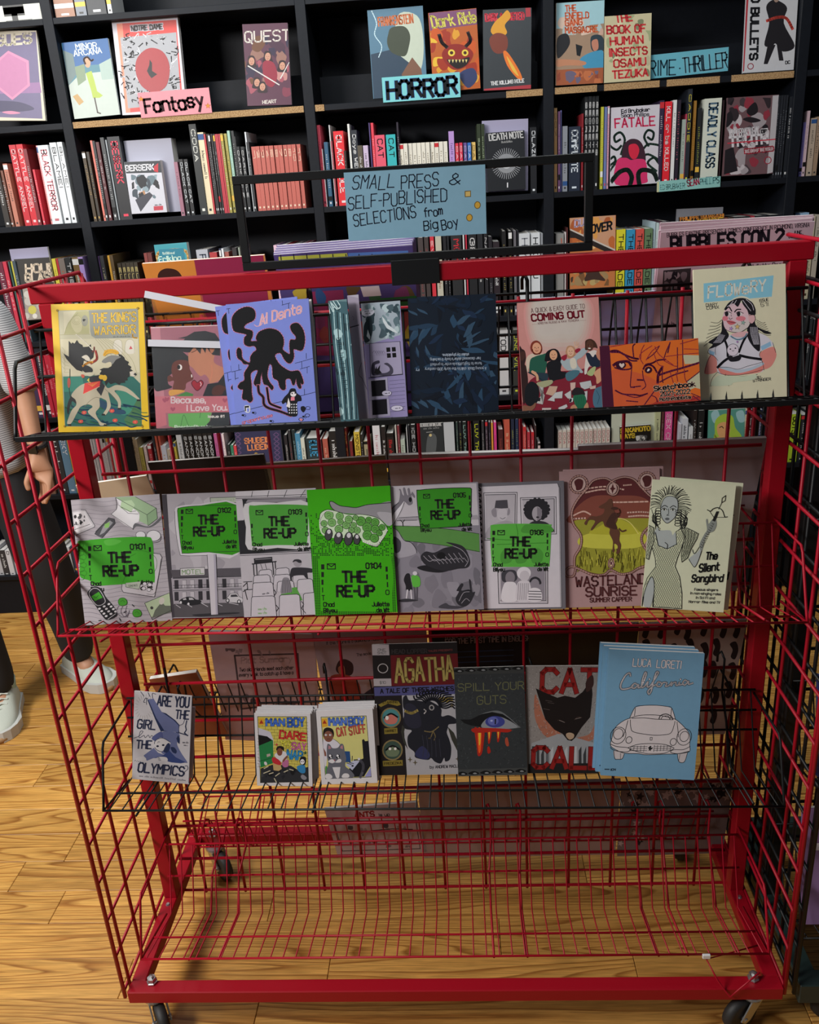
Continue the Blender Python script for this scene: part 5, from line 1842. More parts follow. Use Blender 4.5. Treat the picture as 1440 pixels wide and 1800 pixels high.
def art_mb1(a):
    a.R('b9b6b8', 0, 0, 1000, 1300)
    a.P('14140f', '125 265 772 245 800 1120 168 1112')
    a.P('b0a44c', '132 272 766 252 794 1112 174 1106')
    a.n += 1
    for j in range(16):
        y = 300 + j * 40
        a.line('5d5526', 4, [(132, y + 20 * 1 - 12), (450, y + 10), (790, y + 30)], True)
        for i in range(9):
            x = 150 + i * 76 + (j % 2) * 38
            if x < 770:
                a.line('5d5526', 4, [(x, y + 8), (x + 3, y + 46)], True)
    a.P('a8a6b0', '140 410 290 460 330 560 330 860 160 900')
    a.P('10100f', '140 500 250 520 320 570 150 640')
    a.P('1f6a3a', '150 640 325 565 335 860 170 920')
    a.L('0e3a20', 7, '150 840 330 790')
    a.P('9c8f88', '245 750 290 740 295 770 250 785')
    a.P('25262a', '170 930 330 880 560 900 640 950 790 920 796 1112 174 1106')
    wash(a, 180, 940, 780, 1100, ['101114', '34353a', '1a1c22'], 18, 3, 50)
    a.P('b98a28', '140 290 210 285 214 370 146 376')
    a.P('8a2a1c', '150 360 175 305 205 355')
    a.T('MAN', 240, 380, 470, 375, 85, '3c62b0', 22, halo='1c2a55', hw=8)
    a.T('BOY', 520, 385, 735, 375, 105, '3c62b0', 24, halo='1c2a55', hw=8)
    a.T('DARE', 410, 535, 755, 565, 95, 'b3302c', 20, halo='5c1a18', hw=7, jit=.3)
    a.T('YO', 420, 640, 540, 655, 70, 'b9b240', 20, halo='55521a', hw=6, jit=.3)
    a.T('SAY', 570, 680, 755, 695, 85, 'b06088', 18, halo='5a2a44', hw=6, jit=.3)
    a.T('NAP', 500, 800, 700, 830, 110, '2c78a8', 20, halo='123a55', hw=6, jit=.3)
    star(a, 'b3302c', 372, 625, 20)
    star(a, '1c4a24', 750, 735, 26)
    a.S('b9b6b8', '345 760 400 720 480 715 510 780 490 830 430 850 400 830')
    a.P('a58a5c', '325 860 420 870 440 940 400 965 335 955')
    a.S('9c5a80', '440 860 520 820 525 900 490 920 460 910')
    a.S('a3242c', '315 800 350 790 420 840 420 890 330 860')
    face(a, 412, 720, 36, 50, '6e4030', '1b1312', '370 700 378 655 420 640 465 660 462 710 440 690')
    a.S('6e4030', '450 830 500 770 512 790 460 850')
    a.S('2c6f9c', '640 910 700 890 745 900 750 990 700 1000 650 960')
    a.S('14151a', '672 840 690 790 730 780 760 800 758 860 735 895 690 880')
    a.E('c6c4c8', 712, 850, 30, 34)
    a.E('14151a', 700, 848, 6, 9)
    a.E('14151a', 724, 846, 6, 9)
    for p in ('210 990 290 960', '280 1000 330 985', '360 1030 410 995', '345 1060 370 1105', '470 980 520 960', '540 945 590 960', '215 930 265 905'):
        a.L('a8a088', 12, p)
    a.S('77757c', '690 1040 720 1020 770 1060 750 1090 710 1080')
    a.S('b9b6b8', '215 850 240 845 255 880 225 885')


def art_mb2(a):
    a.R('b9b6b8', 0, 0, 1000, 1300)
    a.P('111', '155 262 748 240 790 1050 185 1068')
    a.P('b3ae6c', '162 268 742 247 784 1043 192 1060')
    a.P('b98a28', '165 285 235 280 240 385 170 400')
    a.P('8a2a1c', '172 350 200 300 230 350')
    a.T('MAN', 262, 368, 480, 362, 85, '4a6ab5', 24, halo='1c2a55', hw=8)
    a.T('BOY', 518, 368, 715, 358, 95, '4a6ab5', 24, halo='1c2a55', hw=8)
    a.T('CAT STUFF', 362, 510, 735, 465, 105, 'b04a40', 11, halo='4a1414', hw=8, jit=.3)
    a.S('b5b2ba', '175 560 220 580 300 545 350 580 390 620 330 680 240 700 200 900 180 880')
    a.C('2a2a30', 5, '300 545 350 575 390 615')
    a.P('6e4436', '175 660 205 720 210 770 185 770')
    a.S('1b1312', '175 480 190 420 240 398 300 420 318 480 300 530 260 460 200 470 185 530')
    a.E('6e4436', 245, 515, 60, 72)
    for x in (212, 268):
        a.E('d0d0d4', x, 495, 14, 12)
        a.E('111', x + 2, 495, 6)
    a.C('3a1f18', 5, '225 550 245 545 265 552')
    a.P('1f3f6c', '438 705 515 708 522 850 440 850')
    a.P('14151a', '680 560 700 545 720 575 760 570 778 900 690 1040 560 1045 480 960 560 860 690 800')
    a.P('9c9fb5', '455 880 560 830 645 830 540 955')
    a.P('2c2c30', '560 815 660 808 665 822 565 830')
    a.E('14151a', 545, 898, 15, 12)
    for p in ('470 860 530 880', '500 850 560 870', '545 770 540 830'):
        a.L('2a2a30', 9, p)
    a.P('7f80ae', '700 1043 782 915 785 1040')
    a.P('3c7a3a', '190 900 215 900 215 1010 192 1010')
    a.C('55555e', 34, '640 820 680 870 680 950 640 1050')
    a.E('b9b6b8', 632, 808, 18, 16)
    a.S('55565e', '215 760 225 620 260 620 290 665 360 660 400 610 435 625 450 720 465 800 450 900 520 960 560 1040 400 1060 220 1050 205 960 230 870')
    a.P('9a6a72', '240 630 262 640 275 670 238 680')
    a.P('9a6a72', '400 640 425 625 425 680 390 665')
    for x in (262, 358):
        a.E('15151a', x, 775, 26, 30)
        a.E('d0d0d4', x - 4, 764, 15, 15)
        a.E('d0d0d4', x + 6, 790, 9, 9)
    a.S('b9b6b8', '230 840 270 810 310 820 320 845 370 805 400 820 390 850 340 855 315 850 280 862')
    a.P('8a4a50', '300 815 325 815 313 840')
    a.P('b9b6b8', '282 915 385 912 365 1050 345 1062 325 1050')
    a.S('b9b6b8', '190 1010 240 1000 275 1030 265 1060 195 1062')
    a.S('b9b6b8', '400 1030 430 998 480 1000 500 1030 480 1052 410 1052')


def art_agatha(a):
    a.R('161213', 0, 0, 900, 1300)
    a.P('8c8588', '42 70 190 68 195 165 45 168')
    a.T('ONE', 95, 128, 160, 126, 20, '555', 4)
    a.T('SHOT', 92, 156, 170, 152, 20, '555', 4)
    a.O('a09a9a', 7, 138, 283, 42, 40)
    a.P('8c8588', '55 375 208 372 212 438 60 440')
    a.T('$10', 112, 420, 162, 418, 22, '555', 4)
    a.P('501014', '205 165 800 140 800 420 212 438')
    a.T('HEAD LOPPER', 218, 148, 525, 138, 34, '2e2a2b', 8)
    a.T('TALES PRESENTS', 540, 130, 755, 115, 15, '5a2a2a', 4)
    a.T('AGATHA', 250, 400, 760, 375, 205, '8a7a44', 22, halo='3a2c18', hw=10, jit=.25)
    a.P('3f3f68', '60 450 800 418 800 505 68 525')
    a.T('A TALE OF THREE WITCHES', 118, 502, 752, 475, 36, '14121c', 9)
    a.P('8c8a8e', '300 520 800 505 800 1185 335 1185')
    a.P('6a5c24', '98 600 180 560 270 570 290 600 260 610 180 590 120 620')
    a.T('STARRING', 135, 592, 265, 585, 20, '2a2008', 4)
    for y, c, c2 in ((710, '3a6a6c', '9c5a50'), (980, '2c3c34', '55604a')):
        a.E('6a5c3c', 205 + (y > 800) * 12, y, 86)
        a.E(c, 205 + (y > 800) * 12, y, 74)
        a.S(c2, f'{150+(y>800)*12} {y+10} {200+(y>800)*12} {y-30} {260+(y>800)*12} {y+5} {240+(y>800)*12} {y+50} {170+(y>800)*12} {y+50}')
        a.C('141416', 14, f'{150+(y>800)*12} {y} {205+(y>800)*12} {y-34} {262+(y>800)*12} {y-4}')
    a.E('b9b4ae', 172, 712, 14, 18)
    a.E('b9b4ae', 196, 970, 11)
    a.E('b9b4ae', 240, 970, 11)
    a.P('6a5c24', '148 800 258 795 262 842 150 848')
    a.P('6a5c24', '135 1068 300 1062 302 1108 138 1112')
    a.T('HARRIET', 160, 832, 248, 828, 18, '2a2008', 4)
    a.T('FREDEZIKA', 150, 1100, 290, 1094, 18, '2a2008', 4)
    a.P('7a6a34', '615 535 742 528 742 578 618 580')
    a.T('AGATHA', 632, 568, 725, 562, 22, '2a2008', 4)
    D = '17181f'
    rg = random.Random(5)
    a.S(D, '310 540 340 520 360 560 420 560 480 570 520 560 600 600 640 640 640 700 700 690 760 720 765 760 700 770 690 800 680 840 700 900 714 970 700 1060 660 1080 650 1050 620 1095 570 1080 540 1050 510 1065 '
           '410 1045 400 1000 350 950 345 870 380 820 320 800 310 720 330 660 310 620')
    for i in range(16):
        t = -2.6 + i * .17
        x, y = 560 + 60 * math.cos(t), 620 + 60 * math.sin(t)
        a.C(D, 13, f'{x} {y} {x+60*math.cos(t+.3)} {y+50*math.sin(t+.3)} {x+110*math.cos(t)} {y+70*math.sin(t)} {min(755,x+160*math.cos(t+.3))} {y+95*math.sin(t+.2)}')
    a.S('20202c', '330 600 400 600 450 680 460 780 380 800 320 740')
    a.S('262845', '410 1000 470 950 530 1020 500 1060 420 1040')
    a.C('8a7a44', 22, '330 655 380 672 430 650')
    a.O('a8a4a4', 9, 555, 625, 18, 20)
    a.C('b9b4b4', 9, '490 640 505 655 490 675')
    a.C('6a5c3c', 9, '490 825 550 830 610 790')
    a.C('6a5c3c', 8, '560 830 540 880 525 885')
    a.C('6a5c3c', 8, '565 830 580 870 570 900')
    a.P('2a2a24', '300 770 322 800 310 850 345 975 310 920 290 830')
    a.P('2a2a24', '690 790 740 840 765 900 768 1000 720 900')
    for x, y in ((362, 1060), (405, 1085), (732, 605), (765, 1060)):
        p = ' '.join(f'{x+(22 if i%2==0 else 7)*math.sin(i*PI/4):.0f} {y-(24 if i%2==0 else 7)*math.cos(i*PI/4):.0f}' for i in range(8))
        a.P('4a4230', p)
    a.T('by ANDREW MACLEAN', 528, 1135, 815, 1128, 22, '2c2a2e', 4)
    for i in range(5):
        a.C('2c2d38', 5, f'{470+i*36} {860+i*8} {480+i*34} 950 {470+i*38} 1040')


def art_guts(a):
    a.R('26292b', 0, 0, 900, 1300)
    rg = random.Random(7)
    a.n += 1
    for i in range(420):
        x, y = rg.uniform(55, 720), rg.uniform(190, 1070)
        a.line(rg.choice(['1b1e20', '303436', '393d3f']), 5, [(x, y), (x + rg.uniform(-14, 14), y + rg.uniform(-14, 14))], True)
    a.P('2e3030', '40 130 690 110 695 175 45 190')
    a.P('343636', '80 1080 735 1062 735 1130 90 1140')
    for i in range(6):
        for (x, y) in ((90 + i * 110, 160 - i * 5), (130 + i * 110, 1122 - i * 5)):
            a.S('0c0d0e', f'{x-60} {y} {x-20} {y-22} {x+20} {y-18} {x+44} {y} {x} {y+12}')
            a.S('6a6c6e', f'{x-16} {y} {x+2} {y-10} {x+24} {y} {x+4} {y+6}')
    a.T('SPILL YOUR', 80, 348, 695, 325, 70, '55563c', 8)
    a.T('GUTS', 260, 470, 530, 458, 76, '55563c', 8)
    a.S('55585a', '280 570 400 530 480 535 560 590 650 670 665 685 560 700 460 715 360 700 300 680 320 620')
    a.P('0d0e10', '100 610 200 610 300 560 400 540 500 560 560 600 640 670 560 630 480 590 400 580 340 620 300 680 200 665 140 645')
    a.S('6f7276', '300 680 340 610 420 580 520 600 640 675 560 695 420 700')
    a.E('2f3470', 428, 632, 92, 54)
    a.E('4c528c', 410, 625, 50, 40)
    a.P('10101c', '424 605 438 605 436 655 424 655')
    a.E('8a90b8', 395, 622, 12, 9)
    for x0, x1, y in ((235, 330, 945), (345, 400, 830), (430, 485, 815)):
        m = (x0 + x1) / 2
        w = (x1 - x0) / 2
        a.S('8a1c12', f'{x0} 690 {m} 700 {x1} 700 {m+w*.7} {y-60} {m+w*.3} {y} {m-w*.3} {y} {m-w*.5} {y-80}')
        a.S('c04a18', f'{m-w*.35} 705 {m+w*.35} 705 {m+w*.3} {y-60} {m} {y-20} {m-w*.2} {y-60}')
        a.S('b5962c', f'{m-w*.2} 705 {m+w*.25} 708 {m+w*.2} {(y+700)/2} {m} {(y+720)/2+20} {m-w*.1} {(y+700)/2}')
    a.S('8a1c12', '360 870 375 865 390 910 372 930 358 915')
    a.S('8a3a28', '525 790 545 780 560 850 540 860 525 830')
    a.S('8a1c12', '235 690 560 700 550 730 420 725 240 735')


def art_cat(a):
    a.R('6c6764', 0, 0, 900, 1300)
    rg = random.Random(17)
    a.S('80503f', '110 380 200 600 300 700 360 760 330 820 200 770 110 600')
    a.S('80503f', '700 640 640 760 520 800 500 850 640 830 720 760')
    a.n += 1
    for i in range(520):
        x, y = rg.uniform(20, 715), rg.uniform(115, 840)
        a.line(rg.choice(['57524f', '7c7774', '8a8582', '4c4745']), 5, [(x, y), (x + rg.uniform(-9, 9), y + rg.uniform(-9, 9))], True)
    a.P('77787a', '85 850 340 760 520 800 735 860 738 1140 60 1140')
    for i in range(14):
        a.P(rg.choice(['2b2c2e', '8f9092', '4a4b4e']), f'{90+i*45} {880+i%3*40} {115+i*45} 880 {125+i*45} 1140 {95+i*45} 1140')
    a.P('141414', '60 1050 735 1040 738 1140 60 1142')
    R = '6c1412'
    for s, x0, y0, x1, y1, h, w in (('CAT', 170, 360, 690, 365, 215, 40), ('CALL', 105, 1082, 790, 1090, 190, 40)):
        a.T(s, x0, y0, x1, y1, h, R, w, halo='33100f', hw=10)
    a.P('120c0b', '112 325 200 365 320 415 390 395 490 415 560 360 640 240 655 380 650 470 640 600 560 700 500 800 470 828 430 820 380 760 300 720 210 620 170 500')
    a.S('8a7560', '415 760 450 748 490 765 485 800 450 815 420 790')
    a.S('2a1816', '590 260 650 200 660 300 600 360')
    a.C('3a2a26', 6, '330 630 360 632 400 652')
    a.C('3a2a26', 6, '490 625 520 600 560 605')
    a.L('6a625e', 4, '345 630 395 650')
    a.L('6a625e', 4, '500 618 550 605')
    for x, y in ((250, 440), (270, 460), (230, 520)):
        a.L('3a3230', 5, f'{x-40} {y} {x+20} {y+10}')


def art_cali(a):
    a.R('5b8099', 0, 0, 1000, 1300)
    a.T('LUCA', 310, 222, 455, 222, 62, 'c4c0c4', 8, halo='22303c', hw=5)
    a.T('LORETI', 502, 226, 705, 230, 62, 'c4c0c4', 8, halo='22303c', hw=5)
    scr = ['300 300 290 278 260 300 232 370 245 408 300 400 330 380', '370 375 340 362 318 390 345 398 372 372 374 395 400 375 425 290 415 270 400 330 400 390 425 380',
           '425 380 445 345 445 385 470 375 510 300 522 268 505 268 490 340 480 420 465 445 455 420 490 380 520 365', '560 355 530 345 522 375 550 380 570 350 600 352 595 378 620 372 640 345',
           '640 345 640 372 655 350 675 345 680 368 700 365 705 345 708 365 730 360', '780 340 750 325 735 352 755 365 782 335 785 358 820 348']
    for col, w in (('1c2630', 19), ('c4c0c4', 11)):
        a.n += 1
        for p in scr:
            a.line(col, w, catmull(nums(p), False), True)
        for x, y in ((455, 322), (712, 318)):
            a.line(col, w, [(x, y), (x + 2, y + 2)], True)
    K = '17191c'
    Wt = 'aaa4a6'
    a.S('a09a9c', '235 900 245 960 260 972 305 970 318 930 300 905')
    a.S('a09a9c', '755 940 770 1000 800 1015 822 1000 838 930 780 920')
    a.C(K, 5, '235 905 250 965 275 972 308 968 320 930')
    a.C(K, 5, '755 945 770 1000 800 1015 824 1000 838 935')
    a.C(K, 4, '290 925 295 970')
    a.C(K, 4, '775 945 772 995')
    a.P(Wt, '332 640 365 555 420 540 520 536 620 545 665 560 705 650')
    body = '215 745 240 700 290 660 340 640 420 618 560 618 660 640 710 655 780 710 840 780 850 870 855 920 800 935 740 940 650 940 560 942 480 940 430 930 330 925 260 900 205 860 210 800'
    a.S(Wt, body, 4)
    a.C(K, 5, body, True, 4)
    for p in ('332 640 365 555 420 540 520 536 620 545 665 560 705 650', '368 560 368 622', '664 565 664 645', '350 642 450 640 540 650 680 655', '338 655 350 720 380 755 520 780 620 780 680 765 700 700 704 668',
              '320 660 308 740 295 790', '722 675 740 760 745 800', '345 880 420 855 520 850 640 860 720 890', '345 880 380 900 480 928 560 934 650 930 720 895', '205 850 260 870 340 880 362 900 330 915 240 900 205 875',
              '855 880 800 905 720 905 695 925 760 938 850 920'):
        a.C(K, 5, p)
    for x, y, r in ((256, 768, 38), (256, 780, 60), (796, 796, 38), (796, 800, 62), (345, 818, 24), (708, 840, 26)):
        a.O(K, 5, x, y, r, r * 1.12)
    a.C(K, 7, '568 650 580 620 625 608 670 630 685 655')
    a.C(K, 5, '585 650 600 628 640 625 660 652')
    a.n += 1
    for i in range(13):
        x = 365 + i * 27
        if abs(x - 525) < 28:
            continue
        a.line(K, 3.5, [(x, 862 + abs(x - 525) * .06), (x, 920 - abs(x - 525) * .09)], True)
    for y in (872, 888, 904):
        a.line(K, 3.5, [(365, y), (498, y + 3)], True)
        a.line(K, 3.5, [(553, y + 2), (700, y + 4)], True)
    a.L(K, 4, '513 800 530 800 530 822 515 822 513 800')
    a.P(K, '505 885 520 868 532 872 528 886 545 880 540 895 528 900 530 912 518 905 508 910 515 898')
    a.L('1c2630', 8, '182 1048 215 1050')
    a.T('ICN', 228, 1060, 265, 1060, 14, '1c2630', 5)


R3 = dict(yb=.15, matt=True)
o_ = book('comic', 'comic', 'small white zine with a figure doing a handstand in navy, leftmost of its row', (220, 1200, 6.45), '78 92 742 148 742 1155 105 1090', zb=.560, lean=13, th=.003, spine='8d8a90', base='b3b0b4', art=art_oly, **R3)
MB().box(-.048, 0, .006, .054, .0035, .166).obj('back_cover', mat('lilac_back', hexc('8f8a98', .55), .7), o_, (.010, .016, 0))
m1 = book('comic', 'comic', 'front mini comic with a yellow brick wall and green bin, in the left white stack', (435, 1225, 7.42), '85 225 820 205 850 1180 130 1145', zb=.556, lean=13, th=.002, spine='b9b6b8', base='b9b6b8', art=art_mb1, **R3)
m2 = book('comic', 'comic', 'front mini comic with a grey cat, in the right white stack', (545, 1225, 7.42), '95 185 830 150 868 1125 135 1140', zb=.555, lean=13, th=.002, spine='b9b6b8', base='b9b6b8', art=art_mb2, **R3)
for m_, nm, n_ in ((m1, 'left', 6), (m2, 'right', 6)):
    for i in range(n_):
        g_ = ghost(m_, 'comic', 'x', plain=True, dx=(.001, .004, .002, .008, .005, .011)[i], dy=.0028 * (i + 1),
                   dz=(.003, .002, .006, .005, .009, .011)[i], rot=(.01, -.015, .012, 0, -.01, .006)[i])
        g_['label'] = f'white edged copy {("just", "second", "third", "fourth", "fifth", "sixth and last")[i]} behind the front of the {nm} mini comic stack'
        g_['group'] = f'copies in the {nm} stack of mini comics'
book('comic', 'comic', 'tall dark comic with a gold and red title and a blue banner', (645, 1120, 4.9), '42 70 800 35 800 1185 100 1185', yb=.16, zb=.557, th=.004, matt=True, spine='161213', base='161213', art=art_agatha)
book('comic', 'comic', 'charcoal comic with one blue eye dripping red and yellow', (790, 1150, 5.327), '38 130 695 110 738 1130 88 1142', yb=.155, zb=.553, th=.004, matt=True, spine='1b1d1f', base='26292b', art=art_guts)
book('comic', 'comic', 'grainy grey comic with a black cat head and big red letters', (920, 1150, 5.447), '8 112 705 108 738 1140 45 1140', yb=.160, zb=.550, th=.004, matt=True, spine='333', base='6c6764', art=art_cat)
cal = book('graphic_novel', 'book', 'front light blue book with a white line drawn sports car', (1035, 1125, 4.667), '110 90 895 95 920 1165 155 1095', yb=.135, zb=.553, lean=13, th=.009, matt=True, spine='48677c', base='5b8099', art=art_cali)
g_ = ghost(cal, 'graphic_novel', 'second copy of the light blue car book just behind the front one', dx=-.009, dy=.0100, dz=.003)
g_ = ghost(cal, 'graphic_novel', 'rearmost copy of the light blue car book in its row of three', dx=-.014, dy=.0200, dz=.006)


# ------------------------------------------------------------------ hand lettered sign
def sign(name, label, crop, quad, Y, base, art, cat='sign', k=.55, th=.0006, lean=0):
    o = book(name, cat, label, crop, quad, Y, at(0, 0, Y).z * 0 + 1.0, lean=lean, th=th, spine=base, base=base, k=k, art=art, matt=True, pages=False)
    return o


def art_sign(a):
    a.R('6f93a6', 0, 0, 1000, 600)
    K = '0e1424'
    for s, x0, y0, x1, y1, h, sl in (('SMALL', 72, 198, 355, 190, 88, .15), ('PRESS', 405, 200, 650, 180, 88, .05), ('&', 722, 165, 790, 160, 72, .1), ('SELF-PUBLISHED', 48, 332, 705, 270, 84, .08),
                                 ('SELECTIONS', 88, 448, 505, 385, 78, .05), ('from', 562, 378, 680, 366, 58, 0), ('Big', 560, 468, 650, 455, 60, .05), ('Boy', 680, 465, 785, 440, 64, .05)):
        a.T(s, x0, y0, x1, y1, h, K, 7.5, slant=sl, jit=.5, seed=len(s))
    # plain gold discs and a square sticker
    for x, y in ((905, 302), (855, 384)):
        a.E('5c4a20', x, y, 21, 25)
        a.E('b08a34', x, y, 16, 20)
    a.P('5c4a20', '820 210 860 207 862 248 822 250')
    a.P('b39a5c', '826 215 856 212 857 243 827 245')


sg = sign('paper_sign', 'light blue hand lettered sign in the black frame above the rack', (600, 280, 3.769), '14 85 948 38 968 488 52 545', .2625, '6f93a6', art_sign)


# ------------------------------------------------------------------ comics on the rear of the rack, seen from behind
def rear(name, cat, label, pts, base, art=None, yb=.435, zb=1.32, th=.006, k=.5, lean=-14, **kw):
    return book(name, cat, label, (0, 0, 1), pts, yb, zb, lean=lean, th=th, spine=base, base=base, k=k, art=art, matt=True, **kw)


def art_back_orange(a):
    a.R('a0672c', 270, 455, 480, 760)
    a.S('2a1512', '298 485 303 475 315 470 330 472 338 480 340 492 320 486 306 492')
    a.S('c08060', '306 492 320 486 336 492 334 500 308 500')
    a.P('6e1c38', '364 455 480 450 480 700 372 700 368 600')


def art_back_colour(a):
    a.R('39305c', 480, 430, 760, 760)
    a.P('8a9038', '506 450 622 444 624 458 506 463')
    a.P('3c5a90', '624 444 725 440 726 452 624 458')
    a.P('6a2444', '530 510 610 505 612 620 540 620')
    wash(a, 505, 500, 735, 620, ['4a3a24', '8a7a2c', '5a2a4a', '24406a', '6c3030', '2a4a30'], 26, 6, 22)
    a.P('a8a0a4', '640 500 672 498 675 515 644 517')
    a.P('1f4a24', '668 520 735 515 738 535 670 540')
    for i in range(10):
        a.L('141420', 1.5, f'{510+i*22} 446 {510+i*22} 460')


def art_bubbles(a):
    a.R('9a848e', 1140, 380, 1440, 760)
    K = '17121a'
    a.T('BUBBLES FANZINE PRESENTS A COMICS CONFERENCE IN RICHMOND, VIRGINIA', 1168, 417, 1398, 400, 6, K, .9)
    a.T('BUBBLES CON 2', 1176, 437, 1358, 424, 20, K, 5)
    a.T('JUNE', 1373, 411, 1387, 410, 4.5, K, 1)
    a.T('6th & 7th', 1367, 417, 1392, 415, 4.5, K, 1)
    a.P('2a2428', '1164 468 1210 464 1210 500 1163 502')
    wash(a, 1166, 470, 1208, 498, ['5c5058', '17121a', '7a6c74'], 14, 4, 9)
    a.T('SATURDAY', 1164, 508, 1222, 504, 8, K, 2)
    a.T('John Vasquez', 1240, 472, 1300, 466, 7, K, 1.2)
    a.T('Juliette Brown', 1310, 465, 1372, 460, 7, K, 1.2)
    a.squiggle(K, 1, 1160, 560, 1200, 558, 6, 12)


def art_plot(a):
    a.R('8a7478', 355, 1105, 570, 1320)
    K = '2a2226'
    a.L('3a3034', 3, '406 1154 516 1147 528 1235 424 1245 406 1154')
    a.T('Plot Summary', 418, 1167, 506, 1161, 10, '7a666a', 2)
    for s, y in (('Two old friends meet each other', 1181), ('every week to catch up & have a', 1190)):
        a.T(s, 416, y, 510, y - 6, 6, K, 1.1)
    wash(a, 390, 1142, 470, 1152, ['4a3c40', '6a5a5e'], 10, 3, 6)
    wash(a, 425, 1215, 520, 1240, ['5a4a50', '43363c'], 10, 6, 8)


def art_plain_fig(a):
    a.R('7a6c74', 545, 1105, 770, 1330)
    a.T('If this figure is a diamond ornament', 578, 1132, 675, 1124, 5, '2a2226', .8)
    a.T('The movie', 630, 1152, 655, 1149, 5, '2a2226', .8)
    a.S('2a1a1c', '592 1175 598 1160 610 1157 622 1165 622 1180 614 1186 600 1184')
    a.S('7a4a38', '596 1172 606 1168 608 1184 600 1186')
    a.S('6c2c24', '580 1190 610 1184 632 1200 630 1235 590 1240')
    a.S('2a2430', '632 1225 680 1195 700 1210 660 1240')


def art_black_txt(a):
    a.R('121013', 740, 1100, 940, 1330)
    a.T('A NEW WAVE SPANISH CLASSIC PUBLISHED', 783, 1121, 935, 1114, 6, '77707a', 1)
    a.T('FOR THE FIRST TIME IN ENGLISH', 783, 1131, 928, 1124, 8, '77707a', 1.4)
    for i in range(7):
        a.L('1c2a44', 1.5, f'780 {1145+i*9} 900 {1140+i*9}')


def art_leopard(a):
    a.R('8a7c78', 1110, 1090, 1310, 1330)
    rg = random.Random(3)
    for i in range(34):
        x, y = 1130 + (i % 7) * 25 + rg.uniform(-6, 6), 1105 + (i // 7) * 36 + rg.uniform(-6, 6)
        a.S('241c1e', f'{x-8} {y-10} {x+2} {y-14} {x+8} {y} {x+4} {y+16} {x-4} {y+12} {x-2} {y}')


def art_stars(a):
    a.R('5c5050', 1085, 1360, 1290, 1520)
    rg = random.Random(3)
    for i in range(60):
        x, y = rg.uniform(1090, 1285), rg.uniform(1372, 1405) if i < 44 else rg.uniform(1405, 1495)
        if i >= 44:
            x = rg.uniform(1090, 1135)
        star(a, rg.choice(['1a1518', '8a7e7e']), x, y, rg.uniform(4, 10), None, rg.random())


def art_ants(a):
    a.R('8a7878', 570, 1405, 740, 1520)
    a.T('ANTS', 626, 1438, 660, 1435, 9, '6c1c1c', 2.6)
    a.T('is up', 668, 1435, 687, 1434, 5, '2a2024', 1.2)
    a.L('3a3034', 1.5, '588 1444 732 1442 736 1492 600 1496 588 1444')
    wash(a, 612, 1452, 645, 1470, ['3a3034', '6a5c5c'], 8, 3, 7)
    wash(a, 672, 1448, 715, 1470, ['3a3034', '6a5c5c'], 8, 3, 8)
    a.L('2a2024', 1.5, '655 1460 690 1457 725 1458 690 1462 655 1460')
    wash(a, 615, 1478, 720, 1490, ['5a4c4c', '7a6a6a'], 10, 5, 6)


rear('comic', 'comic', 'orange and maroon comic on the rear top shelf, behind the bagged comic', '275 462 482 450 500 728 300 742', 'a0672c', art_back_orange, th=.006)
b2 = rear('comic', 'comic', 'front of the lilac stack with a yellow and blue strip on the rear top shelf', '498 447 733 430 742 712 515 727', '6c6488', art_back_colour, th=.004)
for i in range(4):
    ghost(b2, 'comic', f'{NTH[i]} copy from the front in the strip comic stack on the rear top shelf', dx=.002 * i, dy=.004 * (i + 1), dz=.003 * (i + 1), plain=True, group='stack of strip comics on the rear top shelf')
lv = rear('comic', 'comic', 'lilac backed comic in the low stack on the rear top shelf, foremost', '930 527 1140 512 1150 690 945 700', '8a86b0', None, th=.003)
for i in range(5):
    ghost(lv, 'comic', f'{NTH[i]} lilac comic from the front of the low stack on the rear top shelf', dx=.002 * i, dy=.0035 * (i + 1), dz=-.005 * (i + 1), group='low lilac stack on the rear top shelf')
bb = rear('newspaper', 'newspaper', 'pink convention newspaper with big black title above the red top rail, foremost copy', '1158 410 1406 392 1400 690 1140 705', '9a848e', art_bubbles, th=.003)
for i in range(3):
    ghost(bb, 'newspaper', f'{NTH[i]} copy from the front of the pink convention newspaper stack', dx=-.004 * i, dy=.003 * (i + 1), dz=.004 * (i + 1), rot=(-.01, .012, .02)[i], plain=True, group='copies of the pink newspaper')
rear('card', 'board', 'short tan board on the rear second shelf beside the left upright', '170 852 292 836 320 1060 205 1075', '8a7c66', None, zb=.905)
rear('card', 'board', 'black board on the rear second shelf behind the billboard zine', '286 812 482 800 505 1050 315 1062', '0d0d0e', None, zb=.905)
rear('card', 'board', 'dark olive board on the rear second shelf', '480 815 686 800 700 1045 500 1055', '55503e', None, zb=.905)
gb = rear('card', 'board', 'wide grey board on the rear second shelf', '686 802 1008 790 1010 1040 700 1045', '7c7278', None, zb=.905, th=.009)
rear('card', 'board', 'wide grey board at the right end of the rear second shelf', '1008 788 1332 768 1310 1040 1010 1045', '7c7278', None, zb=.905, th=.009)
rear('booklet', 'booklet', 'grey pink booklet with a framed summary on the rear third shelf', '360 1115 545 1110 572 1310 402 1296', '8a7478', art_plot, yb=.43, zb=.50)
rear('booklet', 'booklet', 'grey booklet with a seated figure, right of the framed summary booklet', '553 1112 750 1106 765 1300 580 1306', '7a6c74', art_plain_fig, yb=.43, zb=.50)
rear('comic', 'comic', 'black comic back with white small capitals on the rear third shelf', '754 1108 925 1102 930 1300 765 1302', '121013', art_black_txt, yb=.43, zb=.50)
rear('comic', 'comic', 'plain black comic back on the rear third shelf', '927 1103 1116 1096 1110 1295 930 1300', '0b0b0c', None, yb=.43, zb=.50)
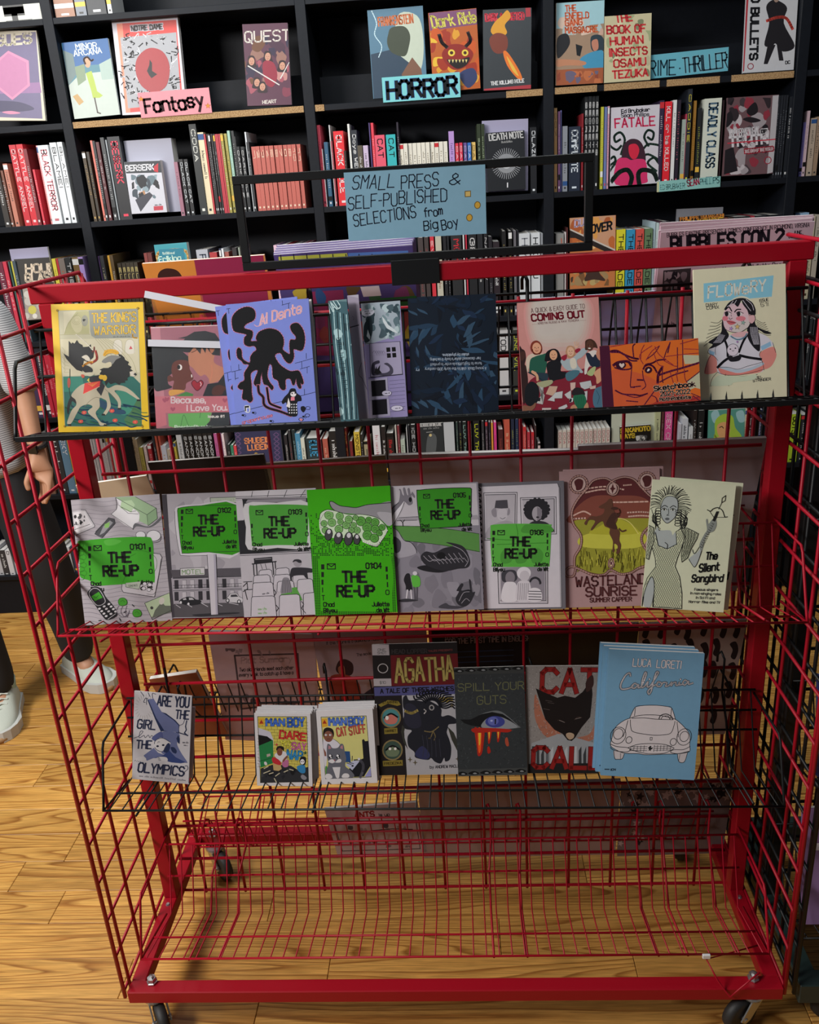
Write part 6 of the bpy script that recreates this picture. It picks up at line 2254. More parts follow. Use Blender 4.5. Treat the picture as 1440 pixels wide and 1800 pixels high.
rear('comic', 'comic', 'leopard spotted comic back at the right of the rear third shelf', '1118 1098 1302 1090 1285 1290 1112 1295', '8a7c78', art_leopard, yb=.43, zb=.50)
rear('book', 'book', 'brown book lying tilted on the rear third shelf beside the left upright', '285 1195 366 1180 380 1292 300 1300', '6a3820', None, yb=.42, zb=.50, th=.012)
rear('booklet', 'booklet', 'pale landscape booklet with small red heading on the rear lowest shelf', '573 1422 737 1410 748 1498 592 1508', '8a7878', art_ants, yb=.40, zb=.150, lean=-10)
rear('card', 'board', 'wide brownish grey board on the rear lowest shelf', '735 1382 1085 1374 1088 1502 745 1508', '75625f', None, yb=.40, zb=.150, th=.01, lean=-10)
rear('comic', 'comic', 'dark star patterned comic back at the right of the rear lowest shelf', '1088 1378 1285 1370 1275 1500 1090 1504', '5c5050', art_stars, yb=.40, zb=.150, lean=-10)


# ------------------------------------------------------------------ books in the bookcase
KB = 0.85
import colorsys


def cname(h):
    if len(h) == 3:
        h = ''.join(q * 2 for q in h)
    r, g, b = [int(h[i:i + 2], 16) / 255 for i in (0, 2, 4)]
    hh, s, v = colorsys.rgb_to_hsv(r, g, b)
    if v < .2:
        return 'black'
    if s < .14:
        return 'white' if v > .66 else 'grey' if v > .38 else 'charcoal'
    d = 'dark ' if v < .45 else 'pale ' if s < .35 and v > .6 else ''
    n = ('red' if hh < .03 or hh > .95 else 'orange' if hh < .1 and v > .55 else 'brown' if hh < .1 else 'yellow' if hh < .18 and v > .6 else 'olive' if hh < .2 else 'green' if hh < .45 else
         'teal' if hh < .54 else 'blue' if hh < .68 else 'purple' if hh < .82 else 'pink')
    return d + n


ORD = ['first', 'second', 'third', 'fourth', 'fifth', 'sixth', 'seventh', 'eighth', 'ninth', 'tenth', 'eleventh', 'twelfth', 'thirteenth', 'fourteenth', 'fifteenth', 'sixteenth',
       'seventeenth', 'eighteenth', 'nineteenth', 'twentieth', 'twenty-first', 'twenty-second', 'twenty-third', 'twenty-fourth', 'twenty-fifth', 'twenty-sixth', 'twenty-seventh',
       'twenty-eighth', 'twenty-ninth', 'thirtieth'] + [t + '-' + u for t in ('thirty', 'forty', 'fifty') for u in
       ('first', 'second', 'third', 'fourth', 'fifth', 'sixth', 'seventh', 'eighth', 'ninth')]
ROWN = {1.64: 'shelf below the display row', 1.205: 'shelf level with the rack top', .895: 'fourth shelf up', .56: 'third shelf up', .19: 'lowest shelf', 2.315: 'topmost shelf in view'}
BAYN = ['leftmost bay', 'second bay', 'middle bay', 'fourth bay', 'rightmost bay']
COUNT = {}
rgb_ = random.Random(21)
spine_me = {}


def spine(z, x0, x1, yt, col, tcol=None, txt=None, lean=0.0, grp=None, h=None):
    a, b = at(x0, yt, BY + .018), at(x1, yt, BY + .018)
    X0, X1 = a.x + .0006, b.x - .0006
    h = h or max(.12, min(.31, a.z - z))
    w = X1 - X0
    if w < .003:
        w = .003
    d = min(.19, h * .66)
    bay = max(0, min(4, sum(1 for q in DIV if q < (X0 + X1) / 2) - 1))
    kk = (z, bay)
    COUNT[kk] = COUNT.get(kk, -1) + 1
    y = BY + .012 + rgb_.uniform(0, .010)
    cov = mat('book_' + col, hexc(col, KB), .45)
    mb = MB()
    t = .0015 if w > .008 else .0006
    mb.box(0, 0, 0, w, t, h, 0).box(0, t, 0, t, d, h, 0).box(w - t, t, 0, w, d, h, 0).box(t, t, .001, w - t, d - .002, h - .002, 1)
    n_ = ORD[min(COUNT[kk], len(ORD) - 1)]
    word = 'slim ' if w < .011 else 'thick ' if w > .03 else ''
    lb = f'{word}{cname(col)} book, {n_} from left, {ROWN[z]}, {BAYN[bay]}'
    o = mb.obj('book', [cov, PAPER])
    o.location = (X0, y, z)
    if lean:
        o.rotation_euler = (0, lean, 0)
    tag(o, lb, 'book', grp or f'books on the {ROWN[z]}')
    W_, H_ = w * 1000, h * 1000
    if w > .0055:
        A = Art([(0, 0), (W_, 0), (W_, H_), (0, H_)], w, h, KB)
        dark = sum(int((col * 2 if len(col) == 3 else col)[i:i + 2], 16) for i in (0, 2, 4)) < 330
        tc = tcol or ('c8c8c8' if dark else '333')
        if txt:
            A.T(txt, W_ * .27, H_ * .06, W_ * .27, H_ * min(.82, .10 + .075 * len(txt)), W_ * .5, tc, max(.9, W_ * .1))
        else:
            A.squiggle(tc, max(.7, W_ * .09), W_ * .32, H_ * rgb_.uniform(.12, .22), W_ * .32, H_ * rgb_.uniform(.5, .75), W_ * .42, int(H_ / 13), rgb_.randint(0, 99))
            if rgb_.random() < .5:
                y0 = H_ * rgb_.choice((.02, .78, .84))
                A.R(rgb_.choice(['b02a30', 'c9c9c9', 'c9a040', '2a4a7a', '111']), 0, y0, W_, y0 + H_ * .07)
        A.R(tc, W_ * .3, H_ * .93, W_ * .7, H_ * .96)
        p = A.build(o, INK, 'spine_print')
        p.location = (w / 2, 0, 0)
    return o


def rows(z, s):
    for it in s.replace('\n', '').split(';'):
        f = it.strip().split(' ', 6)
        if len(f) < 4:
            continue
        if f[0] == '*':          # a numbered series: * x0 pitch n ytop col tcol|text
            x0, p, n, yt = float(f[1]), float(f[2]), int(f[3]), float(f[4])
            rest = f[6].split('|') if len(f) > 6 else ['c8c8c8']
            for i in range(n):
                t = rest[1] if len(rest) > 1 else None
                if t == '#':
                    t = str(i + 1)
                spine(z, x0 + p * i, x0 + p * (i + 1) - .3, yt - i * p * .055, f[5], rest[0], t)
            continue
        spine(z, float(f[0]), float(f[1]), float(f[2]), f[3], f[4] if len(f) > 4 and f[4] != '-' else None, ' '.join(f[5:]) if len(f) > 5 else None)


rows(1.64, '''-14 -4 285 2a2420;-3 4 300 6c4436;5 13 288 a86a58;14 26 255 b0202c e0c8c8 BATTLE ANGEL;27 39 254 b8202c e0c8c8 BATTLE ANGEL;40 47 262 6c1820;58 62 298 c03040;62 66 256 d89090;
66 85 256 c9cdcf b06068 BLACK TERROR;86 98 251 cfd2d4 16161c BLAME!;100 109 250 cfd2d4 16161c BLAME!;
144 150 267 3a2c18 b09050;151 156 267 2c241c b09050;157 161 247 c86a5c;162 167 248 17181a d0d0d0;168 174 250 4c1a20;176 183 242 303234 c0c0c0;184 187 246 8a9094;188 210 241 17181c c83c50 BESERK;
305 312 285 8a5c6c;314 321 280 0d0e10 c0c4c8 BLACK CAT;322 329 280 101114 d0d4d8 BLACK CAT;331 344 217 1c2020 c8c8c0 CODA;346 357 233 c9bc9c;358 361 236 b03038;
* 362 3.7 4 236 1c1a1c c8c8c8;* 377 3.4 3 236 a8303c d0c0c0;383 386 236 17181a;387 392 235 8c8038;392.5 398 235 958a42;399 404 230 8fb0a0;405 410 230 26282a;411 414 240 101214;
415 421 258 15171a c0c0c0 DARK ISLE;422 428 258 1a1c1f c0c0c0 DARK ISLE;429 432 232 c0c4c8;433 438 250 202226;* 441 7.9 11 258 a8564c d8c0a8|#;
553 556 267 b0a8a0;556.5 562 220 c8485c;563 567 262 d0c8c8;569 576 250 28506c;577.5 580 220 b8b8b8;581 584.5 248 884048;585 603 231 c8242c e8dcdc BLACK HOLE;604 608 265 2a1c18;
610 614 218 c8c8c4;616 627 229 20242c d8d8d8 Boys WEEKEND;628 637 256 4c4438;638 647 256 b0a0b8;647.5 650 216 4c3c6c;651 656 216 c83848;658 676 238 c84c60 2a1a20 CAT;678 695 237 2c9ca0 16302c CAT;
696.5 700 215 26202c;* 701 7.8 11 253 c8c4b8 5a4a2a;788 798 231 a080b8 604080;800 806 252 c02c40 e0d0d0 DAI;807 813 251 c02c48 e0d0d0 DAI;814 820.5 251 5c4880 c8c8e0 DAI;821.5 828 251 2c60a8 e0e0e8 DAI;
829 836 250 c8a860 3a2c18 DAI;838 844.5 218 26301e b0c0a0;845 851.5 218 26301e b0c0a0;932 943 224 14161a c8ccd0 BLAZE;
974 980 190 b08a5c 3a2818 007;981 985 196 5c3c5c;985.5 988 194 5c5c90;989 998 222 787c84;1000 1021 223 1c2434 c0c8d0 COMPLETE;1022.5 1026 200 781c24;
* 1028 6.4 4 170 15171a d0d0d0|SECRETS;1057 1062 188 a8a838 602020;1063 1068 188 5c6c98 c03040;1068.5 1072 187 b88898;1160 1168 177 2c2038 c0c0c0;1169 1182 179 c8202c e8e0e0 KILL or be KILLED;
1184 1190.5 176 c8c8c8 17171a;1191.5 1198 176 241c28 c86070;1200 1207 210 8c9890;1207.5 1209.5 200 b84058;1210 1218 152 20242c c8b838 CABBIE;1220.5 1226 177 8c6428 3a2810;1227.5 1235 190 1c1e20 a0a840;
1239 1269 174 bcc0b4 40586c DEADLY CLASS;1271 1274 176 2a1a1e;* 1369 4.4 4 168 1c1e24 8a9098;1388 1396 170 171a20;1413 1418 215 6a64a0;1419.5 1425 195 b8a0a8;1427 1437 208 a09080;1438 1446 205 8a7460''')
rows(1.205, '''-12 -1 440 5c1c30;0 7 445 b02c40 e0c0c0;8 11 433 2c4c48;12 15 434 b0a83c;16 22 437 38444c;83 90 420 c0b43c 5a5410;91.5 95.5 423 a02430;96.5 107.5 428 6c625c b0623c;109 120 431 1c1e20 c0c0c0 THE INK;121.5 133 435 6c5430;
134 143 443 9c84c0 d8c8e0;160 166 405 5a4470;168 175 413 26282c b8b088;186 190 433 b08428;191 197 440 4a3a20;* 206 7.2 5 463 2a2214 c0b070|ELDEN;248 254 422 74302c c8a090;255 263 424 5c2420 b07060;
341 362 420 9c9fa8 303848 FAB;364 366 428 2c2c38;367.5 381 444 9c2c30;382 385.5 418 28304c;387 391 420 c8ccd0;392 402 443 8c4c44;404 412 410 241f22 784850;416 419 415 8a9488;
474 480 374 c8a8b8;481 487 380 8c70a4;488 502 420 101214;503 508.5 410 b0283c;510 513.5 410 5a1c28;515 523 410 a8aaac;525 527 412 3a2c30;528 532.5 408 b8b0b0;534 541.5 408 b83c68;
564 567 409 4c5058;568 571 409 5a5e66;573 577 408 c8c8cc;579 584 406 5c9aa8;587 610 403 a89ca4;690 700 432 b09c38;702 706 425 8a6a7c;708 712 424 1c1c20;714 718 422 2c3038;
734 743.5 418 3c3434 8a4040;745 753 417 38302f 8a4040;755 762.5 415 b82c38 e0c8c8 EVERY;764.5 775.5 414 a8a494 6a3020;778 784 414 17181c c0c0c0;785 789 414 14161a;792 811 412 202224 b02c34 MOM;813 816 412 b8b8b8;
817.5 820.5 411 a8283c;822 837 410 17191c d0d0d0 GRIM;838.5 848.5 410 1c1e22;850 856.5 409 1c1c20 c8c8c8 NARROW;858 865 416 1a181e 8a8a90;866 878 425 241c22;882 889 388 151515 b09c50;893 899.5 388 151515 b09c50;
902 907 386 5c5a60 c8c8c8;908.5 911.5 393 181a20;912 931.5 411 b8bcc0 686c74 HIM?;933 949.5 410 bcc0c4 15171c HIKARU;950.5 954.5 410 80848a;977 991.5 411 7c7c7a a84830 1;993 995.5 408 c8c0c0;996 998.5 400 4c2424;
1084.5 1100.5 404 c0b828 17171a THE FADE 1;1101.5 1116.5 404 2c80a8 17171a THE FADE 2;1117.5 1132.5 403 b84840 17171a THE FADE 3;1133.5 1147.5 402 587050 17171a THE FADE 4;1148.5 1153.5 390 9cb0b8;1154 1159.5 392 a8b8b8;
1160 1164 382 3c2430;1166 1178 371 1c1a20 a8a8b0;1273 1280 380 5c3024;1282 1290 383 38221c;1292 1320 372 1a1c20;1322 1328 361 8c2834;1330 1349.5 361 202228 60646c;1352 1386 375 16181c;1398 1405 372 20344c;
1408 1423 368 7898b4 503058;1425 1435 380 a8a088 403828;1437 1446 378 9c9488''')
rows(.895, '''-10 -2 610 3c2450;0 8 600 5c3c68;9 15 605 a8a0a8;16 24 610 2c2430;26 31 600 5a4468;33 52 590 3a2c48;54 66 595 24202c;* 69 7.2 5 625 b02438 d8a0a8;112 150 600 1a1a1e;
540 552 585 1c1c20;553 560 585 b09028 3a2c10;562 568 585 a08428;* 700 8.5 4 590 1a1c20;860 874 590 20222a;875.5 893 581 b0b0b2 3a3a3e TODT;894.5 898 581 b8b8ba;900.5 912 580 2c2e2c b0b838 UNCIVIL;
1070 1095 590 20202a;1097 1110 590 3c3c58;1345 1352 560 8a7c90;1353 1360 560 b8b8b8;1362 1369 560 5a5a60;1371 1377 562 88847c;1378 1386 570 202226;1388 1396 570 3c3c44;1420 1430 560 24282c;1432 1442 562 34383c''')
rows(.56, '''-14 -4 760 2c2c34;-3 6 765 5c4c68;7 17 760 a8a8b0;18 30 758 26262c;32 44 765 3c4460;46 60 760 1c1e22;62 76 765 6c4c3c;78 98 760 24262a;101 115 765 54748c c8ccd4 SKY;116.5 121 772 b0a040;122.5 128 770 7c98b8 284878;129 136 768 c8c8c8;
* 138 4.6 5 770 b8b4b8 2a2a30;* 162 4.3 6 770 b4b0b4 2c1c24;188 191 768 a02c34;* 192 3.9 3 771 b8bcb4;204 224 770 151719;226 234 768 a89478 4c3828 NST;235 240.5 772 8c7c64;243 250 787 8c8240 3a3410;
251.5 256.5 785 b8a8a8;258 264.5 782 982430 d8c0c0;266 270 766 262c34;271 275 762 9c4838;276.5 280.5 762 9c4438;282.5 291.5 783 b0b4c4 b89030;292.5 302 790 a89c8c;303.5 307.5 778 b0a040;308.5 318 762 b4b8bc;
* 320 8.8 6 762 131416 d0d4d8|SANDMAN;375 381 762 a04c7c;382.5 388 762 884c80;389 393.5 762 c8b8bc;398 403 782 1c2426;404 409.5 783 2c6c54;410.5 416 783 b83840;
498 504 765 1c1c22;505.5 510.5 756 26282c 9c3838;511.5 517.5 756 16282c 90b0b0;518 527 762 3c7898 a8c8d8;528 535 770 b8bcb0;537 560.5 771 1c2c30 3c88b0 BLUE;561.5 565 772 40282c;566 575.5 772 984c40 c8a890;
577 592.5 758 131415;594 598 752 a89c88;599.5 602 752 3a2c28;603 609 752 6c1820 c8a050 THE ECHO;611 613 765 20201e;614 619.5 775 5c1c20 a83030;621 631.5 760 b49c38 2c2410 MONSTER;632.5 637 764 1c1814;639 649.5 775 8c8468;
654 667 748 bcbcc0 a87078;669 677 750 181416;678.5 691.5 762 1c1414 b02428;693.5 696.5 748 a8a49c;697.5 701.5 748 6c2c34;703.5 711.5 773 98a498 242c20;713.5 715.5 752 a8aaac;717 719.5 748 20222a;721 730 746 16191c b0b4b8 ICE HOUSE;
801 804.5 742 2c3c38;806 811 742 14181c b0b048;812.5 819.5 742 16201f 90b8b0 LUV THUS;822.5 828 745 b4a898;831.5 842.5 740 14181a b8c028 LUV THUS;846 850.5 740 2c2c30;852.5 857 740 382c38;858.5 862 742 24202c c0b8c8;
863 866.5 743 c08838;867.5 872.5 742 c0387c;875.5 884.5 755 40181c 884038;886 896 737 a84c3c c8a888;898 904 736 1c2438 a0a040;905.5 911 736 1c2844 a0a040;911.8 914 738 7cb4b8;919 925 750 a83c3c d0a8a0;
926.5 932 759 9c2c38 d8d0d0;933.5 939 759 9c2c38 d8d0d0;940.5 943 748 382828;945.5 950 778 b8a8a8;* 981 7.7 12 757 b8b0a8 983040|DOA;
1153 1162.5 722 9ca07c;1164 1168 722 4c2828;1169.5 1183.5 722 c04884 e0b8c8 SEX CRIME;1193.5 1198.5 745 a8aab4;1199.5 1210.5 736 b0b4bc 30343c;1211.5 1218.5 750 b8bcc0;1220 1227 722 201818;1228.5 1240 722 141618;
1311 1316 720 b8b498;1318 1325 720 481c24;1326.5 1333 720 20284c;1334.5 1342 720 20244c;1343 1349 725 8888a0;1368 1377 725 3a3c44;1378.5 1388 726 8a8c80;1390 1408 728 98b028 1a2408 GUTS;1409.5 1424 730 20242a;1426 1440 728 303438''')
rows(.19, '''-14 -4 962 a8a8ac;-3 8 968 2c2c30;10 19 975 b8b8bc 15151a D;21 30 975 b8b8bc 15151a R;32 43 970 38383c;45 60 965 1c1c20;62 76 960 2c2428;78 92 958 8a2430;94 103 958 b09838;105 112 960 b8b4a8;113 122 962 b8b8bc;124 140 960 2c3448''')


# face-out books
def fo(label, pts, z, base, art, name='graphic_novel', cat='book', th=.012, lean=5, dy=0, k=KB, sp=None):
    return book(name, cat, label, (0, 0, 1), pts, BY + .010 + dy, z, lean=lean, th=th, spine=sp or base, base=base, k=k, art=art)


def tit(a, s, x0, y0, x1, y1, h, c, w, **kw):
    a.T(s, x0, y0, x1, y1, h, c, w, **kw)


def f_ng(a):
    a.R('b4ac98', -60, 40, 100, 220)
    a.P('5c5470', '-50 62 63 60 75 205 -40 208')
    a.P('7c5c80', '-50 150 70 142 73 160 -44 165')
    a.P('b0708c', '18 88 52 106 54 148 24 174 -6 150 -8 108')
    a.P('9c6484', '18 92 48 109 50 146 24 169 -3 147 -4 111')
    tit(a, 'TONGUES', -48, 80, 56, 77, 16, 'b4ac98', 4)
    a.S('3c3850', '-40 180 0 176 40 178 60 190 0 196')
    a.S('b07088', '5 197 22 194 38 197 20 200')


def f_minor(a):
    a.R('46707c', 108, 60, 210, 210)
    a.P('2c5484', '112 70 196 62 198 110 116 118')
    a.P('a0a8a0', '116 150 140 130 180 125 208 130 210 205 124 208')
    a.P('5c6c6c', '114 90 130 96 134 130 118 150')
    a.P('6c7c64', '132 118 148 112 150 140 136 150')
    a.P('8c9c94', '174 112 196 100 200 138 178 140')
    a.P('90a040', '150 128 160 124 164 140 168 160 178 168 172 172 160 172 158 160')
    a.S('b08468', '150 104 156 102 159 110 156 118 150 116')
    a.C('3c2c28', 3, '150 112 148 104 154 100 160 106 164 104')
    a.L('3c3430', 2.4, '163 172 167 198 172 200')
    a.P('a08050', '126 168 134 164 144 178 136 184')
    tit(a, 'MINOR', 136, 88, 172, 83, 10, 'c8ccc8', 1.5, jit=.4)
    tit(a, 'ARCANA', 132, 99, 180, 92, 10, 'c8ccc8', 1.5, jit=.4)


def f_notre(a):
    a.R('b4b0b8', 190, 20, 330, 210)
    a.P('b83c38', '206 42 310 34 322 190 220 198')
    a.P('d07860', '206 42 216 41 228 197 220 198')
    tit(a, 'NOTRE DAME', 232, 54, 286, 50, 8, '2a1c1c', 1.8, halo='b4b0b8', hw=3)
    a.P('8c8c90', '212 66 310 56 318 182 224 190')
    rg = random.Random(2)
    for i in range(150):
        x, y = rg.uniform(215, 312), rg.uniform(62, 184)
        a.C(rg.choice(['17171a', '17171a', 'c8c8cc']), 1.6, f'{x} {y} {x+rg.uniform(-5,5)} {y+rg.uniform(-5,5)} {x+rg.uniform(-8,8)} {y+rg.uniform(-6,6)}')
    a.S('8c3034', '242 100 262 84 286 90 298 116 292 150 270 162 248 150 238 124', 5)
    a.P('141416', '263 104 267 110 267 124 276 130 270 134 266 137 262 132 258 124 262 114')


def f_quest(a):
    a.R('4c2c3c', 420, 35, 525, 190)
    wash(a, 426, 62, 515, 182, ['6c3040', '3c2434', '884450', '5a3a28', '2c2438', '7c5a50', 'a0706c'], 34, 3, 15)
    tit(a, 'QUEST', 431, 72, 506, 68, 17, 'b8b0a8', 2.4)
    for x, y in ((442, 104), (470, 96), (496, 112), (452, 142), (462, 150)):
        face(a, x, y, 5, 7, 'a87c68', '2a1c20', f'{x-7} {y} {x-5} {y-9} {x+4} {y-9} {x+7} {y+2} {x+8} {y+10} {x-8} {y+10}')
    a.S('7c2434', '462 106 480 106 488 130 480 150 466 140')
    a.L('b8b4b0', 2, '436 112 492 146')
    a.L('b8b4b0', 2, '508 106 494 134')
    tit(a, 'HEART', 463, 182, 488, 180, 6, 'c0b8b0', 1.4)


def f_frank(a):
    a.R('4c6c80', 640, 5, 750, 180)
    a.S('a8b0a0', '700 30 735 28 745 70 740 120 720 140 700 120')
    a.P('2c3c4c', '652 95 690 86 720 110 735 170 655 175')
    a.S('3a4034', '684 60 690 48 712 46 722 60 720 80 712 98 690 92 682 76')   # plain head in profile
    a.P('6c4c3c', '706 130 725 100 740 120 746 165 712 165')
    a.C('b0c8d0', 1.6, '656 18 664 40 660 60 672 80 666 100')
    tit(a, 'FRANKENSTEIN', 668, 45, 728, 40, 15, 'b0623c', 2.4)


def f_dark(a):
    a.R('a05020', 750, 5, 850, 165)
    a.P('6c4060', '756 26 838 12 840 40 757 55')
    wash(a, 758, 50, 842, 155, ['c08828', 'b04c1c', '8c2c18', 'c8a030'], 24, 4, 16)
    tit(a, 'Dark Ride', 762, 50, 838, 36, 19, 'b8b050', 3)
    a.S('7c2018', '776 92 790 78 812 78 830 90 828 104 815 118 795 122 780 108')
    a.C('26181a', 6, '784 82 776 74 772 62')
    a.C('26181a', 6, '818 80 826 70 822 56')
    for x in (792, 816):
        a.E('c8b040', x, 92, 6)
        a.E('3a1410', x, 92, 3)
    a.S('1a1010', '784 104 805 104 824 100 818 114 800 120')
    for i in range(6):
        a.P('c0b070', f'{786+i*6} 104 {790+i*6} 104 {788+i*6} 110')
    a.S('2c3458', '805 130 830 120 838 140 820 156')


def f_twist(a):
    a.R('303438', 845, 8, 940, 160)
    tit(a, 'DARK & TWISTED', 853, 38, 920, 33, 12, 'b83040', 2.6)
    a.S('c08828', '862 56 868 40 880 28 890 18 896 30 886 44 890 58 876 66', 4)
    a.S('6c3428', '860 68 872 58 888 62 892 76 888 90 874 94 864 86')
    a.S('c86828', '884 92 892 92 912 122 919 140 910 138 892 116')
    a.S('c8a040', '890 98 904 118 912 134 900 122')
    tit(a, 'THE KILLING HOLE', 864, 149, 922, 145, 6, 'c0c0c0', 1.5)
    a.P('983038', '922 13 931 12 932 28 923 29')
    a.P('983038', '852 155 935 150 935 157 852 161')


def f_enf(a):
    a.R('8c7460', 970, -5, 1070, 155)
    a.P('8cb0b8', '978 6 1061 0 1061 40 978 50')
    wash(a, 980, 30, 1060, 60, ['c0a898', '98a8a8', 'b09080'], 12, 5, 14)
    for i, s in enumerate(('THE', 'ENFIELD', 'GANG', 'MASSACRE')):
        tit(a, s, 994, 20 + i * 12.5, 1012 + (0, 22, 11, 38)[i], 18.5 + i * 12, 10, 'b4502c', 2.2)
    a.S('1c1c20', '980 66 996 58 1002 74 992 92 980 100')
    a.S('26343c', '1040 62 1054 60 1062 70 1060 90 1042 88 1038 74')
    a.S('a8705c', '1040 72 1050 68 1052 84 1044 88')
    a.S('3c80a0', '1028 96 1050 88 1062 92 1062 136 1040 130 1020 108')
    a.S('a87458', '978 104 1010 104 1030 108 1026 114 996 114 980 116')
    a.P('16181c', '1012 76 1024 80 1020 98 1014 96')
    a.P('8c4c30', '978 122 1062 118 1062 148 978 152')
    wash(a, 980, 124, 1060, 148, ['a8603c', '7c3c2c', '5c5468'], 14, 3, 12)


def f_ins(a):
    a.R('b0a888', 1055, 15, 1150, 150)
    wash(a, 1066, 26, 1144, 138, ['8c9470', 'a09c80', '6c7458', 'c0b898'], 22, 6, 10)
    for i, s in enumerate(('THE', 'BOOK OF', 'HUMAN', 'INSECTS', 'OSAMU', 'TEZUKA')):
        tit(a, s, (1082, 1067, 1073, 1072, 1080, 1078)[i], 40 + i * 19.5, (1110, 1134, 1130, 1138, 1136, 1140)[i], 36 + i * 19.5, 13, 'ac2c30', 3)


def f_100(a):
    a.R('b0b0b4', 1300, -30, 1410, 130)
    a.P('982c34', '1308 -20 1313 -20 1313 124 1310 126')
    tit(a, '100 BULLETS', 1318, -28, 1322, 104, 13, '1a1a1e', 4)
    a.S('1c1a1e', '1345 12 1355 0 1368 2 1382 14 1378 40 1400 80 1380 90 1366 76 1360 80 1346 78 1352 40')
    a.P('1c1a1e', '1352 78 1366 78 1354 112 1347 112')
    a.P('1c1a1e', '1368 78 1376 80 1382 106 1374 106')
    a.E('8c7468', 1362, -4, 5, 8)
    a.C('a83c34', 5, '1348 36 1366 30 1382 32 1394 50')
    a.O('983848', 1.5, 1324, 116, 5)
    tit(a, 'DC', 1386, 112, 1394, 111, 5, '1a1a1e', 1.4)


def f_berk(a):
    a.R('b4b4bc', 215, 270, 300, 390)
    a.P('303438', '222 284 284 282 286 302 224 304')
    tit(a, 'BERSERK', 224, 300, 272, 297, 9, 'c8c8cc', 2)
    a.P('a82c34', '272 292 280 286 279 302 272 300')
    wash(a, 232, 306, 280, 350, ['3c444c', '5c6c74', 'a07858', '26282c', '7c8c94'], 24, 3, 10)
    a.P('3c3c44', '236 350 262 336 268 342 244 372')
    a.P('a83c48', '268 362 285 361 285 369 268 370')
    a.squiggle('26282c', .8, 268, 361, 284, 360, 3, 9)


def f_death(a):
    a.R('1c1e22', 845, 225, 930, 345)
    tit(a, 'DEATH NOTE', 860, 248, 920, 241, 11, 'b0b0b0', 2)
    tit(a, 'Black Edition', 881, 252, 900, 250, 3, '8a8a8a', .8)
    for i in range(40):
        t = i * PI / 20
        a.L('8a8c90', 1, f'{890+16*math.cos(t)} {288+16*math.sin(t)} {890+26*math.cos(t)} {288+27*math.sin(t)}')
    a.E('7c7e82', 890, 288, 17)
    a.E('a8aaae', 890, 288, 9)
    a.L('c0c0c4', 2, '892 322 892 329')


def f_fatale(a):
    a.R('b4b0b8', 1065, 180, 1165, 330)
    tit(a, 'Ed Brubaker', 1091, 199, 1140, 195, 6, '26242c', 1.5)
    tit(a, 'Sean Phillips', 1091, 206, 1139, 203, 6, '26242c', 1.2)
    tit(a, 'FATALE', 1081, 224, 1150, 219, 15, 'a82448', 2.8)
    for p in ('1092 270 1098 245 1090 232 1080 238 1082 248 1090 244', '1140 255 1132 240 1138 228 1148 232 1146 244 1138 240', '1072 255 1084 262 1092 255', '1160 254 1140 252 1130 262',
              '1072 300 1088 280 1100 275', '1160 280 1140 270 1128 276', '1072 290 1082 282 1080 274 1074 278', '1156 300 1140 286 1150 276 1158 284'):
        a.C('1c3028', 4, p)
    a.S('341c28', '1094 285 1096 256 1106 244 1120 244 1130 254 1136 276 1132 286 1110 280')
    a.S('b8243c', '1106 254 1118 252 1124 262 1120 276 1112 278 1106 268')
    a.S('b82c5c', '1085 282 1100 276 1110 280 1122 278 1136 282 1140 310 1136 322 1084 324')
    for p in ('1076 318 1090 302 1104 298 1112 310 1110 324', '1126 324 1124 305 1132 298 1150 302 1158 316'):
        a.C('1a2622', 8, p)


def f_truth(a):
    a.R('5c4448', 1268, 160, 1368, 315)
    wash(a, 1276, 172, 1352, 306, ['8c8488', '2a2226', 'a8a0a4', '7c2c38', '3c3236', '1c181c'], 44, 8, 14)
    a.P('a09ca0', '1355 168 1366 167 1362 303 1352 306')
    a.S('1a161a', '1310 195 1324 180 1330 196 1318 204')
    a.S('1a161a', '1304 210 1318 206 1336 212 1320 216')
    a.P('1c181c', '1276 264 1290 258 1300 300 1276 306')
    tit(a, 'THE DEPARTMENT', 1282, 242, 1334, 236, 13, 'b8b4b8', 2)
    tit(a, 'OF', 1338, 234, 1348, 233, 5, '1a161a', 1.5, halo='b8b4b8', hw=4)
    tit(a, 'TRUTH', 1284, 258, 1350, 252, 16, 'b8b4b8', 4)
    a.L('a82c3c', 2, '1280 252 1364 245')
    tit(a, 'THE END OF THE WORLD', 1311, 269, 1360, 264, 5, 'b8a0a4', 1.4, halo='982434', hw=4)
    a.O('983040', 1.5, 1352, 282, 6)


def f_hour(a):
    a.R('32302e', 20, 450, 100, 570)
    a.P('8c847c', '40 508 65 502 75 560 45 563')
    for x, y, r, c in ((48, 520, 6, 'b0aca4'), (50, 532, 7, 'a8a49c'), (56, 546, 7, 'b0a850'), (64, 526, 5, 'b8b4ac'), (68, 540, 5, '9c9890'), (46, 556, 5, 'a8a49c'), (60, 556, 4, 'c0bcb4')):
        a.E(c, x, y, r)
    tit(a, 'HOUR', 47, 481, 100, 479, 15, 'c0b09c', 3.5)
    tit(a, 'GLASS', 46, 498, 100, 496, 15, 'c0b09c', 3.5)


def f_erl(a):
    a.R('2c8490', 275, 430, 335, 560)
    a.C('b89050', 5, '277 560 278 500 280 450 300 440 332 442 334 470')
    a.P('1c6c80', '285 438 328 436 330 462 284 464')
    tit(a, 'the Children of', 291, 447, 312, 446, 4, 'b0c8c0', .8)
    tit(a, 'Erlking', 284, 460, 322, 457, 9, 'b8d0c0', 1.6)


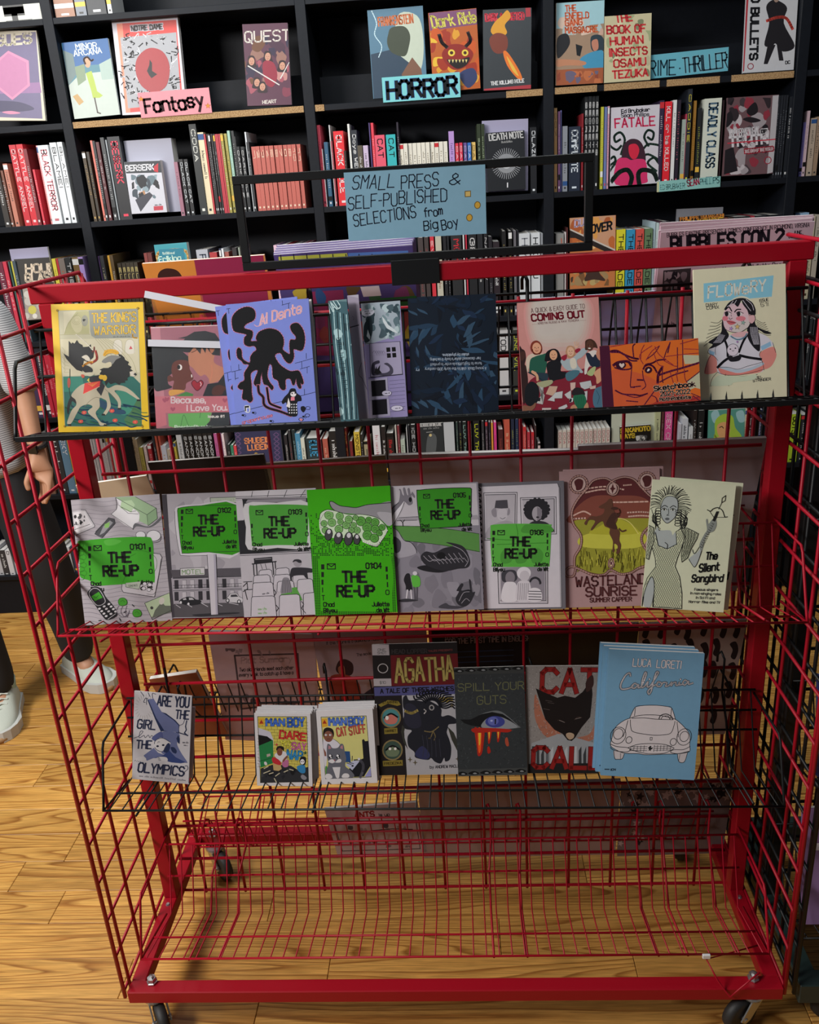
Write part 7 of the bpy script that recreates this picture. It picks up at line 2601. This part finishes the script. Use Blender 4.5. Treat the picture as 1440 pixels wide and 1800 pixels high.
def f_duo(a):
    a.R('a8683c', 995, 378, 1085, 520)
    a.P('b08468', '998 382 1080 378 1084 440 1075 440 1000 405')
    wash(a, 1000, 382, 1080, 440, ['c08848', '98502c', 'c8a070', 'a85c30'], 20, 9, 14)
    a.P('26201f', '999 404 1082 441 1083 452 1010 420 999 420')
    a.P('b0a8a0', '999 403 1084 440 1084 443 999 406')
    tit(a, 'DUO', 1008, 400, 1032, 396, 12, 'a898b0', 3, slant=.15)
    tit(a, 'OVER', 1038, 411, 1074, 404, 14, '17171c', 3.4, slant=.15)
    wash(a, 1006, 462, 1072, 502, ['5c6c60', 'a08c5c', '3c3028', '8c7450', 'c0b070', '6c4c30'], 26, 5, 12)
    a.S('3a2a24', '1036 478 1050 470 1056 482 1066 494 1046 492 1030 494')


def f_phil(a):
    a.R('241c16', 1185, 370, 1275, 520)
    tit(a, 'PHILIPPE SQUARZONI', 1193, 389, 1270, 380, 6, 'b87430', 1.6)
    tit(a, 'HOMICIDE', 1193, 400, 1270, 391, 9, 'b88c30', 2.4)


def f_shub(a):
    a.R('2c2c48', 410, 755, 500, 860)
    for i in range(9):
        for x in (420, 488):
            a.L('5a4468', 1.4, f'{x-5} {764+i*8} {x} {768+i*8} {x+5} {764+i*8} {x} {760+i*8} {x-5} {764+i*8}')
    tit(a, 'SHUBEIK', 432, 780, 476, 777, 9, 'c87c50', 2)
    tit(a, 'LUBEIK', 437, 792, 475, 789, 9, 'c87c50', 2)
    a.S('b08c38', '442 806 450 796 458 802 458 812 442 812')
    a.E('2c2010', 450, 801, 2)


def f_ice(a):
    a.R('24282a', 730, 742, 785, 850)
    tit(a, 'ICE HOUSE ON THE LAKE', 738, 750, 776, 748, 5, 'b0b0b0', 1.2)
    a.squiggle('7c7c7c', .8, 742, 755, 772, 753, 3, 14)
    a.L('8c8c8c', 1, '750 760 760 759')
    a.S('484c4e', '752 768 762 762 768 772 764 800 750 800')
    a.E('b0a070', 757, 765, 2.5)


def f_saka(a):
    a.R('14120f', 1085, 745, 1150, 850)
    tit(a, 'SAKAMOTO', 1092, 761, 1143, 756, 7, 'b89c30', 2.2)
    tit(a, 'DAYS', 1092, 771, 1116, 769, 7, 'b89c30', 2.2)
    wash(a, 1118, 765, 1145, 782, ['a8a8a4', '3c3c3c', '6c6c68'], 12, 5, 6)


def f_manga(a):
    a.R('4c8478', 1240, 715, 1315, 830)
    a.S('88acb0', '1248 728 1258 720 1264 736 1254 744')
    a.S('88acb0', '1292 726 1304 722 1308 740 1298 742')
    a.S('90ac3c', '1256 765 1256 740 1270 728 1286 732 1292 752 1304 768 1300 790 1250 790')
    a.S('c09060', '1260 748 1272 742 1282 748 1282 762 1272 772 1262 764')
    a.P('c0905c', '1246 782 1262 768 1284 768 1310 776 1312 800 1244 800')
    a.C('26302c', 1.4, '1264 752 1268 750 1271 753')
    a.C('26302c', 1.4, '1276 752 1279 750 1282 753')
    a.C('7c8c2c', 3, '1256 765 1264 780 1258 790')


DR = 1.982
fo('cream framed book with a pink hexagon on purple, cut off at the left edge', '-52 50 64 58 80 208 -38 216', DR, 'b4ac98', f_ng)
fo('book with a figure in a yellow green coat on a grey street', '112 78 192 64 208 204 127 207', DR, '46707c', f_minor)
fo('tall white and red book with a black lace frame and small dancer', '197 32 312 25 328 198 214 202', DR, 'b4b0b8', f_notre, th=.025)
fo('dark red book with a group of armed people and pale title', '426 43 501 40 517 184 435 186', DR, '4c2c3c', f_quest)
fo('grey blue book with a dark head in profile before a moon', '648 17 745 11 750 165 654 175', DR, '4c6c80', f_frank)
fo('orange and yellow book with a horned grinning mask', '755 26 838 11 844 158 760 160', DR, 'a05020', f_dark)
fo('black book with a burning hand and torch', '848 19 933 12 935 157 851 158', DR, '303438', f_twist)
fo('pale blue and brown western book with two men holding guns', '977 6 1061 0 1062 146 977 150', DR, '8c7460', f_enf)
fo('cream book covered with tall red lettering', '1062 30 1144 22 1145 141 1063 145', DR, 'b0a888', f_ins)
fo('white book with a suited figure holding red, far right of the display row', '1309 -35 1400 -42 1401 122 1311 128', DR, 'b0b0b4', f_100)
BX = fo('shrink wrapped silver box set behind the small white box', '223 248 303 242 316 372 232 376', 1.64, '8c8c9c', None, name='box_set', th=.06, dy=.035, lean=0)
fo('small white box with a dark armoured figure, in front of the silver box set', '222 285 283 281 292 373 228 376', 1.64, 'b4b4bc', f_berk, th=.03, lean=1)
fo('pale lilac backing book behind the black starburst book', '846 213 929 208 928 335 850 338', 1.64, '8c88a0', None, dy=.02, lean=2)
fo('black book with a white starburst circle', '853 235 922 228 924 333 858 336', 1.64, '1c1e22', f_death, lean=3)
fo('white book with a red woman among curling dark tentacles', '1073 190 1158 183 1160 322 1074 327', 1.64, 'b4b0b8', f_fatale, lean=2)
fo('book with a scratched dark face and struck out white title', '1275 173 1366 166 1362 305 1274 309', 1.64, '5c4448', f_truth, lean=2)
fo('pale lilac backing book behind the dark book with cream lettering', '23 438 91 434 100 560 36 565', 1.205, '8c88a0', None, dy=.02, lean=2)
fo('dark charcoal book with large cream art deco lettering and stones', '25 456 90 452 102 560 44 563', 1.205, '32302e', f_hour, lean=3)
fo('teal and orange book in a clear wrapper above the top rail', '277 430 334 426 342 560 286 565', 1.205, '2c8490', f_erl, lean=3, th=.03)
fo('orange and black comic with two slanted words, right of the sign frame', '998 384 1081 378 1083 506 1006 510', 1.205, 'a8683c', f_duo, lean=3)
fo('grey box edge behind the black and orange book', '1182 369 1266 364 1266 510 1190 512', 1.205, '74747a', None, dy=.04, lean=1)
fo('black book with orange capitals behind the pink newspapers', '1191 383 1271 375 1272 505 1196 510', 1.205, '241c16', f_phil, lean=2)
fo('navy patterned book with orange lettering and a small lamp', '414 760 495 755 502 860 424 864', .56, '2c2c48', f_shub, lean=3)
fo('dark book with a lakeside scene and pale capitals', '736 745 779 743 784 852 742 854', .56, '24282a', f_ice, lean=3)
fo('pale grey book standing right of the dark lakeside book', '780 742 799 741 802 850 785 851', .56, 'a0a4a8', None, lean=3)
fo('tall white backing book behind the black and yellow book', '1074 727 1151 724 1148 830 1076 834', .56, 'a8ac9c', None, dy=.02, lean=2)
fo('small black book with yellow title in front of the tall white one', '1090 751 1144 746 1145 838 1092 842', .56, '14120f', f_saka, lean=3)
fo('green manga with a yellow green haired girl', '1244 722 1308 718 1308 822 1246 826', .56, '4c8478', f_manga, lean=3)


# paper signs taped to the shelf edges and things lying on the top shelf
def s_fan(a):
    a.R('c8848c', 240, 150, 375, 210)
    a.T('Fantasy', 256, 198, 358, 188, 24, '2a161a', 4.6, jit=.5)
    for x, y in ((249, 174), (365, 186)):
        star(a, 'b88040', x, y, 5, 'a05030')


def s_hor(a):
    a.R('70b4b8', 668, 120, 812, 185)
    a.T('HORROR', 682, 173, 803, 165, 29, '14181c', 5.5, jit=.3, halo='2a4a8a', hw=1.5)


def s_crime(a):
    a.R('5c9cac', 1100, 80, 1285, 145)
    a.T('CRIME', 1128, 134, 1190, 131, 26, '1c3440', 2.6)
    a.T('THRILLER', 1204, 128, 1280, 118, 26, '1c3440', 2.6, halo='7cb0bc', hw=1.2)
    a.E('1c3440', 1197, 120, 1.5)


def s_sean(a):
    a.R('78a8a4', 1150, 308, 1272, 342)
    a.P('b0b08c', '1155 319 1160 318 1160 339 1155 339')
    a.T('ED BRUBAKER', 1164, 334, 1212, 330, 9, '5c8c8c', 1.4)
    a.T('SEAN', 1217, 327, 1236, 323, 11, '8c2c44', 1.8)
    a.T('PHILLIPS', 1238, 324, 1265, 321, 9, '5c8c8c', 1.4)


for lb, pts, base, art, Y in (('pink paper sign with black handwriting taped to the shelf edge', '243 163 369 154 371 198 247 208', 'c8848c', s_fan, BY - .0035),
                              ('turquoise paper sign with wobbly black capitals', '671 137 808 126 810 171 674 180', '70b4b8', s_hor, BY - .0035),
                              ('blue paper sign with outlined capitals standing behind the cream book', '1122 99 1280 83 1281 124 1124 141', '5c9cac', s_crime, BY + .03),
                              ('narrow pale green label curling off the shelf edge under the white book', '1155 318 1266 311 1267 327 1155 339', '78a8a4', s_sean, BY - .0035)):
    book('paper_sign', 'sign', lb, (0, 0, 1), pts, Y, 2.0, lean=0, th=.0008, spine=base, base=base, k=KB, art=art, matt=True, pages=False)
for x0, x1, col, h in ((-30, 88, 'a8a8a0', .05), (93, 128, '8c6450', .2), (131, 150, '6c7078', .2), (152, 186, '24262a', .24), (188, 196, 'b0b0b0', .2)):
    spine(2.315, x0, x1, 5, col, h=h)

# books on the neighbouring black rack
for lb, X, Y_, z, w, h, col, bands in (('red book with a pale corner on the black rack, behind the red side grid', 1.455, .10, .925, .15, .23, 'a01c24', [(0, .0, 1, .2, '8c8c90'), (.1, .82, .5, .95, 'a8903c')]),
                                       ('yellow and black book under the red one on the black rack', 1.452, .11, .70, .15, .19, 'b09830', [(0, .7, .4, .8, '17171a'), (.5, .7, .9, .8, '17171a')]),
                                       ('navy book with fine pale stripes on the black rack', 1.455, .11, .560, .14, .21, '20244c', [(.05 * i + .1, .1, .05 * i + .12, .9, '6c80a8') for i in range(12)]),
                                       ('purple book with white brush marks low on the black rack', 1.455, .09, .195, .20, .26, '6c5478', [(.1, .3, .3, .36, 'b8b4b8'), (.4, .3, .7, .36, 'b8b4b8'), (.2, .5, .5, .56, 'b8b4b8')])):
    o = empty('graphic_novel', (X, Y_, z), lb, 'book')
    o.rotation_euler = (math.radians(-14), 0, 0)
    MB().box(0, 0, 0, w, .0012, h).box(0, .0012, 0, .0012, .012, h).obj('cover', mat('cv_' + col, hexc(col, .6), .5), o)
    MB().box(.0014, .0014, .001, w - .001, .0115, h - .001).obj('page_block', PAPER, o)
    A = Art([(0, 0), (1, 0), (1, 1), (0, 1)], w, h, .6)
    for (u0, v0, u1, v1, c) in bands:
        A.R(c, u0, v0, u1, v1)
    A.build(o, INK).location = (w / 2, 0, 0)


# ------------------------------------------------------------------ the shopper behind the left end of the rack
SKIN = mat('skin', hexc('946c54', .62), .55, vary=.08, bscale=40)
JERSEY = bpy.data.materials.new('striped_jersey')
JERSEY.use_nodes = True
_nt = JERSEY.node_tree
_tc = _nt.nodes.new('ShaderNodeTexCoord')
_wv = _nt.nodes.new('ShaderNodeTexWave')
_wv.bands_direction = 'Z'
_wv.inputs['Scale'].default_value = 46
_wv.inputs['Distortion'].default_value = 1.2
_wv.inputs['Detail Scale'].default_value = .15
_rp = _nt.nodes.new('ShaderNodeValToRGB')
_rp.color_ramp.elements[0].color = (.10, .10, .11, 1)
_rp.color_ramp.elements[1].color = (.50, .50, .51, 1)
_rp.color_ramp.elements[1].position = .45
_nt.links.new(_tc.outputs['Object'], _wv.inputs['Vector'])
_nt.links.new(_wv.outputs['Fac'], _rp.inputs[0])
_nt.links.new(_rp.outputs[0], _nt.nodes['Principled BSDF'].inputs['Base Color'])
_nt.nodes['Principled BSDF'].inputs['Roughness'].default_value = .9
TROUS = mat('black_trousers', (.012, .012, .014), .85, bump=.3, bscale=12)
HAIR = mat('dark_hair', (.02, .014, .01), .6)


def skin(name, nodes, edges, root, m, parent, sub=2):
    keys = list(nodes)
    me = bpy.data.meshes.new(name)
    me.from_pydata([nodes[k][0] for k in keys], [(keys.index(a), keys.index(b)) for a, b in edges], [])
    me.materials.append(m)
    o = link(name, me, parent)
    o.modifiers.new('skin', 'SKIN').use_smooth_shade = True
    for i, k in enumerate(keys):
        r = nodes[k][1]
        sv = me.skin_vertices[0].data[i]
        sv.radius = (r, r) if not isinstance(r, tuple) else r
        sv.use_root = (k == root)
    s = o.modifiers.new('sub', 'SUBSURF')
    s.levels = s.render_levels = sub
    return o


def chain(s):
    k = s.split()
    return list(zip(k[:-1], k[1:]))


per = empty('person', (-.80, 1.36, 0), 'person in a grey striped long sleeved top, black trousers and off white sneakers', 'person')
PO = Vector((-.80, 1.36, 0))


def rel(d):
    return {k: (tuple(Vector(v[0]) - PO), v[1]) for k, v in d.items()}


B = dict(pel=((-.825, 1.38, .95), .075), bel=((-.83, 1.39, 1.06), .080), che=((-.84, 1.40, 1.26), .095), top=((-.845, 1.40, 1.40), .075), nek=((-.845, 1.39, 1.50), .052),
         hd1=((-.84, 1.37, 1.60), .072), hd2=((-.84, 1.375, 1.69), .082), hd3=((-.84, 1.38, 1.75), .05),
         shl=((-.69, 1.39, 1.40), .055), ell=((-.645, 1.37, 1.17), .042), wrl=((-.607, 1.31, .965), (.026, .022)), pl1=((-.600, 1.30, .915), (.036, .020)), pl2=((-.598, 1.295, .875), (.038, .016)),
         shr=((-1.0, 1.38, 1.40), .055), elr=((-1.06, 1.37, 1.16), .042), wrr=((-1.05, 1.27, .965), .025), pr1=((-1.045, 1.25, .92), (.034, .018)), pr2=((-1.04, 1.24, .885), (.036, .015)),
         hil=((-.76, 1.38, .85), .055), knl=((-.705, 1.36, .50), .05), anl=((-.725, 1.50, .10), .032), ftl=((-.66, 1.44, .045), .034),
         hir=((-.89, 1.37, .85), .055), knr=((-.925, 1.22, .50), .05), anr=((-.915, 1.27, .10), .032), ftr=((-.885, 1.19, .045), .034))
E_ = chain('pel bel che top nek hd1 hd2 hd3') + chain('top shl ell wrl pl1 pl2') + chain('top shr elr wrr pr1 pr2') + chain('pel hil knl anl ftl') + chain('pel hir knr anr ftr')
for sd, b0, dxs in (('l', Vector((-.598, 1.295, .872)), 1), ('r', Vector((-1.04, 1.24, .882)), 1)):
    for i, (ln, off) in enumerate(((.070, -.027), (.078, -.009), (.074, .009), (.058, .026))):
        p0 = b0 + Vector((off * .75, -off * .7, 0))
        B[f'{sd}f{i}a'] = (p0 + Vector((.004, 0, -.012)), .0095)
        B[f'{sd}f{i}b'] = (p0 + Vector((.001, -.006, -.012 - ln * .5)), .0088)
        B[f'{sd}f{i}c'] = (p0 + Vector((-.012, -.012, -.008 - ln)), .0072)
        E_ += [('p%s2' % sd, f'{sd}f{i}a'), (f'{sd}f{i}a', f'{sd}f{i}b'), (f'{sd}f{i}b', f'{sd}f{i}c')]
    t0 = b0 + Vector((-.026, -.022, .035))
    B[sd + 't1'] = (t0, .012)
    B[sd + 't2'] = (t0 + Vector((-.016, -.014, -.034)), .0098)
    B[sd + 't3'] = (t0 + Vector((-.012, -.016, -.062)), .008)
    E_ += [('p%s1' % sd, sd + 't1'), (sd + 't1', sd + 't2'), (sd + 't2', sd + 't3')]
body = skin('body', rel(B), E_, 'pel', SKIN, per)
tag(body, 'bare forearm, hand and head')
JB = dict(hem=((-.815, 1.37, .845), .150), pel=((-.82, 1.375, .93), .145), bel=((-.825, 1.385, 1.08), .135), che=((-.84, 1.40, 1.26), .132), top=((-.845, 1.40, 1.405), .088), nk=((-.845, 1.395, 1.45), .066),
          shl=((-.69, 1.39, 1.40), .070), ual=((-.665, 1.38, 1.28), .060), ell=((-.645, 1.37, 1.185), .060), fal=((-.635, 1.355, 1.135), .055),
          shr=((-1.0, 1.38, 1.40), .070), elr=((-1.06, 1.37, 1.17), .058), far=((-1.055, 1.33, 1.08), .048))
skin('jersey', rel(JB), chain('hem pel bel che top nk') + chain('top shl ual ell fal') + chain('top shr elr far'), 'bel', JERSEY, per)
TB = dict(wst=((-.825, 1.38, 1.00), .105), crt=((-.825, 1.38, .88), .125), hil=((-.755, 1.38, .80), .108), thl=((-.725, 1.375, .65), .100), knl=((-.70, 1.375, .50), .090), shl=((-.695, 1.425, .32), .074), anl=((-.715, 1.495, .07), .060),
          hir=((-.905, 1.37, .80), .105), thr=((-.92, 1.30, .65), .098), knr=((-.93, 1.22, .50), .085), shr=((-.925, 1.245, .32), .072), anr=((-.915, 1.265, .07), .064))
skin('trousers', rel(TB), chain('wst crt hil thl knl shl anl') + chain('crt hir thr knr shr anr'), 'crt', TROUS, per)
wt = MB().tube([(.030 * math.cos(t) , .027 * math.sin(t), 0) for t in [2 * PI * i / 16 for i in range(16)]], .008, 6, closed=True).box(-.012, -.036, -.014, .016, -.024, .014)
w_ = wt.obj('watch', mat('black_strap', (.01, .01, .01), .35), per)
w_.location = Vector((-.607, 1.312, .985)) - PO
w_.rotation_euler = (.25, .1, 0)
# face (turned away from the rack's front, kept simple)
for s in (-1, 1):
    MB().lathe([(0, -.012), (.009, -.008), (.012, 0), (.009, .008), (0, .012)], 10).obj('eye', mat('eye_white', (.6, .6, .58), .2), per).location = Vector((-.84 + s * .032, 1.293, 1.655)) - PO
    MB().lathe([(0, -.012), (.018, -.006), (.022, .004), (.010, .012), (0, .012)], 10, ax='x').obj('ear', SKIN, per, smooth=True).location = Vector((-.84 + s * .084, 1.385, 1.64)) - PO
MB().add([(-.014, 0, 0), (.014, 0, 0), (0, -.024, .004), (0, 0, .05)], [(0, 2, 1), (0, 3, 2), (1, 2, 3), (0, 1, 3)]).obj('nose', SKIN, per).location = Vector((-.84, 1.293, 1.615)) - PO
MB().box(-.024, -.003, -.004, .024, .004, .004).obj('mouth', mat('lips', (.25, .09, .07), .5), per).location = Vector((-.84, 1.297, 1.585)) - PO
hb = bmesh.new()
bmesh.ops.create_uvsphere(hb, u_segments=20, v_segments=12, radius=.104)
for v in list(hb.verts):
    if v.co.z < -.045 or (v.co.y < -.05 and v.co.z < .045):
        hb.verts.remove(v)
hm_ = bpy.data.meshes.new('hair')
hb.to_mesh(hm_)
hb.free()
hm_.materials.append(HAIR)
link('hair', hm_, per, Vector((-.84, 1.385, 1.69)) - PO)

SHOE = mat('off_white_knit', hexc('a0a49a', .7), .8, bump=.2, bscale=300, vary=.05)
SOLE = mat('white_foam_sole', hexc('a4a4a0', .7), .6)
GUM = mat('tan_gum_rubber', hexc('8a6a48', .7), .6)
LACE = mat('lace', hexc('b0b4ac', .7), .8)


for nm, heel, toe in (('l', (-.800, 1.56, 0), (-.575, 1.385, 0)), ('r', (-.925, 1.33, 0), (-.845, 1.075, 0))):
    hv, tv = Vector(heel), Vector(toe)
    L = (tv - hv).length
    a = math.atan2(tv.y - hv.y, tv.x - hv.x)
    ca, sa = math.cos(a), math.sin(a)

    def wp(u, v, z):
        return (hv.x - PO.x + u * ca - v * sa, hv.y - PO.y + u * sa + v * ca, z)
    mb = MB()
    rings = []
    n = 12
    for t, w, h in [(0, .024, .055), (.04, .033, .088), (.2, .036, .098), (.36, .037, .090), (.50, .042, .072), (.66, .047, .058), (.82, .044, .050), (.94, .032, .042), (1.0, .012, .032)]:
        rings.append([wp(t * L, w * 1.18 * math.cos(PI * k / (n - 1)), .022 + (h * 1.12 - .018) * math.sin(PI * k / (n - 1)) ** .7) for k in range(n)])
    v = [q for r in rings for q in r]
    f = [(i * n + k, i * n + k + 1, (i + 1) * n + k + 1, (i + 1) * n + k) for i in range(len(rings) - 1) for k in range(n - 1)]
    f += [tuple(range(n)), tuple((len(rings) - 1) * n + k for k in range(n))[::-1]]
    mb.add(v, f)
    up = mb.obj('shoe', SHOE, per, smooth=True)
    s2 = up.modifiers.new('sub', 'SUBSURF')
    s2.levels = s2.render_levels = 1
    tag(up, 'off white knitted sneaker')
    sb_ = MB()
    prof = [(-.015, .020), (.03, .036), (.25, .038), (.45, .041), (.68, .053), (.86, .048), (.97, .033), (1.03, .014)]
    ol = [(t * L, w * 1.2) for t, w in prof] + [(t * L, -w * 1.2) for t, w in prof[::-1]]
    m_ = len(ol)
    sb_.add([wp(x, y, 0.001) for x, y in ol] + [wp(x, y * 1.02, .034 + .006 * (x > .8 * L)) for x, y in ol],
            [tuple(range(m_))[::-1], tuple(range(m_, 2 * m_))] + [(i, (i + 1) % m_, m_ + (i + 1) % m_, m_ + i) for i in range(m_)])
    sb_.obj('sole', SOLE, up)
    MB().lathe([(0, 0.0005), (.030, .0005), (.034, .012), (.030, .022), (0, .022)], 14, wp(.93 * L, 0, 0)).obj('toe_bumper', GUM, up, smooth=True)
    lc = MB()
    for i in range(5):
        u = (.34 + .065 * i) * L
        z = .112 - .0098 * i
        lc.tube([wp(u, -.020, z - .006), wp(u + .008, 0, z + .003), wp(u + .004, .020, z - .006)], .0024, 5)
        lc.tube([wp(u, .020, z - .006), wp(u + .010, 0, z + .002), wp(u + .016, -.020, z - .014)], .0024, 5)
    for s in (-1, 1):
        lc.tube([wp(.34 * L, 0, .118), wp(.31 * L, s * .02, .124), wp(.33 * L, s * .036, .112), wp(.36 * L, s * .02, .114), wp(.34 * L, 0, .118)], .0022, 5)
    lc.obj('lace', LACE, up)['kind'] = 'stuff'
    MB().lathe([(.034, .07), (.038, .10), (.040, .125), (.036, .125), (.034, .10)], 14, wp(.16 * L, 0, 0)).obj('collar', mat('mint_lining', hexc('8aa49a', .7), .8), up, smooth=True)

# loose bent display wire hooked over the lowest shelf and resting on the front rail
pw = [at(1332, 1662, .06), at(1242, 1686, .018), at(1262, 1724, -.004), at(1283, 1753, -.0135), at(1308, 1732, -.0135), at(1336, 1709, .0)]
hk = empty('display_hook', pw[3], 'loose bent red wire with a white plastic tip at lower right of the rack', 'hook')
MB().tube([p - pw[3] for p in pw], .0019, 6).obj('wire', REDW, hk, smooth=True)
MB().bbox(-.008, -.003, -.005, .008, .003, .005, .001).obj('tip', mat('white_plastic', (.7, .7, .7), .4), hk, at(1242, 1681, .018) - pw[3])
